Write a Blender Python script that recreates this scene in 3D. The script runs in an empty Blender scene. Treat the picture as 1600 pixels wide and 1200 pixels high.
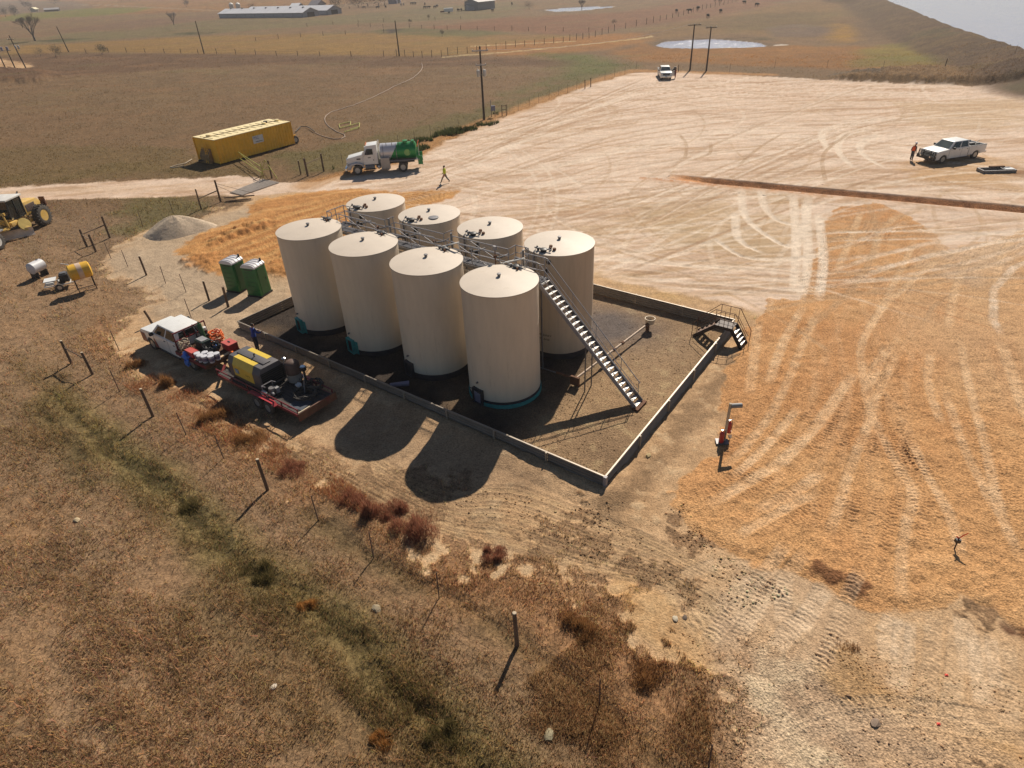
import bpy, bmesh, math, random
import numpy as np
from mathutils import Vector, Matrix
random.seed(7)
rng = np.random.default_rng(7)
PI = math.pi
scene = bpy.context.scene
C = scene.collection

# ------------------------------------------------------------------ camera
CAM_H, PITCH, ROLL, FPX = 18.4265, 0.58056, -0.04904, 1002.06
cF = Vector((0, math.cos(PITCH), -math.sin(PITCH)))
cU0 = Vector((0, math.sin(PITCH), math.cos(PITCH)))
cX0 = Vector((1, 0, 0))
cX = cX0 * math.cos(ROLL) + cU0 * math.sin(ROLL)
cU = -cX0 * math.sin(ROLL) + cU0 * math.cos(ROLL)
cam_data = bpy.data.cameras.new("camera")
cam = bpy.data.objects.new("camera", cam_data)
C.objects.link(cam)
cam.matrix_world = Matrix(((cX.x, cU.x, -cF.x, 0), (cX.y, cU.y, -cF.y, 0), (cX.z, cU.z, -cF.z, CAM_H), (0, 0, 0, 1)))
cam_data.sensor_fit = 'HORIZONTAL'
cam_data.sensor_width = 36.0
cam_data.lens = 36.0 * FPX / 1600.0
cam_data.clip_start = 0.5
cam_data.clip_end = 12000
scene.camera = cam

def at(px, py, z=0.0):
    """world position (metres) of an image pixel cast through the camera onto height z"""
    d = cF + cX * ((px - 800) / FPX) - cU * ((py - 600) / FPX)
    t = (z - CAM_H) / d.z
    return Vector((d.x * t, d.y * t, z))

# ------------------------------------------------------------------ light
SUN_EL = math.radians(41.3)
sdir = Vector((0.38, 0.925, 0)).normalized()
S = Vector((sdir.x * math.cos(SUN_EL), sdir.y * math.cos(SUN_EL), math.sin(SUN_EL)))
sun_data = bpy.data.lights.new("sun", 'SUN')
sun_data.energy = 5.0
sun_data.angle = math.radians(0.53)
sun_data.color = (1.0, 0.90, 0.76)
sun = bpy.data.objects.new("sun", sun_data)
C.objects.link(sun)
sun.rotation_euler = S.to_track_quat('Z', 'Y').to_euler()
world = bpy.data.worlds.new("World")
scene.world = world
world.use_nodes = True
wn = world.node_tree
bg = wn.nodes['Background']
sky = wn.nodes.new('ShaderNodeTexSky')
sky.sky_type = 'NISHITA'
sky.sun_disc = False
sky.sun_elevation = SUN_EL
sky.sun_rotation = math.atan2(sdir.x, sdir.y)
sky.dust_density = 0.3
wn.links.new(sky.outputs[0], bg.inputs[0])
bg.inputs[1].default_value = 0.05
scene.view_settings.view_transform = 'Standard'
scene.view_settings.look = 'None'
scene.view_settings.gamma = 1.0
scene.view_settings.exposure = 0.26
scene.cycles.max_bounces = 6
scene.cycles.diffuse_bounces = 3
scene.cycles.use_denoising = True

# ------------------------------------------------------------------ frames
PH = -0.66103
O = Vector((-11.3183, 36.2872, 0))
U2 = Vector((math.cos(PH), math.sin(PH), 0))
N2 = Vector((-math.sin(PH), math.cos(PH), 0))
def W(u, n, z=0.0):
    p = O + U2 * u + N2 * n
    return Vector((p.x, p.y, z))

# ------------------------------------------------------------------ colour helper
def lin(c):
    c = c / 255.0
    return c / 12.92 if c <= 0.04045 else ((c + 0.055) / 1.055) ** 2.4
FACT = (1.50, 1.42, 1.34)
def P(r, g, b):
    """surface albedo for the tone (r,g,b) a sunlit level surface shows"""
    return (min(lin(r) / FACT[0], .9), min(lin(g) / FACT[1], .9), min(lin(b) / FACT[2], .9))

# ------------------------------------------------------------------ materials
MATS = {}
def mat(name, col=None, rough=0.6, metal=0.0, var=0.12, scale=3.0, bump=0.0, bscale=30.0, stretch=None, dirt=None, spec=None, coat=0.0):
    if name in MATS: return MATS[name]
    m = bpy.data.materials.new(name); MATS[name] = m
    m.use_nodes = True
    nt = m.node_tree; N = nt.nodes; L = nt.links
    b = N['Principled BSDF']
    b.inputs['Roughness'].default_value = rough
    b.inputs['Metallic'].default_value = metal
    if spec is not None: b.inputs['Specular IOR Level'].default_value = spec
    if coat: b.inputs['Coat Weight'].default_value = coat
    tc = N.new('ShaderNodeTexCoord')
    mp = N.new('ShaderNodeMapping')
    if stretch: mp.inputs['Scale'].default_value = stretch
    L.new(tc.outputs['Object'], mp.inputs['Vector'])
    nz = N.new('ShaderNodeTexNoise'); nz.inputs['Scale'].default_value = scale; nz.inputs['Detail'].default_value = 6
    nz.inputs['Roughness'].default_value = 0.62
    L.new(mp.outputs[0], nz.inputs['Vector'])
    mr = N.new('ShaderNodeMapRange')
    mr.inputs[1].default_value = 0.3; mr.inputs[2].default_value = 0.7
    mr.inputs[3].default_value = 1 - var; mr.inputs[4].default_value = 1 + var
    L.new(nz.outputs['Fac'], mr.inputs[0])
    mx = N.new('ShaderNodeVectorMath'); mx.operation = 'SCALE'
    mx.inputs[0].default_value = col
    L.new(mr.outputs[0], mx.inputs['Scale'])
    out = mx.outputs[0]
    if dirt:                                   # (colour, scale, low, high)
        nd = N.new('ShaderNodeTexNoise'); nd.inputs['Scale'].default_value = dirt[1]; nd.inputs['Detail'].default_value = 8
        nd.inputs['Roughness'].default_value = 0.7
        L.new(mp.outputs[0], nd.inputs['Vector'])
        m2 = N.new('ShaderNodeMapRange'); m2.inputs[1].default_value = dirt[2]; m2.inputs[2].default_value = dirt[3]
        L.new(nd.outputs['Fac'], m2.inputs[0])
        mm = N.new('ShaderNodeMix'); mm.data_type = 'RGBA'
        mm.inputs[7].default_value = (*dirt[0], 1)
        L.new(m2.outputs[0], mm.inputs[0]); L.new(out, mm.inputs[6])
        out = mm.outputs[2]
    L.new(out, b.inputs['Base Color'])
    if bump:
        nb = N.new('ShaderNodeTexNoise'); nb.inputs['Scale'].default_value = bscale; nb.inputs['Detail'].default_value = 4
        L.new(tc.outputs['Object'], nb.inputs['Vector'])
        bp = N.new('ShaderNodeBump'); bp.inputs['Strength'].default_value = bump; bp.inputs['Distance'].default_value = 0.05
        L.new(nb.outputs['Fac'], bp.inputs['Height']); L.new(bp.outputs[0], b.inputs['Normal'])
    return m

M_white = mat('white_paint', (.74, .73, .70), .35, 0, .06, 2, coat=.3, dirt=((.42, .34, .25), 3, .60, .9))
M_white2 = mat('white_dull_paint', (.62, .60, .56), .5, 0, .1, 3)
M_glass = mat('dark_glass', (.02, .025, .025), .08, 0, .2, 2, spec=.8)
M_wind = mat('windshield_glass', (.13, .15, .135), .12, 0, .25, 1.5, spec=.8)  # paler base colour stands in for the reflection on the windshields
M_black = mat('black_rubber', (.028, .026, .025), .85, 0, .3, 8, bump=.4, bscale=40)
M_tyre = mat('dusty_tyre', (.075, .065, .055), .9, 0, .35, 6, bump=.5, bscale=30)
M_blackm = mat('black_metal', (.03, .03, .032), .5, .2, .2, 5)
M_steel = mat('galvanised_steel', (.29, .275, .285), .6, .15, .15, 6)
M_dsteel = mat('dull_steel', (.17, .165, .17), .55, .5, .2, 6)
M_rim = mat('wheel_rim', (.45, .44, .42), .4, .6, .15, 5)
M_chrome = mat('chrome', (.6, .6, .6), .2, .9, .05, 3)
M_red = mat('red_paint', (.42, .035, .03), .45, 0, .25, 3, dirt=((.10, .05, .03), 4, .58, .8))
M_maroon = mat('maroon_paint', (.16, .02, .025), .45, 0, .25, 3)
M_rust = mat('rusty_steel', (.14, .062, .03), .85, .1, .4, 5, bump=.3)
M_orange = mat('orange_cable', (.75, .16, .03), .5, 0, .2, 10)
M_yellow = mat('machine_yellow', (.66, .42, .10), .55, 0, .18, 2, dirt=((.48, .36, .22), 2.2, .48, .72))
M_ylight = mat('yellow_canopy', (.68, .48, .06), .42, 0, .08, 3)
M_frac = mat('frac_yellow', (.88, .46, .02), .5, 0, .12, 1.2, dirt=((.50, .30, .12), 1.6, .60, .9))
M_fractop = mat('frac_roof', (.80, .66, .36), .6, 0, .12, 2, dirt=((.5, .42, .3), 2, .5, .8))
M_charcoal = mat('charcoal_panel', (.10, .092, .095), .5, 0, .15, 3)
M_grey = mat('grey_paint', (.30, .295, .30), .5, .1, .15, 4)
M_green = mat('portable_green', (.012, .125, .03), .45, 0, .15, 3)
M_greenp = mat('truck_green', (.012, .22, .055), .4, 0, .12, 3)
M_teal = mat('teal_paint', (.04, .28, .255), .6, 0, .25, 5)
M_cream = mat('tank_cream', (.68, .565, .43), .55, 0, .06, .9, stretch=(3, 3, .45), dirt=((.42, .33, .23), 1.1, .58, .9), bump=.04, bscale=3)
M_roof = mat('tank_roof_cream', (.56, .475, .385), .55, 0, .07, .8, dirt=((.40, .32, .23), 1.6, .58, .85))
M_dark = mat('dark_band', (.035, .03, .032), .7, 0, .3, 4)
M_wood = mat('old_post_wood', (.13, .085, .055), .9, 0, .35, 5, stretch=(1, 1, .2), bump=.3)
M_polewood = mat('creosote_pole', (.06, .04, .028), .85, 0, .3, 3, stretch=(1, 1, .1))
M_rstake = mat('rusty_stake', (.085, .05, .04), .85, 0, .3, 8)
M_wall = mat('corrugated_sheet', (.25, .205, .16), .6, .15, .2, 1.3, dirt=((.17, .14, .11), 1.7, .5, .8))
M_skin = mat('skin', (.40, .22, .15), .6, 0, .05, 10)
M_denim = mat('dark_denim', (.035, .042, .06), .85, 0, .2, 20)
M_khaki = mat('grey_trousers', (.17, .145, .12), .85, 0, .2, 20)
M_hiviz = mat('hi_vis_yellow', (.55, .62, .03), .7, 0, .1, 20)
M_hivizo = mat('hi_vis_orange', (.85, .13, .03), .7, 0, .1, 20)
M_blue = mat('blue_shirt', (.02, .06, .30), .8, 0, .2, 20)
M_maroonc = mat('maroon_cloth', (.18, .03, .03), .8, 0, .2, 20)
M_bluec = mat('blue_tarp', (.05, .16, .55), .7, 0, .4, 12)
M_hose = mat('pale_hose', (.44, .36, .26), .7, 0, .15, 3)
M_dhose = mat('dark_hose', (.05, .042, .035), .7, 0, .2, 3)
M_paint = mat('paint_bucket_white', (.55, .55, .58), .4, 0, .1, 8)
M_label = mat('bucket_label', (.16, .13, .20), .5, 0, .2, 8)
M_text = mat('stencil_black', (.03, .025, .02), .7, 0, .1, 8)

# ------------------------------------------------------------------ mesh builder
class MB:
    def __init__(s): s.v = []; s.f = []
    def add(s, vs, fs):
        k = len(s.v); s.v += [tuple(p) for p in vs]; s.f += [tuple(i + k for i in f) for f in fs]; return s
    def box(s, cx, cy, cz, sx, sy, sz, rz=0, taper=1.0):
        c, q = math.cos(rz), math.sin(rz); vs = []
        for dz in (-.5, .5):
            t = taper if dz > 0 else 1
            for dx, dy in ((-.5, -.5), (.5, -.5), (.5, .5), (-.5, .5)):
                x, y = dx * sx * t, dy * sy * t
                vs.append((cx + x * c - y * q, cy + x * q + y * c, cz + dz * sz))
        return s.add(vs, [(3, 2, 1, 0), (4, 5, 6, 7), (0, 1, 5, 4), (1, 2, 6, 5), (2, 3, 7, 6), (3, 0, 4, 7)])
    def beam(s, p, q, w, h=None, up=(0, 0, 1)):
        h = h or w; p = Vector(p); q = Vector(q); d = (q - p).normalized(); up = Vector(up)
        if abs(d.dot(up)) > .98: up = Vector((0, 1, 0))
        a = d.cross(up).normalized(); b = a.cross(d).normalized()
        vs = [c + a * (i * w / 2) + b * (j * h / 2) for c in (p, q) for i, j in ((-1, -1), (1, -1), (1, 1), (-1, 1))]
        return s.add(vs, [(3, 2, 1, 0), (4, 5, 6, 7), (0, 1, 5, 4), (1, 2, 6, 5), (2, 3, 7, 6), (3, 0, 4, 7)])
    def tube(s, pts, r, n=8, r2=None):
        pts = [Vector(p) for p in pts]; k = len(pts); rings = []
        for i, p in enumerate(pts):
            d = (pts[min(i + 1, k - 1)] - pts[max(i - 1, 0)]).normalized()
            up = Vector((0, 0, 1)) if abs(d.z) < .95 else Vector((0, 1, 0))
            a = d.cross(up).normalized(); b = a.cross(d)
            rr = r if r2 is None else r + (r2 - r) * i / (k - 1)
            rings.append([p + (a * math.cos(2 * PI * j / n) + b * math.sin(2 * PI * j / n)) * rr for j in range(n)])
        vs = [v for g in rings for v in g]
        fs = [(i * n + j, i * n + (j + 1) % n, (i + 1) * n + (j + 1) % n, (i + 1) * n + j) for i in range(k - 1) for j in range(n)]
        fs += [tuple(range(n - 1, -1, -1)), tuple((k - 1) * n + j for j in range(n))]
        return s.add(vs, fs)
    def lathe(s, prof, c=(0, 0, 0), n=24, axis='z', cap=True):
        vs = []; fs = []; k = len(prof)
        for r, z in prof:
            for j in range(n):
                a = 2 * PI * j / n; x, y = r * math.cos(a), r * math.sin(a)
                p = (x, y, z) if axis == 'z' else ((z, x, y) if axis == 'x' else (y, z, x))
                vs.append((c[0] + p[0], c[1] + p[1], c[2] + p[2]))
        for i in range(k - 1):
            for j in range(n): fs.append((i * n + j, i * n + (j + 1) % n, (i + 1) * n + (j + 1) % n, (i + 1) * n + j))
        if cap and prof[0][0] > 1e-4: fs.append(tuple(range(n - 1, -1, -1)))
        if cap and prof[-1][0] > 1e-4: fs.append(tuple((k - 1) * n + j for j in range(n)))
        return s.add(vs, fs)
    def prism(s, poly, y0, y1, sy0=1.0):
        """side profile (x,z) extruded from y0 to y1"""
        n = len(poly)
        vs = [(x, y0, z) for x, z in poly] + [(x, y1, z) for x, z in poly]
        fs = [tuple(range(n)), tuple(range(2 * n - 1, n - 1, -1))] + [((i + 1) % n, i, n + i, n + (i + 1) % n) for i in range(n)]
        return s.add(vs, fs)
    def plate(s, pts, t=.01):
        """planar polygon given thickness t along its normal"""
        P3 = [Vector(p) for p in pts]; nn = (P3[1] - P3[0]).cross(P3[2] - P3[0]).normalized() * t; n = len(P3)
        vs = P3 + [p + nn for p in P3]
        return s.add(vs, [tuple(range(n - 1, -1, -1)), tuple(range(n, 2 * n))] + [(i, (i + 1) % n, n + (i + 1) % n, n + i) for i in range(n)])
    def ico(s, c, r, sub=1, jit=.0, sc=(1, 1, 1)):
        bm = bmesh.new(); bmesh.ops.create_icosphere(bm, subdivisions=sub, radius=1)
        vs = []
        for v in bm.verts:
            k = 1 + random.uniform(-jit, jit)
            vs.append((c[0] + v.co.x * r * k * sc[0], c[1] + v.co.y * r * k * sc[1], c[2] + v.co.z * r * k * sc[2]))
        fs = [tuple(v.index for v in f.verts) for f in bm.faces]; bm.free()
        return s.add(vs, fs)
    def build(s, name, m, parent=None, smooth=False, bevel=0, angle=40):
        me = bpy.data.meshes.new(name); me.from_pydata(s.v, [], s.f)
        if bevel or True:
            bm = bmesh.new(); bm.from_mesh(me)
            bmesh.ops.recalc_face_normals(bm, faces=bm.faces)
            if bevel:
                ed = [e for e in bm.edges if e.is_manifold and e.calc_face_angle(0) > math.radians(28)]
                bmesh.ops.bevel(bm, geom=ed, offset=bevel, segments=2, affect='EDGES', profile=.6)
            bm.to_mesh(me); bm.free()
        me.materials.append(m)
        if smooth or bevel:
            me.polygons.foreach_set('use_smooth', [True] * len(me.polygons))
            me.set_sharp_from_angle(angle=math.radians(angle))
        o = bpy.data.objects.new(name, me); C.objects.link(o)
        if parent is not None: o.parent = parent
        return o

def tag(o, label=None, cat=None, group=None, kind=None):
    if label: o['label'] = label
    if cat: o['category'] = cat
    if group: o['group'] = group
    if kind: o['kind'] = kind
    return o
def thing(name, label, cat, loc=(0, 0, 0), rz=0.0, group=None):
    o = bpy.data.objects.new(name, None); C.objects.link(o)
    o.empty_display_size = .3
    o.location = loc; o.rotation_euler = (0, 0, rz)
    return tag(o, label, cat, group)
def copy_tree(o, parent=None):
    c = o.copy(); C.objects.link(c); c.parent = parent
    for ch in list(o.children): copy_tree(ch, c)
    return c
def place(o, loc, rz=None, label=None, sc=None):
    o.location = loc
    if rz is not None: o.rotation_euler = (0, 0, rz)
    if label: o['label'] = label
    if sc is not None: o.scale = (sc, sc, sc)
    return o
# ------------------------------------------------------------------ noise
TAB = rng.random((256, 256)).astype(np.float32)
def vn(x, y):
    xf = np.floor(x); yf = np.floor(y)
    tx = (x - xf).astype(np.float32); ty = (y - yf).astype(np.float32)
    xi = xf.astype(np.int64) & 255; yi = yf.astype(np.int64) & 255
    tx = tx * tx * (3 - 2 * tx); ty = ty * ty * (3 - 2 * ty)
    x1 = (xi + 1) & 255; y1 = (yi + 1) & 255
    return (TAB[xi, yi] * (1 - tx) + TAB[x1, yi] * tx) * (1 - ty) + (TAB[xi, y1] * (1 - tx) + TAB[x1, y1] * tx) * ty
def fbm(x, y, sc, octv=4, seed=0, gain=.5):
    """-1..1, sc = wavelength in metres"""
    a = 1.0; s = 0.0; t = 0.0
    for o in range(octv):
        ca, sa = math.cos(seed + o * 1.3), math.sin(seed + o * 1.3)
        s = s + a * (vn((x * ca - y * sa) / sc + 17.3 * seed + 31 * o, (x * sa + y * ca) / sc + 7.7 * seed + 11 * o) * 2 - 1); t += a
        a *= gain; sc /= 2.03
    return (s / t * 1.6).astype(np.float32)
def sstep(a, b, x):
    t = np.clip((x - a) / (b - a), 0, 1); return t * t * (3 - 2 * t)

# ------------------------------------------------------------------ terrain grid (finer near, coarser far)
sT, cT = math.sin(PITCH), math.cos(PITCH)
NV = 1400
vv = np.linspace(1650, 600 + FPX * math.tan(math.radians(.22) - PITCH), NV)
Y1 = CAM_H / np.tan(PITCH + np.arctan((vv - 600) / FPX))
Y1 = np.concatenate([[-60, -30, -14, -6, -2, 0, 1.5], Y1])
Y1 = Y1[np.argsort(Y1)]
uu = np.linspace(-.97, .97, 1560)
ext = .97 * 1.07 ** np.arange(1, 26)
uu = np.concatenate([-ext[::-1], uu, ext])
wid = Y1 * cT + CAM_H * sT
wid = np.maximum(wid, 8)
NR, NC = len(Y1), len(uu)
X = (uu[None, :] * wid[:, None]).astype(np.float32)
Y = np.repeat(Y1[:, None], NC, 1).astype(np.float32)
W1 = wid

def sub(x0, x1, y0, y1):
    j0 = max(0, np.searchsorted(Y1, y0) - 1); j1 = min(NR, np.searchsorted(Y1, y1) + 1)
    if j1 - j0 < 1: return None
    wa, wb = W1[j0], W1[j1 - 1]
    lo = min(x0 / wa, x0 / wb); hi = max(x1 / wa, x1 / wb)
    i0 = max(0, np.searchsorted(uu, lo) - 1); i1 = min(NC, np.searchsorted(uu, hi) + 1)
    if i1 <= i0: return None
    return slice(j0, j1), slice(i0, i1)

def sdist(poly, XX, YY):
    """signed distance (positive inside)"""
    poly = np.asarray(poly, dtype=np.float64); n = len(poly)
    best = np.full(XX.shape, 1e12); ins = np.zeros(XX.shape, bool)
    for i in range(n):
        ax, ay = poly[i]; bx, by = poly[(i + 1) % n]
        ex, ey = bx - ax, by - ay; l2 = ex * ex + ey * ey + 1e-9
        t = np.clip(((XX - ax) * ex + (YY - ay) * ey) / l2, 0, 1)
        dx = XX - (ax + t * ex); dy = YY - (ay + t * ey)
        np.minimum(best, dx * dx + dy * dy, out=best)
        if ay != by:
            cr = ((ay > YY) != (by > YY)) & (XX < (bx - ax) * (YY - ay) / (by - ay) + ax)
            ins ^= cr
    d = np.sqrt(best); return np.where(ins, d, -d)
KJ, KI = 4, 4
Xc, Yc = X[::KJ, ::KI].astype(np.float64), Y[::KJ, ::KI].astype(np.float64)
jj = np.arange(NR) / KJ; ii = np.arange(NC) / KI
j0 = np.minimum(jj.astype(int), Xc.shape[0] - 2); i0 = np.minimum(ii.astype(int), Xc.shape[1] - 2)
fj = np.clip(jj - j0, 0, 1)[:, None].astype(np.float32); fi = np.clip(ii - i0, 0, 1)[None, :].astype(np.float32)
def upsample(A):
    A = A.astype(np.float32)
    R = A[j0] * (1 - fj) + A[j0 + 1] * fj
    return R[:, i0] * (1 - fi) + R[:, i0 + 1] * fi
def px2w(pts): return [tuple(at(*p)[:2]) for p in pts]
def psd(pts, world=False): return upsample(sdist(pts if world else px2w(pts), Xc, Yc))

print('noise..')
n_fine = fbm(X, Y, .5, 3, 1)
n_mid = fbm(X, Y, 2.5, 4, 2)
n_big = fbm(X, Y, 12, 4, 3)
n_huge = fbm(X, Y, 60, 4, 4)
n_g = fbm(X, Y, .16, 3, 5)

COL = np.zeros((NR, NC, 3), np.float32)
Z = np.zeros((NR, NC), np.float32)
GR = np.ones((NR, NC), np.float32)     # how grassy
STN = np.zeros((NR, NC), np.float32)   # how gravelly
def mixc(m, c):
    c = np.array(c, np.float32)
    COL[...] = COL * (1 - m[..., None]) + c * m[..., None]
def rgb(*c): return np.array(P(*c), np.float32)

# dry pasture
g1, g2, g3 = rgb(164, 121, 76), rgb(138, 99, 60), rgb(124, 106, 54)
t = np.clip(.5 + .5 * n_big + .25 * n_mid, 0, 1)[..., None]
COL[...] = g2 * (1 - t) + g1 * t
mixc(np.clip(n_huge * .6 + n_mid * .4 - .15, 0, .55), g3)
mixc(np.clip(n_fine * .5 + n_mid * .3 - .25, 0, .5), rgb(168, 138, 104))
Z += .05 * n_mid + .025 * n_fine

dv = at(600, 1080) - at(100, 640); dv.normalize()
sa_ = X * dv.x + Y * dv.y; sb_ = -X * dv.y + Y * dv.x
strip = fbm(sa_ * .16, sb_, 1.3, 4, 21); strip2 = fbm(sa_ * .12, sb_, 4.0, 3, 22)
nearf = sstep(75, 50, Y)
mixc(nearf * np.clip(.2 + strip * .9 + strip2 * .7, 0, .8), rgb(188, 144, 102))
mixc(nearf * np.clip(-.08 - strip * .9 - strip2 * .6, 0, .7), rgb(112, 90, 52))
STRIP = strip
# far fields, seen as bands of different grass (outlines in image pixels)
far = [
 ([(0, 60), (60, 60), (110, 52), (200, 47), (345, 29), (480, 28), (530, 24), (640, 14), (800, 3), (820, 8), (800, 27), (640, 34), (530, 38), (410, 46), (330, 54), (200, 60), (120, 66), (0, 72)], (92, 116, 44), 1.0, 6),
 ([(-400, 40), (0, 30), (200, 22), (345, 17), (480, 10), (640, -2), (640, -40), (-400, -30)], (132, 110, 88), .8, 10),
 ([(60, 52), (200, 33), (345, 20), (345, 29), (200, 45), (110, 50)], (128, 100, 82), .85, 5),
 ([(0, 25), (60, 18), (120, 13), (240, 11), (200, 22), (60, 30), (0, 34)], (120, 122, 56), .85, 5),
 ([(-300, 5), (0, 2), (120, 2), (160, 14), (60, 20), (-300, 40)], (122, 106, 96), .8, 8),
 ([(800, 26), (960, 20), (1110, -4), (1260, -4), (1130, 24), (1010, 40), (900, 54), (800, 50), (640, 46)], (138, 98, 74), .95, 5),
 ([(0, 72), (110, 68), (330, 56), (640, 50), (900, 56), (900, 64), (745, 84), (640, 87), (400, 85), (110, 82), (0, 88)], (152, 120, 70), .95, 4),
 ([(575, 47), (640, 44), (760, 48), (800, 53), (740, 57), (600, 54)], (104, 102, 64), .8, 4),
 ([(740, 72), (900, 58), (1020, 48), (1010, 62), (960, 76), (880, 84), (780, 86)], (168, 118, 66), .95, 4),
 ([(1010, 44), (1130, 24), (1260, 0), (1400, -4), (1330, 50), (1290, 62), (1150, 52), (1020, 60)], (138, 108, 72), .8, 5),
 ([(1080, 38), (1180, 22), (1300, 18), (1290, 40), (1150, 50)], (112, 96, 66), .6, 5),
 ([(1200, 42), (1250, 36), (1300, 44), (1310, 52), (1270, 58), (1205, 57)], (124, 104, 92), .9, 2),
 ([(1310, 36), (1335, 40), (1335, 66), (1300, 68)], (178, 136, 56), .9, 3),
 ([(1000, 68), (1300, 72), (1440, 74), (1600, 96), (1600, 112), (1300, 108), (1000, 96), (940, 84)], (158, 112, 64), .95, 3),
 ([(1340, 78), (1440, 62), (1540, 78), (1600, 84), (1600, 104), (1480, 96), (1360, 92)], (136, 126, 60), .75, 3),
 ([(1330, 94), (1440, 86), (1600, 98), (1600, 106), (1440, 102), (1330, 106)], (128, 124, 66), .6, 2),
 ([(840, 84), (920, 82), (985, 104), (960, 118), (880, 128), (800, 148), (880, 108)], (104, 110, 60), .8, 4),
]
for pts, c, a, soft in far:
    d = psd(pts) + n_mid * soft * .3 + n_big * soft * .5
    mixc(sstep(-soft, soft, d) * a * (1 + .15 * n_mid), rgb(*c))
# shadowless dark plough scars, dam faces and wet ditches
for pts, c in [([(765 - 165, 45), (630, 44), (612, 52), (596, 50)], (60, 48, 52)), ([(1080, 60), (1030, 62), (1015, 68), (1022, 72), (1050, 64), (1115, 60), (1200, 64), (1230, 66), (1190, 58)], (96, 76, 58)),
               ([(60, 62), (110, 60), (160, 60), (110, 65), (60, 66)], (72, 74, 46)), ([(270, 50), (330, 50), (360, 52), (320, 54), (270, 54)], (76, 74, 46))]:
    d = psd(pts) + n_mid * 1.2
    mixc(sstep(-1.5, 1.5, d) * .85, rgb(*c))
# near-field bands: darker tall grass along the far fence, greener verge
mixc(sstep(-3, 3, psd([(0, 85), (110, 81), (400, 85), (640, 88), (900, 92), (880, 104), (640, 104), (400, 100), (0, 125)]) + n_big * 2) * .6, rgb(104, 76, 58))
mixc(sstep(-1.5, 2.5, psd([(-200, 282), (0, 290), (200, 270), (380, 262), (440, 240), (300, 235), (150, 225), (-200, 235)]) + n_mid * 2.) * .35, rgb(112, 100, 56))
mixc(sstep(-2, 2, psd([(430, 245), (520, 228), (620, 205), (700, 180), (760, 168), (850, 138), (920, 118), (930, 128), (850, 156), (760, 190), (700, 210), (640, 236), (540, 262), (450, 280)]) + n_mid * 2.) * .55, rgb(104, 104, 58))
mixc(sstep(-2, 2, psd([(200, 255), (330, 262), (430, 250), (420, 285), (330, 275), (200, 278), (0, 288), (0, 278)]) + n_mid * 2.) * .5, rgb(120, 104, 66))
mixc(sstep(-2, 2, psd([(200, 305), (330, 300), (300, 335), (230, 360), (190, 360), (180, 330)]) + n_mid * 2.) * .7, rgb(112, 104, 62))
# foreground weeds, damp green ditch line
ditch = [(85, 620), (125, 660), (175, 705), (240, 745), (290, 790), (345, 850), (390, 890), (440, 915), (480, 945), (540, 985), (585, 1030), (625, 1080), (680, 1130), (740, 1190), (800, 1260)]
def polyd(pts, r):
    """distance to a polyline within r, on the full grid"""
    D = np.full((NR, NC), 1e3, np.float32)
    pts = px2w(pts)
    for (ax, ay), (bx, by) in zip(pts[:-1], pts[1:]):
        sl = sub(min(ax, bx) - r, max(ax, bx) + r, min(ay, by) - r, max(ay, by) + r)
        if sl is None: continue
        xs, ys = X[sl], Y[sl]; ex, ey = bx - ax, by - ay
        t = np.clip(((xs - ax) * ex + (ys - ay) * ey) / (ex * ex + ey * ey + 1e-9), 0, 1)
        D[sl] = np.minimum(D[sl], np.hypot(xs - ax - t * ex, ys - ay - t * ey))
    return D
d = polyd(ditch, 4) + n_fine * .18 + n_mid * .25
mixc(np.clip(1 - d / 1.5, 0, 1) * .6, rgb(92, 96, 46))
mixc(np.clip(1 - d / .35, 0, 1) * .6, rgb(60, 52, 38))
Z -= .12 * np.clip(1 - d / .55, 0, 1)
for dl in ([(480, 800), (540, 850), (600, 880), (700, 930), (790, 985), (850, 1030), (900, 1075), (950, 1120), (1010, 1170), (1060, 1220)],
           [(95, 590), (60, 640), (100, 690), (140, 760)]):
    d = polyd(dl, 3) + n_fine * .16 + n_mid * .2
    mixc(np.clip(1 - d / .8, 0, 1) * .55, rgb(84, 74, 48)); Z -= .07 * np.clip(1 - d / .4, 0, 1)
d = psd([(60, 560), (200, 690), (330, 830), (450, 905), (560, 990), (660, 1110), (720, 1210), (560, 1210), (430, 1040), (330, 930), (200, 800), (110, 720), (30, 640)]) + n_mid * 1.2 + n_big
mixc(sstep(-1.2, 1.2, d) * .5, rgb(104, 86, 54))
weedp = [(150, 480), (230, 560), (330, 610), (420, 660), (500, 705), (590, 760), (680, 800), (700, 845), (830, 880), (960, 930), (1040, 990), (1100, 1060), (1130, 1150), (1120, 1210), (960, 1210), (900, 1100), (800, 1000), (700, 940), (560, 830), (440, 760), (330, 690), (210, 590), (130, 520)]
wd = psd(weedp)
mixc(sstep(-1.5, 1.5, wd + n_mid) * .45, rgb(168, 122, 84))

# tan worked soil round the pad and in the lower right
soil = [(165, 400), (235, 365), (330, 340), (400, 300), (480, 292), (700, 300), (1190, 480), (1200, 560), (1170, 720), (1110, 770), (1140, 820), (1320, 880), (1480, 880), (1700, 900), (2400, 1100), (2300, 1400), (1105, 1300), (1115, 1150), (1095, 1040), (1050, 970), (970, 910), (860, 870), (760, 845), (690, 830), (660, 780), (560, 740), (470, 700), (400, 660), (300, 600), (215, 560), (205, 500), (240, 470), (180, 430)]
sd = psd(soil)
m = sstep(-.6, .6, sd + n_mid * 1.2 + n_fine * .5 + sstep(26, 18, Y) * (n_mid * 1.4 + n_fine * 1.0 + n_g * .4))
soilc = rgb(218, 176, 132)
mixc(m, soilc); GR *= 1 - m; STN = np.maximum(STN, m * .5)
mixc(m * np.clip(.35 + n_mid * .5 + n_big * .3, 0, .7), rgb(192, 150, 108))
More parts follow.
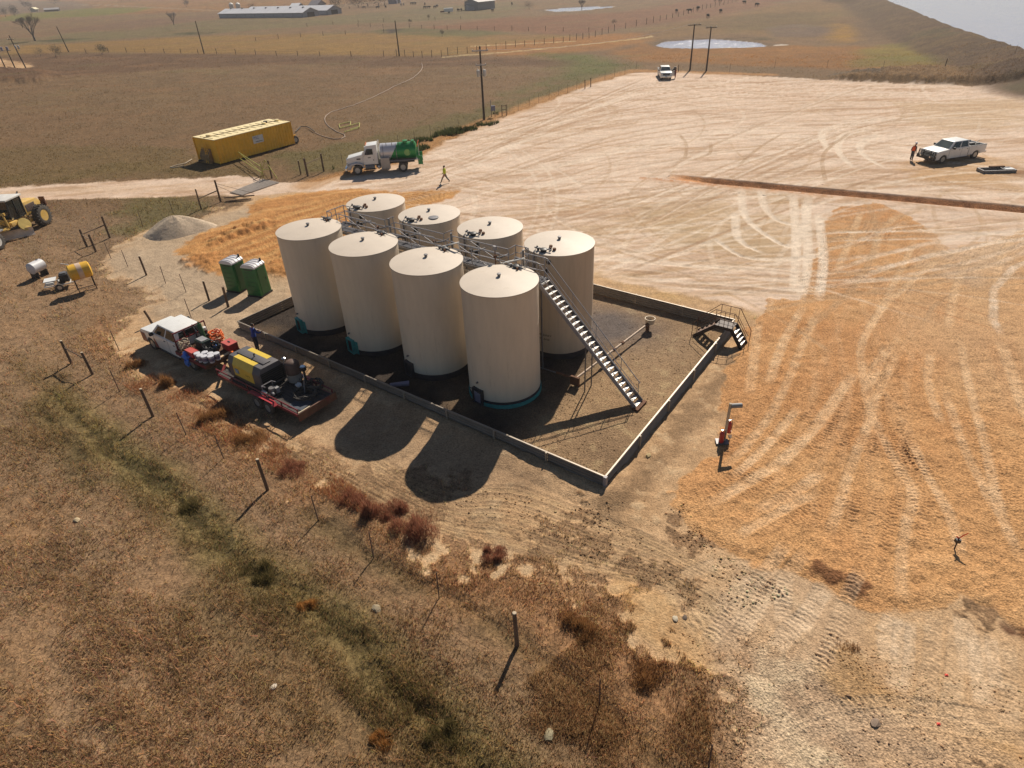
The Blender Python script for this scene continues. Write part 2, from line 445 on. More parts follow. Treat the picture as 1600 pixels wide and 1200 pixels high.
mixc(m * np.clip(n_fine * .7 + n_mid * .4 - .2, 0, .6), rgb(222, 188, 146))
# greyer crushed rock in the corner, paler patches
d = psd([(1130, 950), (1180, 1010), (1260, 1060), (1380, 1110), (1500, 1160), (1560, 1230), (1150, 1230), (1120, 1120)])
mixc(sstep(-1.5, 1.5, d + n_mid * 1.2) * .8, rgb(190, 158, 128))
d = psd([(1140, 1040), (1180, 1030), (1260, 1130), (1300, 1200), (1230, 1200), (1160, 1110)])
mixc(sstep(-.6, .6, d + n_mid * 1.2 + n_fine * .5) * .7, rgb(236, 206, 166))
d = psd([(1200, 870), (1330, 940), (1330, 990), (1250, 990), (1130, 970), (1120, 930)])
mixc(sstep(-.8, .8, d + n_mid) * .55, rgb(206, 172, 138))
d = psd([(960, 880), (1040, 930), (1090, 990), (1120, 1060), (1090, 1080), (1040, 990), (960, 930)])
mixc(sstep(-.4, .4, d + n_mid * .8 + n_fine * .3) * .35, rgb(214, 164, 102))
d = psd([(1320, 1080), (1400, 1110), (1480, 1150), (1600, 1190), (1600, 1150), (1450, 1110), (1330, 1050)])
mixc(sstep(-.4, .4, d + n_mid * .8 + n_fine * .3) * .6, rgb(196, 150, 96))
d = psd([(180, 400), (260, 380), (340, 430), (330, 470), (240, 470), (190, 430)])
mixc(sstep(-2, 2, d + n_mid) * .3, rgb(196, 172, 146))
d = psd([(165, 395), (260, 360), (420, 310), (440, 330), (340, 430), (470, 440), (440, 520), (380, 560), (240, 500), (180, 440)])
mixc(m * sstep(-1.5, 1.5, d + n_mid) * .65, rgb(190, 166, 138))
STN = np.maximum(STN, sstep(-1, 1, psd([(1130, 950), (1600, 1130), (1600, 1230), (1130, 1230)])) * .9)
outw = polyd([(365, 505), (660, 640), (948, 757)], 3)
Z += .2 * np.clip(1.6 - outw, 0, 1) * (1 - sstep(-.05, .05, psd([tuple(W(u, n)[:2]) for u, n in ((-3.9, -3.8), (21.9, -3.8), (21.4, 12.2), (-3.9, 12.2))], True)))
# thin vegetation creeping over the soil by the fence and beside the wall
d = polyd([(1155, 560), (1100, 620), (1050, 690), (1000, 750), (960, 790)], 3) + n_fine * .4 + n_mid * .5
mixc(np.clip(1 - d / 1.0, 0, 1) * .5, rgb(112, 84, 58)); Z += .10 * np.clip(1 - d / .8, 0, 1)

# white caliche pad and access road
pad = [(-900, 330), (-400, 300), (0, 294), (100, 287), (200, 282), (300, 278), (372, 275), (440, 284), (500, 281), (560, 268), (640, 250), (690, 225), (760, 192), (850, 160), (930, 130), (990, 113), (1060, 112), (1200, 120), (1350, 128), (1600, 137), (2100, 155), (2600, 700), (1700, 560), (1600, 520), (1500, 560), (1240, 560), (1195, 500), (1140, 476), (1040, 455), (930, 432), (700, 400), (560, 360), (620, 318), (560, 300), (470, 300), (400, 305), (330, 306), (200, 309), (80, 311), (0, 316), (-400, 330), (-900, 400)]
pd = psd(pad)
m = sstep(-.35, .35, pd + n_mid * .5 + n_fine * .2)
PM = m * sstep(0, 1.5, pd)
padc, padd = rgb(240, 208, 180), rgb(216, 178, 146)
GR *= 1 - m; STN *= 1 - m
sx = X * .26; sy = Y
ang = np.clip((X - 5) / 60, -1, .35)
st1 = fbm(X * .07 + Y * .02, Y * 1.1 - X * .12 * np.clip(1 - X / 30, 0, 2), 1.0, 5, 6, .62)
st2 = fbm(X * .14 - Y * .10, Y * .9 + X * .30, 1.6, 4, 7)
tt = np.clip(.30 + .85 * st1 + .40 * st2 + .35 * n_big + .12 * n_fine, 0, 1)
mixc(m, padc); mixc(m * tt, padd)
mixc(m * np.clip(st1 * st2 * 2.4 - .08, 0, .6), rgb(192, 152, 116))
Z[...] = np.where(m > .5, .012 * st1 + .008 * n_fine, Z)
# buff scuffed patches in the pad
for pts, c, a in [([(1020, 320), (1110, 300), (1170, 330), (1250, 340), (1260, 400), (1180, 410), (1080, 395), (1000, 360)], (206, 172, 130), .55),
                  ([(1060, 350), (1200, 370), (1240, 395), (1100, 395)], (198, 164, 122), .5),
                  ([(1190, 300), (1240, 300), (1250, 325), (1200, 330)], (198, 166, 124), .5),
                  ([(880, 360), (1000, 330), (1120, 330), (1080, 350), (960, 372)], (200, 166, 124), .55),
                  ([(1440, 250), (1600, 245), (1600, 300), (1480, 290), (1420, 275)], (206, 158, 104), .7),
                  ([(1560, 262), (1640, 262), (1640, 278), (1570, 276)], (150, 104, 68), .8),
                  ([(1400, 160), (1600, 155), (1600, 205), (1450, 200)], (208, 172, 128), .5),
                  ([(930, 432), (1140, 476), (1190, 490), (1150, 500), (1020, 468)], (206, 164, 108), .7)]:
    d = psd(pts); mixc(sstep(-1.5, 1.5, d + n_mid * 1.5 + st1 * 1.) * a, rgb(*c))
# ochre edge of the pad fill
d = polyd([(480, 290), (560, 268), (640, 243), (700, 212), (780, 183), (850, 155), (930, 127), (990, 110), (1200, 117)], 5)
mixc(np.clip(1.5 - (d + n_mid * .6) / 1.5, 0, 1) * .8, rgb(200, 150, 100)); 

# orange gravel spread
orr = [(1195, 468), (1240, 465), (1256, 430), (1290, 352), (1306, 326), (1372, 316), (1430, 340), (1470, 384), (1490, 395), (1540, 380), (1600, 356), (1700, 330), (2300, 380), (2300, 1150), (1700, 1040), (1600, 1004), (1555, 965), (1500, 932), (1475, 952), (1400, 957), (1318, 940), (1285, 908), (1205, 886), (1128, 860), (1080, 832), (1046, 792), (1062, 758), (1120, 712), (1136, 660), (1130, 600), (1150, 545), (1180, 500)]
od = psd(orr)
om = sstep(-.12, .12, od + n_mid * .35 + n_fine * .25)
oc1, oc2, oc3 = rgb(219, 163, 108), rgb(206, 147, 95), rgb(228, 177, 124)
GR *= 1 - om; STN = STN * (1 - om) + om * .8
mixc(om, oc1); mixc(om * np.clip(.3 + .5 * n_mid + .5 * n_big, 0, .8), oc2)
mixc(om * np.clip(-n_mid * .4 + n_fine * .3 - .1, 0, .5), oc3)
d = psd([(1450, 400), (1600, 340), (1700, 700), (1560, 620), (1480, 560), (1400, 500)])
mixc(om * sstep(-3, 3, d + n_big * 2) * .5, rgb(222, 180, 136))
mixc(om * sstep(-1.5, 1.5, psd([(1480, 385), (1560, 350), (1620, 340), (1600, 410), (1500, 440), (1450, 420)]) + n_mid * 1.6) * .7, rgb(226, 190, 154))
Z += om * (.07 * sstep(0, .6, od) + .012 * n_fine + .014 * n_g)
orl = [(273, 396), (290, 376), (350, 350), (398, 334), (382, 322), (400, 311), (450, 303), (540, 296), (640, 299), (720, 296), (704, 311), (650, 328), (600, 345), (560, 380), (500, 420), (450, 434), (400, 428), (338, 428), (300, 415)]
ld = psd(orl)
lm = sstep(-.25, .25, ld + n_mid * .5 + n_fine * .3)
stl = fbm((X * .9 + Y * .44) * .12, (Y * .9 - X * .44), .9, 3, 8)
GR *= 1 - lm; STN = STN * (1 - lm) + lm * .55
mixc(lm, rgb(212, 152, 90)); mixc(lm * np.clip(.3 + stl * .5, 0, .7), rgb(192, 130, 74))
mixc(lm * np.clip(stl * -.6 - .1, 0, .4), rgb(224, 172, 112))
Z += lm * (.12 * sstep(0, 1.2, ld) + .03 * stl + .012 * n_fine)
for pts, h in (([(282, 407), (320, 398), (350, 405), (330, 422), (300, 418)], .22), ([(332, 378), (362, 362), (420, 348), (430, 352), (360, 374), (336, 382)], .28), ([(400, 425), (440, 400), (470, 420), (440, 434)], .2)):
    d = psd(pts); k = sstep(-.6, .6, d + n_fine * .5); Z += k * h * (.7 + .3 * n_fine); mixc(k * .5, rgb(184, 124, 70))

# containment floor, wall footing
cont = [tuple(W(u, n)[:2]) for u, n in ((-3.9, -3.8), (21.9, -3.8), (21.4, 12.2), (-3.9, 12.2))]
cd = psd(cont, True)
cm = sstep(-.05, .05, cd)
GR *= 1 - cm; STN = STN * (1 - cm) + cm * .75
mixc(cm, rgb(178, 143, 106)); mixc(cm * np.clip(.25 + .45 * n_mid + .3 * n_big, 0, .7), rgb(144, 114, 86)); mixc(cm * np.clip(n_fine - .25, 0, .6), rgb(192, 162, 120))
Z[...] = np.where(cm > .5, .02 * n_mid + .015 * n_fine, Z)
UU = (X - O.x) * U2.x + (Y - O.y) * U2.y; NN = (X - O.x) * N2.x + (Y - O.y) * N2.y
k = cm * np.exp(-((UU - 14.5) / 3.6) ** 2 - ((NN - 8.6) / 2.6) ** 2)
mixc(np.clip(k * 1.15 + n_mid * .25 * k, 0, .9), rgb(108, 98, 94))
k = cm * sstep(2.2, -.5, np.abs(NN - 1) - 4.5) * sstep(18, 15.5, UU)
mixc(np.clip(k * (.9 + .3 * n_mid), 0, .96), rgb(62, 53, 48))      # oily stained gravel, painted darker still to deepen the tank shadows
# darker tone over the lane between wall and weeds
lane = psd([(470, 600), (640, 650), (780, 700), (930, 770), (900, 800), (800, 760), (700, 800), (600, 740), (500, 690), (350, 640)])
mixc(sstep(-1.2, 1.2, lane + n_mid) * .5, rgb(136, 112, 90))
# berm of stripped topsoil and rubble beyond the pad, right
bd = psd([(1290, 122), (1375, 112), (1450, 109), (1600, 116), (1900, 125), (1900, 150), (1600, 134), (1450, 130), (1330, 126)])
k = sstep(-1.5, 1.5, bd + n_mid * .8); mixc(k * .9, rgb(148, 118, 84)); mixc(k * np.clip(n_fine + n_mid * .5, 0, .7), rgb(110, 84, 62)); Z += .9 * k * (1 + .2 * n_fine); STN = np.maximum(STN, k)
mixc(sstep(-1, 1, psd([(1300, 115), (1375, 112), (1370, 122), (1290, 120)]) + n_mid) * .7, rgb(96, 90, 84))
# pale pad and mound at far left
mixc(sstep(-1, 1, psd([(-120, 90), (0, 92), (50, 100), (78, 98), (40, 107), (0, 108), (-120, 110)]) + n_mid * 1.2), rgb(222, 186, 150))
k = sstep(-3, 3, psd([(-80, 112), (0, 108), (50, 112), (90, 118), (60, 128), (0, 128), (-80, 132)]) + n_mid * 2); Z += k * 1.0; mixc(k * .6, rgb(106, 76, 58))

for pts, c, a in [([(1285, 896), (1310, 902), (1340, 918), (1325, 926), (1290, 914)], (110, 66, 42), .8), ([(1555, 968), (1580, 970), (1640, 990), (1640, 1004), (1580, 996)], (96, 58, 40), .85), ([(1092, 838), (1120, 846), (1140, 860), (1110, 856)], (150, 98, 60), .6), ([(1150, 690), (1165, 700), (1140, 720), (1125, 715)], (176, 118, 74), .5)]:
    mixc(sstep(-.25, .3, psd(pts) + n_fine * .5 + n_mid * .3) * a, rgb(*c))
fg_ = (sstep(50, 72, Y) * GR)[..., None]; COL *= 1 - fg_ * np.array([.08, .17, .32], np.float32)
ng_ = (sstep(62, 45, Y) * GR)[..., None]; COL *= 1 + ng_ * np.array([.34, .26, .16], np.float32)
# grain of the distant land
farg = sstep(90, 160, Y)
ft1 = fbm(X * .35, Y * 1.0, 7, 4, 41, .6); ft2 = fbm(X, Y, 3.2, 3, 42)
COL *= (1 + farg * (.20 * ft1 + .10 * ft2))[..., None]
mixc(farg * (GR > .5) * np.clip(ft1 * .8 - .25, 0, .35), rgb(104, 96, 54)); mixc(farg * (GR > .5) * np.clip(-ft1 * .8 - .3, 0, .3), rgb(170, 124, 84))
# ------------------------------------------------------------------ wheel tracks
def dense(pts, step):
    P0 = [Vector(p).to_2d() for p in pts]; out = []
    P0 = [P0[0] * 2 - P0[1]] + P0 + [P0[-1] * 2 - P0[-2]]
    for i in range(1, len(P0) - 2):
        a, b, c, d = P0[i - 1:i + 3]; n = max(1, int((c - b).length / step))
        for k in range(n):
            t = k / n
            out.append(.5 * ((2 * b) + (c - a) * t + (2 * a - 5 * b + 4 * c - d) * t * t + (3 * b - a - 3 * c + d) * t ** 3))
    out.append(P0[-2]); return out
def track(pts, w=.28, soft=.45, tread=.02, depth=.02, col=None, amt=.6, period=.3, step=None, world=False, fade=True, msk=None, edge=False, brk=False):
    wp = pts if world else px2w(pts)
    L0 = sum((Vector(a) - Vector(b)).length for a, b in zip(wp[:-1], wp[1:]))
    D = dense(wp, step or max(.8, L0 / 40)); s0 = 0.0
    Lt = sum((a - b).length for a, b in zip(D[:-1], D[1:]))
    col = None if col is None else np.array(col, np.float32)
    for a, b in zip(D[:-1], D[1:]):
        r = w * 1.3; e = b - a; l = e.length
        if l < 1e-4: continue
        sl = sub(min(a.x, b.x) - r, max(a.x, b.x) + r, min(a.y, b.y) - r, max(a.y, b.y) + r)
        if sl is None: s0 += l; continue
        xs, ys = X[sl], Y[sl]
        t = ((xs - a.x) * e.x + (ys - a.y) * e.y) / (l * l)
        lat = ((xs - a.x) * -e.y + (ys - a.y) * e.x) / l
        ok = (t >= 0) & (t < 1)
        q = np.where(ok, 1 - sstep(soft, 1.2, np.abs(lat) / w + .12 * n_g[sl]), 0)
        sa = s0 + t * l
        if msk is not None: q = q * msk[sl]
        if fade: q = q * np.clip(np.minimum(sa, Lt - sa) / (Lt * .12 + .01), 0, 1)
        ph_ = 2 * PI * sa / period + 2.2 * np.abs(lat) / w + 1.6 * n_mid[sl]
        tq = tread * np.clip(.6 + .9 * n_mid[sl] + .5 * n_big[sl], 0, 1.3)
        if edge: tq = tq * sstep(.35, .75, np.abs(lat) / w)
        if brk: q = q * np.clip(.75 + 1.1 * n_mid[sl] + .4 * n_fine[sl], 0, 1)
        Z[sl] += q * (-depth + tq * np.sin(ph_)) + (depth * .7) * np.where(ok, np.exp(-((np.abs(lat) - w * 1.1) / (w * .2)) ** 2), 0)
        if col is not None:
            k = (q * amt * (.8 + .35 * n_fine[sl]))[..., None]; COL[sl] = COL[sl] * (1 - k) + col * k
        s0 += l
light_o, dark_o = rgb(238, 194, 148), rgb(190, 128, 80)
pale = rgb(250, 224, 196)
def offs(pts, k):
    w = [Vector(at(*p)[:2]) for p in pts]; out = []
    for i_, p in enumerate(w):
        t_ = (w[min(i_ + 1, len(w) - 1)] - w[max(i_ - 1, 0)]).normalized(); out.append((p.x - t_.y * k, p.y + t_.x * k))
    return out
big = [
 [(1257, 478), (1230, 524), (1212, 567), (1200, 604)], [(1281, 480), (1254, 540), (1230, 598), (1200, 655), (1160, 705), (1120, 745)],
 [(1400, 455), (1382, 480), (1361, 507), (1345, 547), (1348, 591), (1358, 638), (1382, 695), (1415, 749), (1449, 789)],
 [(1338, 581), (1308, 621), (1274, 668), (1220, 722), (1160, 760), (1100, 796)], [(1247, 638), (1217, 675), (1180, 715), (1140, 752)],
 [(1398, 540), (1382, 591), (1366, 628), (1355, 668), (1338, 708), (1321, 755), (1305, 810), (1290, 850)], [(1388, 540), (1368, 575), (1352, 620)],
 [(1455, 547), (1449, 594), (1459, 634), (1472, 668)], [(1499, 527), (1509, 581), (1523, 641), (1540, 702), (1552, 765), (1570, 825), (1602, 890)],
 [(1560, 530), (1583, 594), (1600, 641), (1640, 720)], [(1476, 608), (1489, 655), (1509, 708), (1529, 749), (1560, 810)],
 [(1420, 745), (1425, 787), (1415, 825), (1407, 887), (1408, 945)], [(1346, 330), (1324, 385), (1306, 428)], [(1429, 378), (1408, 421), (1386, 465), (1350, 530)],
 [(1469, 403), (1429, 436), (1390, 472)], [(1404, 334), (1375, 367), (1364, 407)], [(1585, 367), (1563, 403), (1553, 457), (1545, 520)], [(1513, 396), (1491, 457), (1480, 520)],
 [(1180, 800), (1240, 770), (1290, 735)], [(1150, 840), (1220, 800), (1280, 770)], [(1505, 880), (1480, 800), (1440, 730), (1425, 690)], [(1185, 500), (1178, 560), (1170, 620)],
]
for i, t_ in enumerate(big):
    sm = i in (0, 3, 4, 6, 8, 12, 13, 14)
    track(offs(t_, 0), w=.24 if i % 3 else .30, tread=.004 if sm else .012, depth=.018, col=light_o, amt=.80 if sm else .62, period=.2, world=True)
    for k_ in ((.52, -.52) if i % 2 else (.52, 1.0)):
        track(offs(t_, k_), w=.24, tread=.026, depth=.004, col=dark_o if i % 2 else None, amt=.15, period=.2, world=True)
for i in range(18):   # lesser ones between them
    x0 = 1120 + random.random() * 470; y0 = 900 - random.random() * 250
    k = (x0 - 1340) / 260
    p = [(x0 + random.uniform(-20, 20), y0), (x0 * .6 + 1340 * .4 + random.uniform(-30, 30), y0 - 110), (1345 + k * 80 + random.uniform(-40, 40), y0 - 240), (1350 + k * 130 + random.uniform(-50, 50), y0 - 360)]
    w3 = px2w(p)
    if sdist([tuple(q) for q in px2w(orr)], np.array([w3[0][0]]), np.array([w3[0][1]]))[0] < .2: continue
    track(p, w=random.uniform(.16, .24), tread=.014, depth=.005, col=light_o, amt=.15, period=.2)
for p in ([(1290, 405), (1390, 443), (1600, 515)], [(1300, 440), (1400, 470), (1600, 530)]): track(p, w=.12, tread=.004, depth=.02, col=dark_o, amt=.4)
# cleat prints and pale wheel lanes in the soil at lower right
for p, w_ in [([(1400, 1085), (1408, 1020), (1412, 965)], .36), ([(1415, 1080), (1422, 1020), (1424, 968)], .2), ([(1540, 1110), (1532, 1040), (1528, 985)], .38), ([(1558, 1080), (1552, 1030), (1550, 990)], .22),
              ([(1210, 1015), (1235, 985), (1262, 965)], .4), ([(1245, 985), (1275, 940), (1290, 915)], .4), ([(1225, 975), (1222, 940), (1228, 900)], .35), ([(1155, 985), (1180, 945), (1205, 905)], .45), ([(1120, 960), (1150, 930), (1165, 895)], .4),
              ([(1390, 1040), (1385, 990), (1400, 960)], .4), ([(1520, 1060), (1512, 1010), (1505, 960)], .4)]:
    track(p, w=w_ * .8, soft=.75, tread=.018, depth=.014, col=rgb(240, 208, 172), amt=.45, period=.19)
for i in range(12):
    y_ = 860 + i * 9
    track([(1010 + i * 5, y_ + 30), (1060 + i * 6, y_), (1120 + i * 7, y_ - 8)], w=.3, tread=.013, depth=.0, col=rgb(216, 182, 140), amt=.3, period=.26, brk=True)
for p in ([(1100, 1010), (1150, 950), (1190, 900), (1230, 850)], [(1130, 1020), (1180, 960), (1220, 910), (1262, 860)], [(1060, 900), (1120, 880), (1180, 885)], [(1270, 1060), (1300, 1000), (1320, 940), (1345, 890)], [(1440, 1120), (1455, 1040), (1460, 960)], [(1480, 1130), (1492, 1050), (1495, 970)], [(1575, 1140), (1580, 1060), (1572, 1000)], [(1150, 1180), (1250, 1120), (1400, 1100), (1600, 1130)], [(1170, 1200), (1270, 1140), (1420, 1120), (1620, 1160)]):
    track(p, w=.26, soft=.75, tread=.02, depth=.012, col=rgb(228, 194, 156), amt=.35, period=.19)
# sweeping ruts in the lane in front of the tanks
for i in range(15):
    o_ = i * 9
    p = [(560 - o_ * .3, 690 + o_ * .45), (680, 760 + o_ * .55), (800, 760 + o_ * .78), (920, 800 + o_ * .75), (1040, 850 + o_ * .55), (1150, 905 + o_ * .7)]
    track(p, w=random.uniform(.10, .24), tread=.006, depth=.012, col=rgb(188, 154, 112) if i % 2 else rgb(140, 112, 84), amt=.45, period=.27)
for i in range(6):
    track([(250 + i * 12, 605 + i * 4), (380 + i * 9, 665 + i * 6), (480 + i * 6, 700 + i * 10), (620, 770 + i * 9)], w=.2, tread=.008, depth=.012, col=rgb(170, 136, 100), amt=.4)
# tracks over the white pad
for i in range(200):
    cx, cy = random.uniform(520, 1600), random.uniform(125, 470)
    c = at(cx, cy); a = random.gauss(math.radians(8 if cx > 900 else 24), .16 if random.random() < .75 else .7)
    L0 = random.uniform(8, 34); k = random.gauss(0, .018)
    pts = [(c.x + math.cos(a + k * s) * s, c.y + math.sin(a + k * s) * s) for s in np.linspace(-L0, L0, 7)]
    dk = random.random() < .5
    off = random.choice([0, 0, 1.7])
    for o_ in ((0, off) if off else (0,)):
        track([(x_ - math.sin(a) * o_, y_ + math.cos(a) * o_) for x_, y_ in pts], w=random.uniform(.12, .32), tread=.0, depth=.012, col=(rgb(196, 158, 118) if dk else pale), amt=random.uniform(.25, .6), world=True, step=3, msk=PM)
fam = [([(560, 318), (760, 262), (960, 205), (1200, 172), (1620, 165)], 70, 26), ([(640, 300), (820, 330), (1000, 290), (1250, 262), (1620, 300)], 60, 18), ([(930, 395), (1040, 350), (1200, 290), (1400, 230), (1620, 205)], 55, 16),
       ([(700, 240), (900, 178), (1060, 135), (1250, 140), (1620, 150)], 24, 16), ([(940, 415), (1060, 425), (1180, 430), (1300, 440)], 26, 12), ([(560, 300), (700, 262), (860, 190), (1010, 128)], 20, 10), ([(1000, 330), (1150, 250), (1350, 170), (1500, 150)], 50, 10)]
for base_, spread_, cnt in fam:
    for k_ in range(cnt):
        o_ = random.uniform(-1, 1) * spread_; tl = random.uniform(-.35, .35)
        i0_, i1_ = sorted(random.sample(range(len(base_) + 1), 2)) if random.random() < .4 else (0, len(base_))
        pp_ = [(x_, y_ + (o_ + tl * (x_ - 1000) * .1) * (.35 + .65 * min(1, y_ / 300))) for x_, y_ in base_][i0_:i1_]
        if len(pp_) < 2: continue
        dk = random.random() < .55
        track(pp_, w=random.uniform(.14, .34), tread=0, depth=.012, col=rgb(188, 148, 112) if dk else pale, amt=random.uniform(.35, .7), step=2.5, msk=PM)
arcs = [[(1155, 290), (1158, 330), (1185, 360), (1240, 380), (1262, 300)], [(1185, 290), (1190, 320), (1215, 345), (1255, 350)], [(1145, 330), (1150, 372), (1190, 395)], [(1110, 370), (1160, 400), (1240, 402), (1290, 395)], [(1235, 300), (1240, 380), (1236, 460)], [(1255, 310), (1258, 400), (1246, 470)],
        [(1290, 235), (1282, 205), (1330, 190), (1400, 182)], [(1330, 262), (1305, 232), (1318, 208), (1370, 196)], [(1380, 262), (1345, 240), (1342, 222), (1375, 205)], [(1275, 330), (1282, 400), (1275, 470)]]
for p in arcs:
    for o_ in (0, 2.2, 6, 8.2): track([(x_ + o_, y_ + o_ * .4) for x_, y_ in p], w=.17, soft=.8, tread=.006, depth=.015, col=pale, amt=.6)
for p in ([(1290, 290), (1288, 240), (1330, 205)], [(1060, 208), (1072, 225), (1070, 250)], [(1110, 222), (1108, 240), (1075, 252)], [(1150, 262), (1190, 228), (1230, 205)], [(1440, 275), (1520, 292), (1620, 300)]):
    track(p, w=.2, soft=.8, tread=.01, depth=.02, col=rgb(176, 138, 98), amt=.6)
for i in range(4): track([(-300, 304 + i * 3), (0, 300 + i * 2.4), (200, 290 + i * 3), (330, 288 + i * 3), (450, 292 + i)], w=.3, tread=0, depth=.012, col=rgb(222, 186, 148), amt=.5)
# ruts in the left orange fill
for i in range(14):
    a = i / 13
    p = [(280 + a * 130, 396 + a * 30), (360 + a * 100, 362 + a * 48), (460 + a * 60, 330 + a * 52), (560, 306 + a * 40), (720, 292 + a * 10)]
    track(p, w=.3, tread=.03, depth=.05, col=rgb(226, 176, 112) if i % 2 else rgb(170, 108, 58), amt=.5, period=.35)
# dirt roads far off
for p, w_, c in [([(690, 89), (760, 84), (830, 78), (900, 71), (1000, 60), (1020, 56)], 1.0, (214, 184, 132)), ([(735, 72), (800, 69), (900, 64)], .9, (214, 184, 132)), ([(130, 8), (200, 10), (345, 17)], 3.0, (168, 142, 110)), ([(345, 17), (240, 12), (130, 7), (0, 20)], 2, (150, 126, 100))]:
    track(p, w=w_, tread=0, depth=0, col=rgb(*c), amt=.9, fade=False)

# ------------------------------------------------------------------ trench across the pad
ta, tb = at(1040, 271), at(1900, 348.7)
e = (tb - ta); L0 = e.length; e = e / L0; nrm = Vector((-e.y, e.x, 0))
tt_ = (X - ta.x) * e.x + (Y - ta.y) * e.y; ln = -((X - ta.x) * nrm.x + (Y - ta.y) * nrm.y)   # ln grows toward camera
dep_ = lambda t: np.clip(t / 5.0, 0, 1)
ins = (tt_ > .6) & (tt_ < L0) & (ln > -.75) & (ln < 2.9)
k = np.where((tt_ > -2) & (ln > 1.9) & (ln < 4), np.exp(-((ln - 2.1) / .6) ** 2), 0)
mixc(np.clip(k * (.7 + .5 * n_fine) * sstep(26, 4, tt_), 0, .9), rgb(204, 140, 92))
PATCH = (ta, e, nrm, L0, ins)

# ------------------------------------------------------------------ ponds, lake, dam
pond1 = [(1022, 69), (1040, 65), (1075, 62), (1115, 61), (1160, 64), (1195, 68), (1212, 70), (1180, 72.5), (1130, 74), (1080, 74.5), (1040, 73.5)]
pond2 = [(842, 17.5), (870, 13), (905, 10.5), (945, 9), (963, 9.5), (935, 13), (900, 17), (860, 19)]
for pn, rim in ((pond1, 1.5), (pond2, 3)):
    d = psd(pn) + n_mid * .4
    mixc(sstep(-rim * 2.2, -rim * .5, d) * .7, rgb(112, 92, 72))
    mixc(sstep(-rim * .5, 0, d) * .9, rgb(226, 206, 186))
    Z[...] = Z * (1 - sstep(-1.2, 1.2, d)) - .9 * sstep(-1.2, 1.5, d)
k = psd([(1203, 68), (1228, 69.5), (1240, 71), (1210, 71.5)]); mixc(sstep(-.4, .4, k), rgb(226, 206, 186))
k = psd([(1252, 70), (1278, 68.5), (1280, 70.5), (1256, 71.5)]); mixc(sstep(-.4, .4, k), rgb(216, 196, 176))
CR = 2.4
crest = [(1375, -6), (1385, 0), (1412, 10), (1440, 22), (1490, 42), (1530, 55), (1575, 68), (1610, 80), (1700, 112)]
lake_w = [tuple(at(x_, y_, CR)[:2]) for x_, y_ in crest]
lake_w = lake_w + [(150, 40), (900, 300), (1400, 1500), (260, 1500), (190, 700)]
dl = psd(lake_w, True)
dd = -dl + n_mid * .5
hill = CR * (1 - sstep(0, 13, dd)) * sstep(-900, -880, -np.abs(dd))
hill = np.where(dl > 0, CR - np.clip(dl * .45, 0, 3.2), np.maximum(hill, 0))
hk = sstep(14, 9, dd)
big_w = sstep(420, 250, Y)
hill = hill * np.where(dl > 0, 1, 1)
mixc(hk * .9, rgb(92, 68, 49)); mixc(hk * np.clip(.2 + n_mid * .6 + n_fine * .4, 0, .7), rgb(116, 88, 60)); mixc(hk * np.clip(n_big - .1, 0, .6), rgb(92, 84, 52)); mixc(hk * np.clip(ft2 * .9, 0, .6), rgb(84, 62, 46)); mixc(hk * np.clip(ft1 * .9 - .2, 0, .5), rgb(122, 96, 58))
Z = Z + np.where((Y > 60) & (X > 40), hill, 0) + .12 * hk * n_mid
# the shoulder of the dam that widens to the north-west
k = sstep(-6, 10, psd([(1318, 8), (1345, -6), (1385, 0), (1440, 22), (1470, 60), (1400, 66), (1340, 58), (1322, 36)]))
mixc(k * .8, rgb(104, 80, 58)); mixc(k * np.clip(n_mid * .7, 0, .6), rgb(126, 100, 66))

# ------------------------------------------------------------------ ground sheet
COL = np.clip(COL * (1 + .10 * n_g[..., None] + .05 * n_fine[..., None]), .01, .85)
def grid_object(name, Xa, Ya, Za, col, attrs):
    nr, nc = Xa.shape
    me = bpy.data.meshes.new(name)
    co = np.stack([Xa, Ya, Za], -1).astype(np.float32).reshape(-1, 3)
    me.vertices.add(nr * nc); me.vertices.foreach_set('co', co.ravel())
    a = (np.arange(nr - 1)[:, None] * nc + np.arange(nc - 1)[None, :]).ravel()
    q = np.stack([a, a + 1, a + nc + 1, a + nc], -1).astype(np.int32)
    me.loops.add(q.size); me.loops.foreach_set('vertex_index', q.ravel())
    me.polygons.add(len(q)); me.polygons.foreach_set('loop_start', (np.arange(len(q)) * 4).astype(np.int32))
    me.polygons.foreach_set('use_smooth', np.ones(len(q), bool))
    me.update(calc_edges=True)
    at_ = me.attributes.new('tint', 'FLOAT_COLOR', 'POINT')
    at_.data.foreach_set('color', np.concatenate([col.reshape(-1, 3), np.ones((nr * nc, 1))], 1).astype(np.float32).ravel())
    for k_, v_ in attrs.items():
        b_ = me.attributes.new(k_, 'FLOAT', 'POINT'); b_.data.foreach_set('value', v_.astype(np.float32).ravel())
    o = bpy.data.objects.new(name, me); C.objects.link(o); return o
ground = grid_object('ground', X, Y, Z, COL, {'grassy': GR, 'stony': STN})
tag(ground, 'bare caliche pad, orange gravel, soil and dry pasture', None, None, 'structure')
del Xc, Yc
gm = bpy.data.materials.new('ground_soil'); gm.use_nodes = True
nt = gm.node_tree; N = nt.nodes; L = nt.links; b = N['Principled BSDF']
b.inputs['Roughness'].default_value = .95; b.inputs['Specular IOR Level'].default_value = .15
atn = N.new('ShaderNodeAttribute'); atn.attribute_name = 'tint'
ag = N.new('ShaderNodeAttribute'); ag.attribute_name = 'grassy'
as_ = N.new('ShaderNodeAttribute'); as_.attribute_name = 'stony'
tc = N.new('ShaderNodeTexCoord')
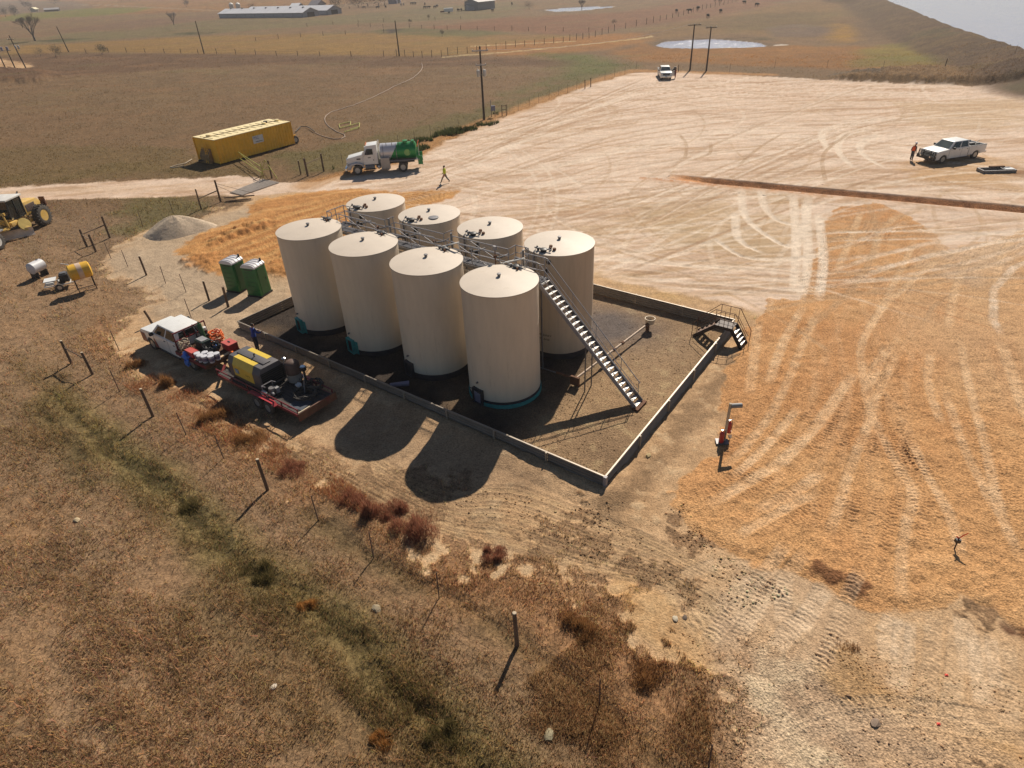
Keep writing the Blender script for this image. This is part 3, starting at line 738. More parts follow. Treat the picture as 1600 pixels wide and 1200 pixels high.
def noise(scale, det=5, rough=.65, dist=0):
    n_ = N.new('ShaderNodeTexNoise'); n_.inputs['Scale'].default_value = scale; n_.inputs['Detail'].default_value = det; n_.inputs['Roughness'].default_value = rough; n_.inputs['Distortion'].default_value = dist
    L.new(tc.outputs['Object'], n_.inputs['Vector']); return n_
def mrange(src, a, b_, c, d):
    m_ = N.new('ShaderNodeMapRange'); 
    for i_, v_ in zip((1, 2, 3, 4), (a, b_, c, d)): m_.inputs[i_].default_value = v_
    L.new(src, m_.inputs[0]); return m_.outputs[0]
def mathn(op, a, b_):
    m_ = N.new('ShaderNodeMath'); m_.operation = op
    for i_, v_ in ((0, a), (1, b_)):
        if hasattr(v_, 'is_linked') or hasattr(v_, 'links'): L.new(v_, m_.inputs[i_])
        else: m_.inputs[i_].default_value = v_
    return m_.outputs[0]
nF = noise(13, 3, .75); nA = noise(9, 6, .75); nB = noise(2.2, 6, .7, .6); nC = noise(.35, 6, .65)
vor = N.new('ShaderNodeTexVoronoi'); vor.inputs['Scale'].default_value = 16; L.new(tc.outputs['Object'], vor.inputs['Vector'])
vB = mrange(nA.outputs['Fac'], .3, .7, -.5, .5)
amp = mathn('ADD', mathn('MULTIPLY', ag.outputs['Fac'], .55), mathn('MULTIPLY', as_.outputs['Fac'], .35))
amp = mathn('ADD', amp, .10)
f1 = mathn('MULTIPLY', vB, amp)
vC = mathn('MULTIPLY', mrange(nB.outputs['Fac'], .3, .7, -.5, .5), mathn('ADD', mathn('MULTIPLY', ag.outputs['Fac'], .45), .12))
vD = mathn('MULTIPLY', mrange(nC.outputs['Fac'], .3, .7, -.5, .5), .16)
vF = mathn('MULTIPLY', mrange(nF.outputs['Fac'], .32, .68, -.5, .5), mathn('ADD', mathn('MULTIPLY', as_.outputs['Fac'], .95), mathn('ADD', mathn('MULTIPLY', ag.outputs['Fac'], .6), .22)))
tot = mathn('ADD', mathn('ADD', mathn('ADD', mathn('ADD', f1, vC), vD), 1.0), vF)
sc_ = N.new('ShaderNodeVectorMath'); sc_.operation = 'SCALE'
L.new(atn.outputs['Color'], sc_.inputs[0]); L.new(tot, sc_.inputs['Scale'])
L.new(sc_.outputs[0], b.inputs['Base Color'])
hgt = mathn('ADD', mathn('MULTIPLY', nA.outputs['Fac'], mathn('ADD', mathn('MULTIPLY', ag.outputs['Fac'], 1.0), mathn('ADD', mathn('MULTIPLY', as_.outputs['Fac'], .7), .22))),
            mathn('MULTIPLY', vor.outputs['Distance'], mathn('MULTIPLY', as_.outputs['Fac'], -.8)))
hgt = mathn('ADD', hgt, mathn('MULTIPLY', nF.outputs['Fac'], mathn('MULTIPLY', as_.outputs['Fac'], .6)))
hgt = mathn('ADD', hgt, mathn('MULTIPLY', nB.outputs['Fac'], mathn('ADD', mathn('MULTIPLY', ag.outputs['Fac'], 2.0), .6)))
bp = N.new('ShaderNodeBump'); bp.inputs['Strength'].default_value = .7; bp.inputs['Distance'].default_value = .055
L.new(hgt, bp.inputs['Height']); L.new(bp.outputs[0], b.inputs['Normal'])
ground.data.materials.append(gm)

# the cut bank: a finely meshed strip sunk into the pad
ta, e, nrm, L0, ins = PATCH
Zc = Z.copy(); Zc[ins] = -1.2
_co = np.empty(NR * NC * 3, np.float32); ground.data.vertices.foreach_get('co', _co); _co.reshape(-1, 3)[:, 2] = Zc.ravel(); ground.data.vertices.foreach_set('co', _co); del _co, Zc
ts = np.arange(0, L0 + .01, .12); ls = np.concatenate([np.linspace(-1.6, -.1, 6), np.linspace(0, .62, 10), np.linspace(.8, 2.1, 8), np.linspace(2.4, 3.9, 5)])
TS, LS = np.meshgrid(ts, ls, indexing='ij')
PX = ta.x + e.x * TS - nrm.x * LS; PY = ta.y + e.y * TS - nrm.y * LS
jt = np.clip(np.searchsorted(Y1, PY.ravel()), 1, NR - 1); it = np.clip(np.searchsorted(uu, PX.ravel() / W1[jt]), 1, NC - 1)
pc = COL[jt, it].reshape(*PX.shape, 3).copy(); pz = np.full(PX.shape, .012, np.float32)
dd_ = .44 * np.clip(TS / 5.0, 0, 1); f1 = fbm(PX, PY, .45, 4, 31)
prof = np.interp(LS.ravel(), [-2, 0, .6, .8, 2.1, 5], [0, 0, -1, -1, 0, 0]).reshape(LS.shape)
pz = pz + prof * dd_ + (prof < 0) * f1 * .02 * (dd_ / .44)
edge_ = np.clip((LS + 1.6) / .25, 0, 1) * np.clip((3.9 - LS) / .25, 0, 1) * np.clip(TS / .5, 0, 1) * np.clip((L0 - TS) / .5, 0, 1)
pz = pz - (1 - edge_) * .05
km = np.clip(-prof * 3, 0, 1)[..., None] * np.clip(TS / 2.0, 0, 1)[..., None]
pc = pc * (1 - km) + km * (rgb(222, 156, 104) * (1 + .25 * f1[..., None]))
bank = grid_object('cut_bank_soil', PX.astype(np.float32), PY.astype(np.float32), pz.astype(np.float32), np.clip(pc, .01, .85).astype(np.float32), {'grassy': np.zeros(PX.shape), 'stony': km[..., 0]})
bank.data.materials.append(gm); tag(bank, 'reddish-brown cut bank running across the white pad', None, None, 'structure')

def gz(x_, y_):
    """ground height at a world point"""
    j = int(np.clip(np.searchsorted(Y1, y_), 1, NR - 1)); i = int(np.clip(np.searchsorted(uu, x_ / W1[j]), 1, NC - 1))
    return float(Z[j, i])

# water
M_water = bpy.data.materials.new('water'); M_water.use_nodes = True
nt = M_water.node_tree; N = nt.nodes; L = nt.links; b = N['Principled BSDF']
b.inputs['Base Color'].default_value = (.36, .36, .46, 1); b.inputs['Roughness'].default_value = .12; b.inputs['IOR'].default_value = 1.33
tc = N.new('ShaderNodeTexCoord'); mpw = N.new('ShaderNodeMapping'); mpw.inputs['Scale'].default_value = (.35, 1.6, 1); L.new(tc.outputs['Object'], mpw.inputs[0])
nw = N.new('ShaderNodeTexNoise'); nw.inputs['Scale'].default_value = .8; nw.inputs['Detail'].default_value = 5; L.new(mpw.outputs[0], nw.inputs['Vector'])
bw = N.new('ShaderNodeBump'); bw.inputs['Strength'].default_value = .9; bw.inputs['Distance'].default_value = .25; L.new(nw.outputs['Fac'], bw.inputs['Height']); L.new(bw.outputs[0], b.inputs['Normal'])
def water(name, pts, z, label):
    me = bpy.data.meshes.new(name); n_ = len(pts)
    me.from_pydata([(x_, y_, z) for x_, y_ in pts], [], [tuple(range(n_))])
    me.materials.append(M_water); o = bpy.data.objects.new(name, me); C.objects.link(o)
    return tag(o, label, None, None, 'structure')
def grow(pts, k):
    c = sum((Vector(p) for p in pts), Vector((0, 0))) / len(pts)
    return [tuple(Vector(p) + (Vector(p) - c).normalized() * k) for p in pts]
water('pond_water', grow(px2w(pond1), 1.5), -.16, 'pale pond behind the two power poles')
water('pond_water', grow(px2w(pond2), 2.5), -.16, 'narrow far pond in the purple-brown field')
water('lake_water', lake_w, CR - .35, 'bright lake water beyond the grassy dam')
# ================================================================== TANK BATTERY
R, TH = 1.829, 6.05
SP, RD, RA = 4.628, 5.451, -0.17
def text_mesh(txt, size, name='lettering'):
    cu = bpy.data.curves.new(name, 'FONT'); cu.body = txt; cu.size = size; cu.align_x = 'CENTER'; cu.align_y = 'CENTER'
    o = bpy.data.objects.new(name, cu); C.objects.link(o)
    bpy.context.view_layer.update()
    me = bpy.data.meshes.new_from_object(o.evaluated_get(bpy.context.evaluated_depsgraph_get()))
    bpy.data.objects.remove(o); bpy.data.curves.remove(cu)
    return me
def sign_text(txt, size, M, m, parent, name='lettering'):
    me = text_mesh(txt, size, name); me.transform(M); me.materials.clear(); me.materials.append(m)
    o = bpy.data.objects.new(name, me); C.objects.link(o); o.parent = parent; return o

def tank_shell(mb_):
    n = 64; prof = []
    zs = [0, .02, .36, 2.0, 2.0, 2.02, 2.02, 4.0, 4.0, 4.02, 4.02, TH]
    rs = [R, R, R, R, R + .006, R + .006, R, R, R + .006, R + .006, R, R]
    mb_.lathe(list(zip(rs, zs)), n=n)
protos = {}
def make_tank(name, label, u, n_, kind, door=None, ring=None):
    root = thing('storage_tank', label, 'storage tank', W(u, n_), PH, 'cream storage tanks inside the containment wall')
    sh = MB(); sh.lathe([(R, .34), (R, TH)], n=72)
    for z_ in (1.92, 3.98): sh.lathe([(R + .002, z_), (R + .005, z_ + .006), (R + .002, z_ + .012)], n=72)
    sh.build('shell', M_cream, root, True)
    MB().lathe([(R + .006, -.1), (R + .004, .34)], n=72).build('base_band', M_dark, root, True)
    MB().lathe([(R + .03, TH - .05), (R + .03, TH + .005), (R - .02, TH + .012), (.001, TH + .21)], n=72).build('roof', M_roof, root, True, angle=25)
    v = MB(); v.lathe([(.075, TH + .18), (.075, TH + .30), (.1, TH + .30), (.1, TH + .34), (.001, TH + .35)], n=14)
    v.build('roof_vent', M_dsteel, root, True)
    s = 1 if n_ < 2 else -1                      # the hatches face the walkway
    hx, hy = (-.1 if s > 0 else .02), s * 1.52
    h = MB(); h.lathe([(.16, TH + .0), (.16, TH + .14), (.19, TH + .14), (.19, TH + .18), (.08, TH + .22), (.001, TH + .22)], (hx, hy, 0), 16)
    hb = h.build('thief_hatch', M_blackm, root, True)
    MB().tube([(hx - .32, hy - .02, TH + .06), (hx - .32, hy - .02, TH + .2)], .07, 8).tube([(hx - .55, hy, TH + .16), (hx + .42, hy - .1 * s, TH + .16)], .035, 6).build('gauge_pipe', M_dsteel, root)
    MB().tube([(hx + .25, hy - .28 * s, TH + .05), (hx + .25, hy - .28 * s, TH + .22)], .055, 8).build('relief_valve', M_rust, root)
    if s < 0:
        for q, (px_, pz) in enumerate(((.52, TH - .35), (.42, TH - .85))):
            a = math.atan2(-1, .28 if q == 0 else .22)
            o = MB().lathe([(.12, 0), (.12, .06), (.09, .06), (.09, .1), (.001, .1)], (0, 0, 0), 14, 'x').build('nozzle', M_blackm, root, True)
            o.location = (R * math.cos(a) * .995, R * math.sin(a) * .995, pz); o.rotation_euler = (0, 0, a)
        MB().tube([(-.28, -R - .12, .4), (-.28, -R - .12, TH + .1), (-.28, -R + .2, TH + .3)], .05, 8).build('fill_pipe', M_dsteel, root)
        MB().tube([(.1, hy + .55, TH + .08), (.1, hy + .55, TH + .2)], .09, 10).build('roof_nozzle', M_rust, root)
        MB().tube([(.45, hy + .35, TH + .08), (.45, hy + .35, TH + .18)], .09, 10).build('roof_nozzle', M_rust, root)
    if ring:
        MB().lathe([(R + .012, -.05), (R + .012, .19), (R + .05, .19), (R + .05, -.05)], n=72).build('base_ring', ring, root, True)
    if door:
        a = math.radians(-102 if door != 'grey' else -98); fr, hgt = (M_teal, .88) if door in ('teal',) else (M_dark, .86)
        d = MB(); w, t = .66, .2
        for sx in (-1, 1): d.box(sx * (w / 2 - .03), 0, hgt / 2 + .03, .06, t, hgt)
        d.box(0, 0, hgt + .0, w - .12, t, .06); d.box(0, 0, .06, w - .12, t, .06)
        o = d.build('manway_frame', fr, root); o.location = ((R + .06) * math.cos(a), (R + .06) * math.sin(a), 0); o.rotation_euler = (0, 0, a + PI / 2)
        if door == 'teal':
            e = MB().box(0, 0, hgt / 2, .22, .05, hgt * .9).build('paint_patch', M_teal, root); o2 = e
            a2 = a + .25; o2.location = ((R - .015) * math.cos(a2), (R - .015) * math.sin(a2), 0); o2.rotation_euler = (0, 0, a2 + PI / 2)
        c = MB().box(0, .03, hgt / 2 + .03, w - .12, .1, hgt - .1).build('manway_cover', M_blackm if door != 'grey' else mat('lilac_plate', (.23, .20, .25), .6), root)
        c.location = o.location; c.rotation_euler = o.rotation_euler
        if door == 'grey':
            c.scale = (1, 1, .85)
            MB().tube([(-.42, -.16, hgt + .05), (.45, -.16, hgt - .04)], .02, 6).tube([(.3, -.16, hgt), (.36, -.3, hgt + .12)], .03, 6).build('davit_bar', M_blackm, o)
        q = MB().tube([(0, 0, 0), (0, -.1, 0)], .05, 8).build('sample_port', M_dsteel, root)
        q.location = ((R + .01) * math.cos(a), (R + .01) * math.sin(a), 1.25); q.rotation_euler = (0, 0, a + PI / 2)
    return root
front_lab = ['cream storage tank with a teal door frame at the left end of the front row',
             'cream storage tank with a teal door frame, second from left in the front row',
             'cream storage tank with a dark door frame, third from left in the front row',
             'cream storage tank with a teal ring round its foot, nearest the camera']
back_lab = ['cream storage tank at the far left end of the back row',
            'cream storage tank in the back row with a round plate on its roof',
            'cream storage tank in the back row with no roof plate, third from left',
            'cream storage tank with rust streaks and black lettering beside the stairs']
for i in range(4):
    make_tank('t', front_lab[i], SP * i, 0, 0, door=('teal', 'teal', 'dark', 'grey')[i], ring=M_teal if i == 3 else None)
M_rstreak = mat('tank_rusty_cream', (.54, .43, .31), .6, 0, .10, 1.5, stretch=(3, 3, .3), dirt=((.30, .15, .07), 1.5, .60, .86))
for i in range(4):
    t_ = make_tank('t', back_lab[i], SP * i + RA, RD, 0)
    if i == 1:
        MB().lathe([(.30, TH + .07), (.30, TH + .125), (.27, TH + .13), (.001, TH + .13)], (.85, -.55, 0), 20).build('roof_plate', M_dsteel, t_, True)
    if i == 3:
        for ch in t_.children:
            if ch.name.startswith('shell'): ch.data.materials[0] = M_rstreak
        for txt, z_, sz in (('EL RUSHNEY', 1.42, .17), ('TRK LEASE', 1.18, .16)):
            me = text_mesh(txt, sz)
            a0 = math.radians(-86 + 0)
            for v in me.vertices:
                a = a0 + v.co.x / R; v.co = Vector(((R + .012) * math.cos(a), (R + .012) * math.sin(a), z_ + v.co.y))
            me.materials.clear(); me.materials.append(M_text)
            o = bpy.data.objects.new('lettering', me); C.objects.link(o); o.parent = t_

# ------------------------------------------------------------------ catwalk between the rows
DK = 5.42
cw = thing('catwalk', 'long grey steel catwalk with railings running between the two tank rows', 'walkway', W(0, 0), PH)
secs = [(.25, 3.68), (4.45, 8.16), (8.75, 12.5)]
bays = [(-.6, .25), (3.68, 4.45), (8.16, 8.75), (12.5, 13.2)]
n0, n1, n2 = 1.92, 2.58, 3.22
M_deck = mat('deck_grating', (.12, .12, .135), .7, .3, .2, 20)
d = MB()
for k in range(0, 156):
    u = -.6 + k * .1; nn_ = n2 if any(a - .02 <= u <= b + .02 for a, b in bays) else n1
    d.box(u, (n0 + nn_) / 2, DK, .055, nn_ - n0, .035)
d.build('deck', M_deck, cw)
e = MB()
for nn_ in (n0, n1): e.beam((-.6, nn_, DK - .12), (14.7, nn_, DK - .12), .05, .16)
for a, b in bays: e.beam((a, n2, DK - .12), (b, n2, DK - .12), .05, .16)
for u in np.arange(-.5, 14.8, 1.15): e.beam((u, n0 + .025, DK - .1), (u, n1 - .025, DK - .1), .05, .08)
e.build('deck_frame', M_dsteel, cw)
RT = DK + 1.0
def rail(path, posts, diag=None, name='railing'):
    """three rails along a path with posts"""
    m_ = MB()
    for z_ in (RT, DK + .62, DK + .30): m_.tube([(u, v, z_) for u, v in path], .024 if z_ == RT else .019, 6)
    for u, v in posts: m_.tube([(u, v, DK - .1), (u, v, RT)], .024, 6)
    return m_.build(name, M_steel, cw)
rail([(-.6, n0), (-.6, n2)], [(-.6, n0), (-.6, (n0 + n2) / 2), (-.6, n2)])
rail([(-.6, n2), (.0, n2)], [(.0, n2)])
rail([(-.6, n0), (-.2, n0)], [(-.2, n0)])
for a, b in secs:
    rail([(a, n1), (b, n1), (b, n2), (b + .12, n2)], [(a, n1), ((a + b) / 2, n1), (b, n1), (b, n2)])
    rail([(a + .25, n0), (b - .05, n0)], [(a + .25, n0), ((a + b) / 2, n0), (b - .05, n0)])
    g = MB()
    g.tube([(a + 1.3, n1, RT - .05), (b - .15, n1, DK + .05)], .02, 6); g.tube([(a + 1.0, n0, RT - .1), (b - .6, n0, DK + .05)], .02, 6)
    g.build('brace', M_steel, cw)
rail([(12.5, n2), (13.3, n2), (13.3, n1), (14.7, n1)], [(13.3, n2), (13.3, n1), (14.0, n1), (14.7, n1)])
rail([(13.4, n0), (14.7, n0)], [(13.4, n0), (14.1, n0), (14.7, n0)])
pp = MB()
pp.tube([(-.4, n0 - .02, DK - .42), (14.2, n0 - .02, DK - .42)], .07, 8)
pp.tube([(-.4, n0 + .25, DK - .5), (14.2, n0 + .25, DK - .5)], .05, 8)
for i in range(4):
    u = SP * i; pp.tube([(u + .6, n0, DK - .42), (u + .6, n0 - .4, DK - .42)], .05, 8)
pp.build('header_pipe', mat('pipe_cream', (.5, .45, .38), .5), cw)
lg = MB()
for u in (2.15, 6.8, 11.45, 14.5):
    for v in (n0 + .03, n1 - .03):
        cw_leg = MB().beam((u, v, -.05), (u, v, DK - .2), .07, .07).build('leg', M_dsteel, cw)
for i in range(3):
    u = SP * (i + 1); 
    MB().tube([(u - .15, n0 + .25, DK), (u - .15, n0 + .25, DK + 1.35)], .06, 8).tube([(u - .15, n0 + .25, DK + .5), (u + .2, n0 + .25, DK + .5)], .05, 8).build('valve_riser', M_dsteel, cw)
for k_, u in enumerate((1.2, 2.9, 5.3, 7.4, 10.0, 11.6)):
    MB().tube([(u, n1 + .05, DK - .3), (u, n1 + .05, DK + .35), (u + .25, n1 + .35, DK + .35), (u + .25, n1 + .9, DK + .3)], .045, 6).build('branch_pipe', M_dsteel, cw)
    MB().box(u, n1 + .05, DK + .42, .14, .14, .12).build('valve_handle', M_rust if k_ % 2 else M_blackm, cw)
for u in (8.9, 13.05):    # counterweighted swing arms
    g = MB(); g.beam((u - .1, n0 - .2, RT - .3), (u + .95, n0 - .05, RT + .08), .16, .05); g.tube([(u + .95, n0 - .05, RT + .08), (u + 1.0, n0, RT - .9)], .03, 6); g.beam((u - .3, n0 - .3, RT - .35), (u + .2, n0 - .15, RT - .22), .05, .05)
    g.build('swing_arm', mat('pale_steel', (.55, .53, .50), .5, .3), cw)
g = MB().tube([(12.3, n0 - .15, DK - .1), (12.3, n0 - .15, DK + 1.25)], .03, 6).build('gauge_post', M_rust, cw)
MB().box(12.3, n0 - .15, DK + 1.3, .16, .12, .2).build('gauge_box', M_steel, g)

# ------------------------------------------------------------------ stairs
st = thing('access_stairs', 'steep grey steel stairs with handrails leading down from the catwalk', 'stairs', W(0, 0), PH)
sn0, sn1 = 1.92, 2.62
A_, B_ = Vector((14.75, 0, DK)), Vector((20.35, 0, .02))
for v in (sn0, sn1):
    MB().beam((A_.x, v, A_.z - .06), (B_.x, v, B_.z + .08), .05, .2).build('stringer', M_dsteel if v == sn1 else M_steel, st)
nst = 25
M_tread = mat('tread_plate', (.50, .48, .46), .45, .4, .15, 12)
for k in range(nst):
    t_ = (k + .6) / nst; p = A_.lerp(B_, t_)
    MB().box(p.x, (sn0 + sn1) / 2, p.z, .22, sn1 - sn0 - .06, .03).build('tread', M_tread, st)
for v in (sn0, sn1):
    r_ = MB(); up = Vector((0, 0, 1))
    off = .95
    r_.tube([(A_.x - .1, v, A_.z + 1.0), (A_.x + .1, v, A_.z + off), (B_.x - .15, v, B_.z + off + .1)] + ([] if v == sn1 else [(B_.x - .15, v, B_.z + .1)]), .022, 6)
    r_.tube([(A_.x, v, A_.z + .5), (B_.x - .2, v, B_.z + .55)], .017, 6)
    for t_ in (.02, .28, .52, .78, .96):
        p = A_.lerp(B_, t_); r_.tube([(p.x, v, p.z), (p.x, v, p.z + off + .03)], .018, 6)
    r_.build('handrail', M_steel, st)
MB().box(20.42, (sn0 + sn1) / 2, .05, .3, .95, .1).build('foot_pad', M_rust, st)
MB().beam((17.5, sn0 + .02, 0), (17.5, sn0 + .02, 2.7), .05).beam((17.5, sn1 - .02, 0), (17.5, sn1 - .02, 2.7), .05).build('support_leg', M_dsteel, st)

# ------------------------------------------------------------------ containment wall
cwall = thing('containment_wall', 'low corrugated steel containment wall boxing in the eight tanks', 'wall', W(0, 0), PH)
WH = .62
cor = [(-3.9, -3.8), (21.9, -3.8), (21.4, 12.2), (-3.9, 12.2)]
def wall_run(a, b, seg=3.0):
    a = Vector((*a, 0)); b = Vector((*b, 0)); e = b - a; L0 = e.length; e /= L0; nn_ = Vector((e.y, -e.x, 0))
    k = max(1, round(L0 / seg))
    zs = np.linspace(-.06, WH, 60)
    for s in range(k):
        p, q = a + e * (L0 * s / k + .012), a + e * (L0 * (s + 1) / k - .012)
        off = [.05 * math.cos(2 * PI * z_ / .15) for z_ in zs]
        vs = []; fs = []
        for sgn in (0, .008):
            for z_, o_ in zip(zs, off):
                for c_ in (p, q): vs.append(tuple(c_ + nn_ * (o_ + sgn) + Vector((0, 0, z_))))
        n_ = len(zs)
        for z_ in range(n_ - 1):
            fs.append((2 * z_, 2 * z_ + 1, 2 * z_ + 3, 2 * z_ + 2)); fs.append((2 * n_ + 2 * z_ + 2, 2 * n_ + 2 * z_ + 3, 2 * n_ + 2 * z_ + 1, 2 * n_ + 2 * z_))
        m_ = MB().add(vs, fs); m_.build('wall_panel', M_wall, cwall, True, angle=60)
    c = MB().beam(a + Vector((0, 0, WH + .02)), b + Vector((0, 0, WH + .02)), .07, .03).build('top_rail', mat('pale_rail', (.30, .255, .205), .5, .3, .15, 2), cwall)
    for s in range(1, k):
        p = a + e * (L0 * s / k) + nn_ * .075
        MB().box(p.x, p.y, WH / 2, .07, .07, WH + .08, math.atan2(e.y, e.x)).build('wall_post', mat('tan_post', (.33, .28, .22), .6, .2), cwall)
for i in range(4): wall_run(cor[i], cor[(i + 1) % 4])
MB().box(21.93, -3.83, WH / 2, .14, .14, WH + .1).build('corner_post', M_steel, cwall)

# ------------------------------------------------------------------ stile over the wall corner
sl = thing('stile', 'dark steel stile with railings stepping over the wall corner', 'stile', W(21.45, 10.6), PH)
M_stile = mat('stile_dark', (.045, .032, .028), .6, .3, .3, 5)
M_stile2 = mat('stile_rust', (.12, .06, .035), .7, .3, .3, 5)
hw, ph_ = .4, 1.0
for v in (-hw, hw):
    m_ = MB(); m_.beam((-1.65, v, .0), (-.45, v, ph_), .06, .2); m_.beam((.45, v, ph_), (1.15, v, .0), .06, .2); m_.beam((-.5, v, ph_), (.5, v, ph_), .06, .18)
    m_.build('stringer', M_stile, sl)
for k in range(1, 5):
    t_ = k / 5
    MB().box(-1.65 + 1.2 * t_, 0, ph_ * t_, .2, 2 * hw - .08, .03).build('tread', M_stile2, sl)
    MB().box(1.15 - .7 * t_, 0, ph_ * t_, .2, 2 * hw - .08, .03).build('tread', M_tread, sl)
MB().box(0, 0, ph_ + .05, .95, 2 * hw - .08, .03).build('platform', M_stile, sl)
for v in (-hw, hw):
    m_ = MB(); m_.tube([(-1.75, v, .0), (-1.75, v, .85), (-.55, v, ph_ + 1.0), (.55, v, ph_ + 1.0), (1.3, v, .85), (1.3, v, .0)], .02, 6)
    m_.tube([(-1.6, v, .5), (-.5, v, ph_ + .5), (.5, v, ph_ + .5), (1.2, v, .45)], .016, 6)
    for u in (-.5, 0, .5): m_.tube([(u, v, ph_), (u, v, ph_ + 1.0)], .016, 6)
    m_.build('handrail', M_stile2, sl)

# ------------------------------------------------------------------ load line inside the containment
pl = thing('load_line_pipe', 'rusty load line pipe running low over the gravel inside the wall', 'pipe', W(0, 0), PH)
a, b = Vector((16.85, 2.1, .45)), Vector((17.3, 9.4, .45))
MB().tube([a, b], .06, 10).build('pipe_run', mat('pipe_tan', (.36, .27, .2), .6, .2, .3, 3), pl)
for t_ in (.35, .5, .62): 
    p = a.lerp(b, t_); MB().tube([p - Vector((0, .09, 0)), p + Vector((0, .09, 0))], .1, 10).build('flange', M_rust, pl)
MB().box(a.x, a.y - .05, .35, .5, .12, .5).box(a.x - .45, a.y - .1, .52, 1.3, .08, .09).tube([(a.x, a.y + .1, 0), (a.x, a.y + .1, .5)], .1, 8).build('valve_block', M_rust, pl)
MB().tube([(a.x - 1.1, a.y - .1, .5), (a.x - 3.6, a.y + .1, .3)], .035, 6).build('side_pipe', M_dsteel, pl)
MB().tube([b + Vector((0, 0, -.45)), b + Vector((0, 0, 0))], .11, 10).tube([b + Vector((0, -.3, 0)), b + Vector((0, .1, 0))], .1, 8).build('riser', M_rust, pl)
MB().lathe([(.24, .40), (.30, .72), (.31, .74), (.27, .74), (.22, .55), (.001, .55)], (b.x + .02, b.y + .22, 0), 20).build('drip_bucket', mat('bucket_tan', (.56, .45, .32), .6, 0, .15, 5), pl)

# ------------------------------------------------------------------ extinguisher stand
ex = thing('extinguisher_stand', 'post with a grey document tube and a tray beside the gravel', 'stand', at(1131, 690), math.radians(-8))
MB().box(0, 0, 1.05, .1, .1, 2.1).build('post', mat('pale_post', (.42, .36, .27), .8, 0, .2, 6), ex)
MB().tube([(.02, -.02, 1.98), (.50, .1, 1.95)], .11, 14).build('document_tube', mat('tube_grey', (.20, .20, .20), .6, .1, .1, 5), ex)
MB().box(-.1, -.08, .05, .55, .4, .06).build('tray', M_dsteel, ex)
MB().box(.5, .35, .04, .5, .25, .05, .2).build('loose_board', M_wood, ex)
def extinguisher(x_, y_, z_, label):
    p = at(1131, 690); r_ = thing('fire_extinguisher', label, 'fire extinguisher', (p.x + x_, p.y + y_, z_), 0, 'fire extinguishers beside the post')
    MB().lathe([(.105, 0), (.11, .02), (.11, .46), (.08, .54), (.035, .57), (.035, .6), (.001, .6)], n=18).build('cylinder', M_red, r_, True)
    MB().box(0, 0, .63, .07, .05, .07).beam((-.02, 0, .65), (.16, 0, .70), .025, .02).build('valve', M_chrome, r_)
    MB().tube([(.04, 0, .63), (.13, 0, .55), (.14, 0, .3), (.12, 0, .12)], .014, 6).build('hose', M_blackm, r_)
extinguisher(-.18, -.12, .09, 'red fire extinguisher standing on the tray, left of the post')
extinguisher(.22, .25, .35, 'red fire extinguisher hung higher, right of the post')
ex2 = MB().box(.22, .30, .33, .2, .06, .12).build('bracket', M_dsteel, ex)
# ================================================================== VEHICLES
def wheel(parent, x, y, r, w, side, tyre=None, rim=None, name='wheel', lug=False):
    """wheel standing on the ground at x, y; side = +1 left / -1 right (outer face)"""
    t = MB(); hw = w / 2
    t.lathe([(r * .55, -hw * .9), (r * .88, -hw), (r * .97, -hw * .8), (r, -hw * .4), (r, hw * .4), (r * .97, hw * .8), (r * .88, hw), (r * .55, hw * .9)], (x, y, r), 28, 'y', cap=False)
    if lug:
        for k in range(20):
            a = 2 * PI * k / 20
            for s_ in (-1, 1):
                c = Vector((x + math.cos(a) * r * .99, y + s_ * hw * .45, r + math.sin(a) * r * .99)); a2 = a + .16
                q = Vector((x + math.cos(a2) * r * 1.0, y + s_ * hw * .95, r + math.sin(a2) * r * 1.0))
                t.beam(Vector((x + math.cos(a - .05) * r * .99, y + s_ * .03, r + math.sin(a - .05) * r * .99)), q, .07, .1, up=(math.cos(a), 0, math.sin(a)))
    o = t.build(name, tyre or M_tyre, parent, True, angle=50)
    d = hw * .62 * side
    m_ = MB(); m_.lathe([(.001, d * .6), (r * .2, d * .6), (r * .22, d * .9), (r * .3, d * .9), (r * .42, d * .55), (r * .55, d * 1.0), (r * .6, d * 1.35)], (x, y, r), 24, 'y')
    m_.lathe([(.001, -d * .3), (r * .6, -d * .3)], (x, y, r), 16, 'y'); m_.build('rim', rim or M_rim, o, True, angle=50)
    return o
def quadp(a, b, c, d, u0, u1, v0, v1):
    a, b, c, d = map(Vector, (a, b, c, d))
    f = lambda u, v: (a * (1 - u) + b * u) * (1 - v) + (d * (1 - u) + c * u) * v
    return [f(u0, v0), f(u1, v0), f(u1, v1), f(u0, v1)]
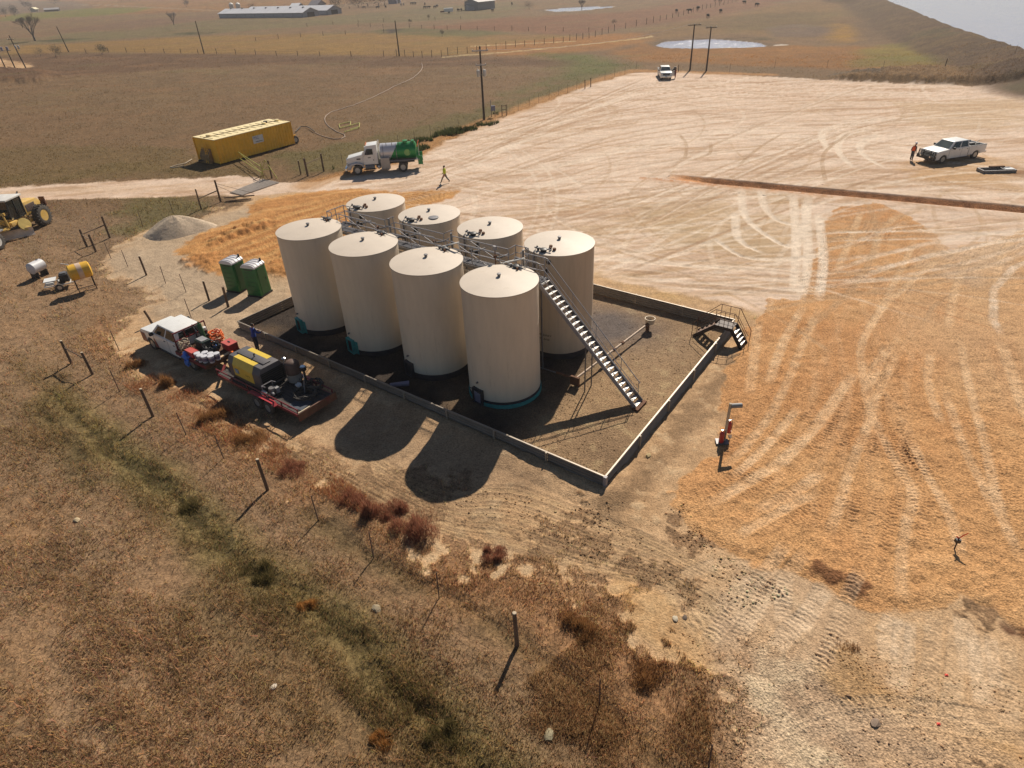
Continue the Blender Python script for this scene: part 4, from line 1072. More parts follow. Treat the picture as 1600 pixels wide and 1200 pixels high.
def pickup(label, loc, rz, bed='box', guard=False, open_door=False, lower=None, tint=None, wb=4.15):
    root = thing('pickup_truck', label, 'pickup truck', loc, rz, 'white pickup trucks on the site')
    # x forward, origin midway between the axles
    fx, rx = wb / 2, -wb / 2
    hwid = .97; wr = .42
    body = tint or M_white
    def arch(cx, r_=.50, n_=9):
        return [(cx + r_ * math.cos(a), .36 + r_ * math.sin(a) * .98) for a in np.linspace(0, PI, n_)]
    fr = fx + .98
    cab_r = -.98
    bottom = .42
    prof = [(fr, bottom), (fr, 1.08), (fr - .12, 1.22), (fx - .52, 1.34), (cab_r, 1.34), (cab_r, bottom)] + [(p[0], max(p[1], bottom)) for p in arch(fx)[::-1]]
    m_ = MB().prism(prof, -hwid, hwid); m_.build('body', body, root, bevel=.05)
    if lower:
        pr2 = [(fr + .02, .40), (fr + .02, 1.0), (fx + .5, 1.02), (fx + .46, .7), (fx + .5, .40)]
        MB().prism(pr2, -hwid - .012, hwid + .012).build('fender', lower, root)
        pr3 = [(fx - .50, .40), (fx - .46, .9), (fx - .60, 1.0), (fx - .9, .4)]
        MB().prism(pr3, -hwid - .012, hwid + .012).build('fender', lower, root)
    # cab
    x0, x1, x2, x3 = fx - .45, fx - 1.12, cab_r + .12, cab_r
    z0, z1 = 1.33, 1.95; wl, wt = .93, .74
    v = [(x0, -wl, z0), (x0, wl, z0), (x3, wl, z0), (x3, -wl, z0), (x1, -wt, z1), (x1, wt, z1), (x2, wt, z1), (x2, -wt, z1)]
    c = MB().add(v, [(0, 1, 5, 4), (1, 2, 6, 5), (2, 3, 7, 6), (3, 0, 4, 7), (4, 5, 6, 7), (3, 2, 1, 0)])
    c.build('cab', body, root, bevel=.05)
    ws = MB().plate(quadp(v[0], v[1], v[5], v[4], .05, .95, .08, .90), .012).build('windshield', M_wind, root)
    MB().plate(quadp(v[2], v[3], v[7], v[6], .12, .88, .15, .85), .012).build('rear_window', M_glass, root)
    for s_, (a, b, c_, d_) in ((1, (v[1], v[2], v[6], v[5])), (-1, (v[3], v[0], v[4], v[7]))):
        if s_ == 1: rs = ((.10, .50), (.56, .93))
        else: rs = ((.07, .44), (.50, .90))
        for u0, u1 in rs:
            pts = quadp(a, b, c_, d_, u0, u1, .08, .88)
            if open_door and s_ == 1 and u0 < .3: continue
            MB().plate(pts, .014).build('side_window', M_glass, root)
        for hx_ in (.30, -.72):
            MB().box(hx_, s_ * (hwid + .012), 1.16, .16, .03, .04).build('door_handle', M_blackm, root)
        for lx in (fx - .55, -.12 + .1, cab_r + .04):
            MB().box(lx, s_ * (hwid + .001), .92, .014, .012, .84).build('door_seam', M_dsteel, root)
        MB().box(fx - .85, s_ * (hwid + .18), 1.42, .12, .22, .2).beam((fx - .85, s_ * hwid, 1.36), (fx - .85, s_ * (hwid + .12), 1.38), .05).build('mirror', M_blackm, root, bevel=.02)
        MB().box(fr - .04, s_ * .80, .98, .14, .28, .2).build('headlight', mat('lamp_lens', (.5, .5, .48), .15, 0, .05), root)
        MB().box(.1, s_ * (hwid + .02), .40, 2.2, .12, .06).build('running_board', M_blackm, root)
    MB().box(fr + .015, 0, .96, .05, 1.2, .3).build('grille', M_blackm if not guard else M_blackm, root)
    MB().box(fr + .08, 0, .60, .2, 1.9, .26).build('front_bumper', M_chrome if not guard else M_blackm, root, bevel=.03)
    MB().box(fr + .19, 0, .62, .02, .32, .16).build('number_plate', mat('plate_pale', (.5, .5, .45), .5), root)
    if guard:
        g = MB()
        g.box(fr + .24, 0, .62, .18, 2.05, .34)
        for y_ in (-.95, -.42, .42, .95): g.beam((fr + .25, y_, .5), (fr + .18, y_, 1.22), .07)
        for z_ in (.86, 1.0, 1.13, 1.22): g.tube([(fr + .20, -.98, z_), (fr + .22, 0, z_), (fr + .20, .98, z_)], .03, 6)
        g.build('grille_guard', M_blackm, root)
        for y_ in (-.55, .55): MB().tube([(fr + .3, y_, .72), (fr + .38, y_, .72)], .09, 10).build('spot_lamp', M_chrome, root)
    if bed == 'box':
        bx0, bx1 = cab_r - .04, rx - 1.15
        for s_ in (-1, 1):
            pr = [(bx0, .5), (bx0, 1.34), (bx1, 1.32), (bx1, .55)] + [(p[0], max(p[1], .5)) for p in arch(rx)[::-1]]
            MB().prism(pr, s_ * hwid, s_ * (hwid - .09)).build('bed_side', body, root, bevel=.02)
            MB().box((bx0 + bx1) / 2, s_ * (hwid - .05), 1.345, abs(bx1 - bx0), .12, .02).build('bed_rail', M_blackm, root)
            MB().box(bx1 + .02, s_ * (hwid - .06), 1.05, .06, .1, .28).build('tail_lamp', M_red, root)
            MB().box(rx, s_ * .62, .98, .95, .3, .24).build('wheel_well', M_blackm, root)
        MB().box((bx0 + bx1) / 2, 0, .86, abs(bx1 - bx0), 1.76, .05).build('bed_floor', M_charcoal, root)
        MB().box(bx1 + .04, 0, 1.0, .07, 1.78, .62).build('tailgate', body, root)
        MB().box(bx0 - .04, 0, 1.05, .05, 1.78, .55).build('bed_front', body, root)
        MB().box(bx1 - .12, 0, .58, .2, 1.9, .18).build('rear_bumper', M_chrome, root)
    MB().box(0, 0, .45, wb + 1.2, .8, .16).build('chassis', M_blackm, root)
    for s_ in (-1, 1):
        wheel(root, fx, s_ * .83, wr, .27, s_)
        wheel(root, rx, s_ * .83, wr, .27, s_)
    if open_door:
        d_ = bpy.data.objects.new('open_door', None)
        dm = MB().box(-.5, 0, .86, 1.02, .06, .84)
        dm.add([(-.02, -.02, 1.28), (-1.0, -.02, 1.28), (-.95, -.02, 1.9), (-.62, -.02, 1.9), (-.02, .02, 1.28), (-1.0, .02, 1.28), (-.95, .02, 1.9), (-.62, .02, 1.9)], [])
        dm.beam((-.02, 0, 1.3), (-.6, 0, 1.88), .05); dm.beam((-.6, 0, 1.88), (-.98, 0, 1.88), .05); dm.beam((-.98, 0, 1.88), (-1.0, 0, 1.28), .05)
        dm.v = dm.v
        do = dm.build('open_door', body, root); do.location = (fx - .58, hwid, 0); do.rotation_euler = (0, 0, math.radians(-62))
        MB().plate([(-.06, 0, 1.3), (-.98, 0, 1.3), (-.96, 0, 1.86), (-.6, 0, 1.86)], .01).build('door_window', M_glass, do)
        MB().box(-.12, .18, 1.4, .1, .22, .2).build('door_mirror', M_blackm, do)
    return root

# ---- right-hand white long-bed pickup with black guard
pa = Vector((43.51, 64.14, 0)); pb = Vector((47.77, 65.44, 0)); hd = math.atan2(pa.y - pb.y, pa.x - pb.x)
mid = (pa + pb) / 2 + Vector((math.cos(hd - PI / 2), math.sin(hd - PI / 2), 0)) * .86
tr = pickup('white crew cab pickup with black grille guard beside the trench', mid, hd, guard=True)
fwd = Vector((math.cos(hd), math.sin(hd), 0)); lft = Vector((-fwd.y, fwd.x, 0))
# equipment in its bed
def inbed(name, label, cat, mb_, m, x, y, z, base, f, l, rz=0, group=None):
    p = base + f * x + l * y
    o = mb_.build(name, m); o.location = (p.x, p.y, z); o.rotation_euler = (0, 0, math.atan2(f.y, f.x) + rz)
    return tag(o, label, cat, group)
MBt = MB().box(0, 0, .19, .5, 1.5, .38, taper=.95)
inbed('tool_chest', 'black tool chest behind the cab of the pickup by the trench', 'tool chest', MBt, M_blackm, -1.35, 0, .89, mid, fwd, lft)
g = MB(); g.box(0, 0, .5, 1.5, .8, .12); g.box(.3, .05, .72, .8, .5, .3); g.tube([(-.6, -.1, .6), (-1.2, -.15, 1.0)], .05, 6); g.beam((-.5, .3, .0), (-.2, .3, .65), .08); g.beam((.5, -.3, .0), (.3, -.3, .6), .08); g.beam((-.6, -.3, .0), (-.5, -.3, .6), .08); g.box(-.5, .2, .66, .4, .4, .2)
inbed('plate_compactor', 'black compactor lying in the bed of the pickup by the trench', 'compactor', g, M_blackm, -2.3, .1, .89, mid, fwd, lft).scale = (.8, .8, .62)
# ---- far pickup with its door open
tr2 = pickup('small distant white pickup facing us with its driver door open', Vector((30.1, 126.2, 0)), -PI / 2 - math.radians(7), open_door=True)
# ---- left white pickup with flat work bed
uc = W(-4.05, -7.15)
tl = pickup('white crew cab work truck with maroon fenders and a crowded flat bed', uc, PH + PI, bed='flat', lower=M_maroon, wb=4.3)
bed = MB().box(-2.45, 0, .93, 3.0, 2.15, .1).build('flat_bed', M_rust, tl)
MB().box(-2.45, 1.08, .86, 3.0, .06, .2).build('bed_skirt', M_maroon, tl); MB().box(-2.45, -1.08, .86, 3.0, .06, .2).build('bed_skirt', M_maroon, tl); MB().box(-3.96, 0, .86, .06, 2.15, .22).build('bed_skirt', M_rust, tl)
g = MB()
for y_ in (-.95, -.3, .3, .95): g.beam((-1.03, y_, .98), (-1.03, y_, 2.0), .06)
for z_ in (1.5, 2.0): g.beam((-1.03, -.98, z_), (-1.03, .98, z_), .06)
g.build('headache_rack', M_maroon, tl)
MB().plate([(2.0, .30, 1.36), (2.0, -.30, 1.36), (1.75, -.32, 1.385), (1.75, .32, 1.385)], .02).build('hood_scoop', M_charcoal, tl)
for y_ in (-.55, 0, .55): MB().box(-2.45, y_, .70, 2.9, .1, .14).build('bed_runner', M_blackm, tl)
def onbed(x, y): return W(0, 0)
BW = lambda u, n, z=.98: W(u, n, z)
def loose(name, label, cat, mb_, m, u, n, z, rz=0, group=None, parts=(), bevel=0, smooth=False):
    o = mb_.build(name, m, None, smooth, bevel); o.location = W(u, n, z); o.rotation_euler = (0, 0, PH + rz)
    for pn, pm, pmat in parts: pm.build(pn, pmat, o)
    return tag(o, label, cat, group)
# paint buckets at the tail corner (near side), standing on the bed
bk = [(-1.05, -8.02, 'small'), (-.72, -8.06, ''), (-.78, -7.72, ''), (-.42, -7.98, ''), (-.40, -7.62, ''), (-.12, -7.78, ''), (-.12, -7.44, '')]
blab = ['white paint bucket nearest the cab end of the row', 'white paint bucket on the outer edge of the truck bed, foremost', 'white bucket in the inner line behind the foremost one', 'white paint bucket at the outer edge, middle of the cluster',
        'white bucket at the inner side, middle of the cluster', 'white paint bucket at the tail of the truck bed, outer one', 'white bucket at the tail of the bed beside the wooden plank']
proto = None
for (u, n_, s_), lb in zip(bk, blab):
    if proto is None:
        proto = MB().lathe([(.14, 0), (.165, .38)], n=20).build('paint_bucket', M_paint, None, True)
        MB().lathe([(.172, .37), (.172, .40), (.15, .405), (.001, .40)], n=20).build('lid', M_paint, proto, True)
        MB().lathe([(.153, .10), (.161, .28)], n=20).build('label_band', M_label, proto, True).scale = (1.02, 1.02, 1)
        o = proto
    else: o = copy_tree(proto)
    o.location = W(u, n_, .98); o.rotation_euler = (0, 0, random.random() * 6)
    tag(o, lb, 'bucket', 'white paint buckets on the work truck bed')
loose('tool_box', 'open red tool box near the outer edge of the work truck bed', 'tool box', MB().box(0, 0, .16, .8, .42, .32), M_red, -1.75, -7.95, .98, bevel=.02, parts=(('lid', MB().box(.05, -.05, .34, .75, .34, .03), mat('red_lid', (.5, .10, .08), .5)),))
loose('tool_box', 'large red tool box at the far tail side of the work truck bed', 'tool box', MB().box(0, 0, .2, .75, .55, .4), M_red, -.55, -6.35, .98, bevel=.02, parts=(('lid', MB().box(0, 0, .42, .77, .57, .04), mat('red_lid', (.5, .10, .08), .5)), ('handle', MB().box(0, 0, .46, .2, .05, .04), M_blackm)))
loose('welder_box', 'dark green machine box with grey lid in the middle of the work truck bed', 'machine', MB().box(0, 0, .3, .8, .55, .6), mat('dark_green_box', (.03, .05, .04), .5), -1.85, -7.15, .98, bevel=.03, parts=(('lid', MB().box(0, 0, .62, .6, .4, .04), M_grey), ('panel', MB().box(0, -.29, .35, .5, .02, .3), M_blackm)))
def coil(R_, r_, turns, h=.0, jig=.06):
    m_ = MB(); pts = []
    for k in range(turns * 18):
        a = k / 18 * 2 * PI; rr = R_ * (1 + random.uniform(-jig, jig)); pts.append((rr * math.cos(a), rr * math.sin(a), .04 + h * k / (turns * 18) + random.uniform(0, jig)))
    return m_.tube(pts, r_, 6)
loose('hose_coil', 'tangled orange hose coil behind the cab on the far side of the truck', 'hose', coil(.34, .035, 7, .5, .14), M_orange, -2.0, -6.25, 1.0)
loose('hose_coil', 'tan rope and hose heap by the near rear door of the work truck', 'hose', coil(.26, .03, 7, .45, .2), M_hose, -2.55, -7.85, 1.0)
loose('tarp', 'crumpled blue cloth hanging off the near side of the work truck bed', 'tarp', MB().ico((0, 0, 0), .26, 2, .3, (1.2, .7, .9)).ico((.15, -.12, -.28), .2, 2, .35, (1, .6, 1.2)), M_bluec, -2.0, -8.22, .98)
loose('gas_bottle', 'green gas bottle leaning beside the cab rack of the work truck', 'gas bottle', MB().tube([(0, 0, 0), (-.28, .05, 1.15)], .12, 14).tube([(-.28, .05, 1.15), (-.31, .055, 1.27)], .05, 8), mat('bottle_green', (.03, .09, .03), .45), -2.35, -6.75, .98)
loose('pressure_washer', 'dark pump with white cap on the far side behind the cab', 'pump', MB().box(0, 0, .2, .5, .4, .4).tube([(0, 0, .4), (0, 0, .62)], .12, 10), M_blackm, -2.75, -6.45, .98, parts=(('cap', MB().lathe([(.13, .62), (.13, .78), (.001, .82)], n=14), M_white),))
loose('ladder_rack_arm', 'black spray hose reel frame standing behind the cab', 'frame', MB().beam((-.5, .2, .95), (.45, -.1, .9), .05).beam((.1, 0, .9), (.35, -.1, .0), .05).beam((-.1, .2, .9), (.3, .25, 0), .05), M_blackm, -2.75, -7.0, 1.0)
loose('blue_bag', 'small blue bag lying on the middle of the work truck bed', 'bag', MB().ico((0, 0, .1), .16, 2, .2, (1.3, 1, .6)), M_bluec, -1.3, -6.75, .98)
loose('cord_heap', 'dark heap of cables in the centre of the truck bed', 'cables', coil(.4, .03, 9, .3, .25), M_blackm, -1.15, -7.1, .98)
loose('plank', 'pale wooden plank lying across the tail of the work truck bed', 'plank', MB().box(0, 0, .03, .16, 1.1, .05), mat('raw_plank', (.55, .40, .24), .7), -.18, -7.05, .98, .1)
loose('orange_tool', 'short orange saw lying at the far tail corner of the work truck', 'saw', MB().box(0, 0, .07, .35, .12, .1).beam((.1, 0, .07), (.5, .05, .09), .06, .02), M_orange, .0, -6.6, .98)

# ------------------------------------------------------------------ trailer
tw = thing('flatbed_trailer', 'red tandem axle trailer with a brown tail board hitched to the work truck', 'trailer', W(0.7, -7.05), PH)
f = MB()
for s_ in (-1, 1): f.beam((0, s_ * 1.04, .60), (6.9, s_ * 1.04, .60), .08, .16)
for x_ in np.arange(.1, 6.9, .6): f.beam((x_, -1.0, .57), (x_, 1.0, .57), .06, .1)
f.build('frame', M_maroon, tw)
f = MB()
for k in range(11): f.box(3.45, -.93 + k * .186, .68, 6.85, .17, .04)
f.build('deck', mat('deck_boards', (.06, .05, .045), .85, 0, .4, 3, stretch=(.3, 3, 1)), tw)
for s_ in (-1, 1):
    rl = MB(); rl.tube([(0, s_ * 1.06, .98), (6.9, s_ * 1.06, .98)], .035, 8)
    for x_ in (.05, 1.4, 2.8, 4.3, 5.6, 6.85): rl.beam((x_, s_ * 1.06, .62), (x_, s_ * 1.06, .98), .05)
    rl.build('side_rail', M_maroon, tw)
    MB().prism([(3.1, .70), (3.25, .86), (5.15, .86), (5.3, .70), (5.25, .70), (5.1, .83), (3.3, .83), (3.15, .70)], s_ * 1.09, s_ * 1.32).build('mudguard', mat('bright_red', (.45, .05, .06), .4, 0, .1), tw)
    for x_ in (3.75, 4.65): wheel(tw, x_, s_ * 1.2, .37, .24, s_)
MB().beam((0, -.8, .58), (-.9, 0, .58), .1).beam((0, .8, .58), (-.9, 0, .58), .1).box(-.95, 0, .6, .3, .14, .12).build('drawbar', M_maroon, tw)
MB().tube([(-.45, .2, .15), (-.45, .2, .95)], .05, 8).build('jack', M_red, tw)
MB().box(6.98, 0, .62, .08, 2.3, .42).build('tail_board', mat('tail_board_brown', (.11, .055, .035), .8, 0, .3, 3, dirt=((.16, .03, .03), 2, .5, .7)), tw)
MB().box(6.95, -.75, .85, .05, .7, .03).build('tail_edge', mat('pale_edge', (.62, .52, .36), .6), tw)
# compressor
cp = thing('air_compressor', 'grey and yellow box-shaped air compressor mounted on the red trailer', 'compressor', W(3.1, -7.12, .72), PH)
L2, Wd, Hc = 2.75, 1.5, 1.28
pr = [(-Wd / 2, .12), (-Wd / 2, Hc * .72), (-Wd * .36, Hc), (Wd * .36, Hc), (Wd / 2, Hc * .72), (Wd / 2, .12)]
def xprism(poly, x0, x1, mb_=None):
    mb_ = mb_ or MB(); n_ = len(poly)
    vs = [(x0, a, b) for a, b in poly] + [(x1, a, b) for a, b in poly]
    return mb_.add(vs, [tuple(range(n_)), tuple(range(2 * n_ - 1, n_ - 1, -1))] + [((i + 1) % n_, i, n_ + i, n_ + (i + 1) % n_) for i in range(n_)])
xprism(pr, -L2 / 2, L2 / 2).build('canopy', M_charcoal, cp, bevel=.03)
k = 1.012
for s_ in (-1, 1):
    yl = [(s_ * (Wd / 2 + .012), .30), (s_ * (Wd / 2 + .012), Hc * .725), (s_ * (Wd * .36 + .01), Hc + .012), (s_ * .26, Hc + .012), (s_ * .26, Hc - .05), (s_ * Wd * .33, Hc - .06), (s_ * (Wd / 2 - .06), Hc * .68), (s_ * (Wd / 2 - .06), .30)]
    xprism(yl, -.92, .78).build('yellow_panel', M_ylight, cp)
MB().box(.0, 0, Hc + .03, 2.3, .44, .05).build('top_cover', M_charcoal, cp, bevel=.02)
MB().box(-L2 / 2 - .008, 0, .72, .02, 1.1, .6).build('front_grille', M_blackm, cp)
for z_ in range(6): MB().box(L2 / 2 + .012, 0, .35 + z_ * .115, .03, 1.25, .045).build('louvre', M_blackm, cp)
MB().box(L2 / 2 + .004, 0, .62, .012, 1.3, .75).build('radiator', mat('deep_black', (.01, .01, .01), .8), cp)
MB().tube([(.1, .0, Hc + .05), (.1, .0, Hc + .2), (.18, .0, Hc + .24)], .04, 8).build('exhaust_pipe', M_blackm, cp)
MB().box(-.62, -Wd / 2 - .018, .62, .32, .012, .26).build('blue_badge', mat('badge_blue', (.03, .16, .32), .4), cp)
for z_ in (.55, .62, .69): MB().box(-.62, -Wd / 2 - .028, z_, .24, .01, .022).build('badge_line', M_white, cp)
sign_text('XATS', .16, Matrix.Translation((.30, -Wd / 2 - .016, .60)) @ Matrix.Rotation(PI / 2, 4, 'X'), M_text, cp)
MB().box(0, 0, .06, L2 - .2, Wd - .1, .12).build('skid', M_blackm, cp)
# small engine pump, sand pot and clutter on the deck
ep = thing('engine_pump', 'small petrol engine pump with a square tube frame on the trailer deck', 'pump', W(5.15, -7.75, .70), PH)
MB().lathe([(.001, .5), (.16, .5), (.17, .46), (.17, .3), (.14, .26), (.14, .1)], n=16).build('engine', M_dsteel, ep, True)
MB().box(.05, .22, .28, .25, .2, .3).tube([(.1, -.1, .3), (.35, -.15, .3)], .06, 8).build('fuel_tank', M_grey, ep)
g = MB()
for s_ in (-.3, .3): g.tube([(-.35, s_, 0), (-.35, s_, .62), (.0, s_, .68)], .02, 6)
g.tube([(-.35, -.3, .62), (-.35, .3, .62)], .02, 6); g.build('tube_frame', M_steel, ep)
MB().box(0, 0, .04, .6, .6, .06).build('base', M_blackm, ep)
loose('white_jug', 'white plastic jug lying on the trailer deck by the near rail', 'jug', MB().ico((0, 0, .12), .14, 2, .1, (1.4, 1, .8)), M_white, 4.65, -7.95, .70, smooth=True)
sp = thing('blast_pot', 'brown upright blast pot with grey skirt on the far side of the trailer', 'blast pot', W(5.0, -6.25, .70), PH)
MB().lathe([(.37, .55), (.37, 1.1), (.28, 1.22), (.12, 1.27), (.001, 1.27)], n=24).build('pot', mat('pot_brown', (.10, .06, .045), .6, .1, .3, 3), sp, True)
MB().lathe([(.36, .1), (.36, .55)], n=24).build('skirt', mat('pot_grey', (.26, .24, .21), .7, 0, .2, 3), sp, True)
for a in range(3):
    MB().beam((.3 * math.cos(a * 2.1), .3 * math.sin(a * 2.1), 0), (.34 * math.cos(a * 2.1), .34 * math.sin(a * 2.1), .3), .06).build('leg', M_dsteel, sp)
MB().tube([(-.45, -.1, .3), (-.52, -.1, 1.05), (-.4, -.1, 1.25)], .05, 8).build('air_pipe', M_steel, sp)
MB().lathe([(.09, 1.36), (.11, 1.42), (.001, 1.5)], (-.25, -.2, 0), 12).build('fill_cap', M_chrome, sp, True)
loose('air_filter', 'dark post with a shiny round cap beside the blast pot', 'filter', MB().tube([(0, 0, 0), (0, 0, .95)], .06, 10).lathe([(.16, .95), (.16, 1.15), (.001, 1.17)], n=18), M_blackm, 5.85, -6.2, .7, parts=(('cap', MB().lathe([(.15, 1.165), (.11, 1.2), (.001, 1.2)], n=18), M_chrome),))
loose('hose_coil', 'black hoses coiled on the rear deck of the trailer', 'hose', coil(.55, .035, 6, .2, .12), M_dhose, 6.6, -6.9, .72)
loose('hose_coil', 'second dark coil leaning at the far rear of the trailer', 'hose', coil(.4, .035, 5, .3, .16), M_dhose, 6.5, -6.2, .72)
loose('blue_mat', 'faded blue-grey mat lying flat near the tail of the trailer', 'mat', MB().box(0, 0, .01, .9, .8, .02), mat('mat_blue', (.06, .07, .09), .9), 6.9, -7.5, .705, .2)
loose('suction_hose', 'thin pale hose rising in a loop from the trailer deck', 'hose', MB().tube([(0, 0, 0), (.03, .05, .5), (.1, .1, .9), (.0, .15, 1.05)], .022, 6), M_steel, 6.35, -6.75, .72)
loose('white_bag', 'small pale bag between blast pot and filter post', 'bag', MB().ico((0, 0, .12), .15, 2, .25, (1.3, 1, .7)), M_white2, 5.55, -6.5, .70)

# ------------------------------------------------------------------ vacuum truck
pa = Vector((-15.36, 70.57, 0)); pb = Vector((-10.64, 70.99, 0)); hd = math.atan2(pa.y - pb.y, pa.x - pb.x)
side = Vector((math.cos(hd - PI / 2), math.sin(hd - PI / 2), 0))
vt = thing('vacuum_truck', 'white vacuum tank truck with a green rear on the caliche road', 'tank truck', (pa + pb) / 2 + side * 1.05, hd)
wb = 4.85; fx, rx = wb / 2, -wb / 2
# hood and fenders
hp = [(fx + 1.05, .75), (fx + 1.1, 1.3), (fx + .95, 1.72), (fx - .55, 2.02), (fx - .75, 2.02), (fx - .75, .95), (fx - .6, .8)] + [(fx + .62 * math.cos(a), .45 + .62 * math.sin(a)) for a in np.linspace(PI, 0, 9) if .45 + .62 * math.sin(a) > .75]
MB().prism(hp, -.82, .82).build('hood', M_white, vt, bevel=.07)
for s_ in (-1, 1):
    fp = [(fx + .98, .6), (fx + .95, .95), (fx + .6, 1.2), (fx, 1.28), (fx - .6, 1.15), (fx - .8, .7), (fx - .68, .7), (fx - .5, 1.02), (fx, 1.14), (fx + .5, 1.02), (fx + .66, .6)]
    MB().prism(fp, s_ * .78, s_ * 1.18).build('fender', mat('fender_grey', (.46, .45, .47), .4, .1), vt, bevel=.03)
    MB().box(fx + 1.0, s_ * .9, 1.12, .12, .3, .24).build('headlight', mat('lamp_lens'), vt) if False else MB().box(fx + 1.0, s_ * .9, 1.12, .12, .3, .24).build('headlight', MATS['lamp_lens'], vt)
    MB().box(fx - .25, s_ * .84, 1.6, .4, .03, .12).build('hood_vent', M_blackm, vt)
MB().box(fx + 1.1, 0, 1.15, .04, 1.0, .7).build('grille', M_chrome, vt)
MB().box(fx + 1.2, 0, .62, .22, 2.2, .32).build('front_bumper', M_chrome, vt, bevel=.03)
# cab
v = [(fx - .72, -1.0, 1.0), (fx - .72, 1.0, 1.0), (fx - 2.3, 1.0, 1.0), (fx - 2.3, -1.0, 1.0), (fx - .78, -1.0, 2.02), (fx - .78, 1.0, 2.02), (fx - 1.15, .88, 2.88), (fx - 1.15, -.88, 2.88), (fx - 2.3, .92, 2.98), (fx - 2.3, -.92, 2.98)]
MB().add(v, [(0, 1, 5, 4), (4, 5, 6, 7), (7, 6, 8, 9), (9, 8, 2, 3), (0, 3, 2, 1), (1, 2, 8, 6, 5), (0, 4, 7, 9, 3)]).build('cab', M_white, vt, bevel=.06)
MB().plate(quadp(v[4], v[5], v[6], v[7], .06, .94, .08, .84), .012).build('windshield', M_wind, vt)
for s_ in (-1, 1):
    MB().plate([(fx - .98, s_ * 1.01, 2.02), (fx - 1.85, s_ * 1.01, 2.02), (fx - 1.85, s_ * .955, 2.58), (fx - 1.22, s_ * .955, 2.58)], .02 * s_).build('side_window', M_glass, vt)
    MB().box(fx - 1.42, s_ * 1.012, 1.55, 1.05, .02, .9).build('door', M_white, vt)
    MB().box(fx - 1.42, s_ * 1.027, 1.72, .3, .012, .1).build('door_lettering', M_dsteel, vt)
    MB().box(fx - 1.85, s_ * 1.03, 1.45, .06, .03, .14).build('door_handle', M_blackm, vt)
    MB().box(fx - .85, s_ * 1.3, 2.15, .12, .22, .5).beam((fx - .85, s_ * 1.0, 2.3), (fx - .85, s_ * 1.25, 2.3), .03).build('mirror', M_white2, vt)
    MB().lathe([(.30, -.5), (.30, .5)], (fx - 1.35, s_ * .85, .72), 18, 'x').build('fuel_tank', M_dsteel, vt, True)
    MB().box(fx - 1.35, s_ * 1.1, .55, 1.3, .2, .05).build('step', M_blackm, vt)
for y_ in (-.55, -.27, 0, .27, .55): MB().box(fx - 1.15, y_, 2.95, .1, .12, .08).build('roof_lamp', mat('amber_lens', (.7, .2, .05), .3), vt)
MB().tube([(fx - 2.42, -.7, 1.0), (fx - 2.42, -.7, 3.1)], .07, 10).build('exhaust_stack', M_chrome, vt)
MB().box(-.4, 0, .95, 6.6, .85, .24).build('chassis', M_blackm, vt)
# barrel with green rear: colour break slants across the barrel
mg = bpy.data.materials.new('barrel_paint'); mg.use_nodes = True; nt = mg.node_tree; N = nt.nodes; L = nt.links
tc = N.new('ShaderNodeTexCoord'); sx_ = N.new('ShaderNodeSeparateXYZ'); L.new(tc.outputs['Object'], sx_.inputs[0])
mm = N.new('ShaderNodeMath'); mm.operation = 'MULTIPLY_ADD'; mm.inputs[1].default_value = .62; L.new(sx_.outputs[2], mm.inputs[0]); L.new(sx_.outputs[0], mm.inputs[2])
gt = N.new('ShaderNodeMath'); gt.operation = 'GREATER_THAN'; gt.inputs[1].default_value = -.30; L.new(mm.outputs[0], gt.inputs[0])
mx_ = N.new('ShaderNodeMix'); mx_.data_type = 'RGBA'; mx_.inputs[6].default_value = (.012, .22, .055, 1); mx_.inputs[7].default_value = (.55, .55, .58, 1)
L.new(gt.outputs[0], mx_.inputs[0]); L.new(mx_.outputs[2], N['Principled BSDF'].inputs['Base Color']); N['Principled BSDF'].inputs['Roughness'].default_value = .32; N['Principled BSDF'].inputs['Metallic'].default_value = .25
bz, br = 2.0, .86; b0, b1 = -.12, -4.05
MB().lathe([(.001, b0 + .1), (br * .6, b0 + .06), (br, b0 - .1), (br, b1 + .1), (br * .6, b1 - .06), (.001, b1 - .1)], (0, 0, bz), 36, 'x').build('barrel', mg, vt, True)
for x_ in (-.5, -1.9, -3.3):
    MB().lathe([(br + .002, -.03), (br + .03, -.03), (br + .03, .03), (br + .002, .03)], (x_, 0, bz), 36, 'x').build('hoop', M_steel if x_ > -2 else M_greenp, vt, True)
MB().lathe([(.25, bz + br - .05), (.25, bz + br + .16), (.28, bz + br + .16), (.28, bz + br + .2), (.001, bz + br + .24)], (-2.9, .15, 0), 18).build('manway', M_greenp, vt, True)
MB().box(-3.7, .1, bz + br + .05, .3, .5, .2).build('vent_box', M_greenp, vt)
for x_ in (-.9, -1.5, -2.2): MB().tube([(x_, .5, bz + br - .2), (x_, .5, bz + br + .12)], .03, 6).build('roof_fitting', M_dsteel, vt)
MB().box(-2.4, 0, 1.12, 4.4, 1.0, .14).build('subframe', M_dsteel, vt)
MB().box(-2.7, .98, 1.22, 3.2, .34, .05).build('hose_tray', M_steel, vt); MB().box(-2.7, -.98, 1.22, 3.2, .34, .05).build('hose_tray', M_steel, vt)
MB().tube([(-1.5, 1.0, 1.33), (-4.0, 1.0, 1.33)], .06, 8).build('side_hose', M_dhose, vt)
MB().box(-.62, 1.0, 1.05, .95, .55, 1.15).build('tool_cabinet', mat('cabinet_grey', (.40, .36, .32), .5, .2), vt, bevel=.02)
MB().box(-.62, -1.0, 1.05, .95, .55, 1.15).build('tool_cabinet', MATS['cabinet_grey'], vt, bevel=.02)
MB().box(.15, .75, .85, .5, .4, .4).build('pump_housing', M_blackm, vt); MB().ico((.1, 1.0, .7), .2, 2, .1).build('air_tank', M_chrome, vt, True)
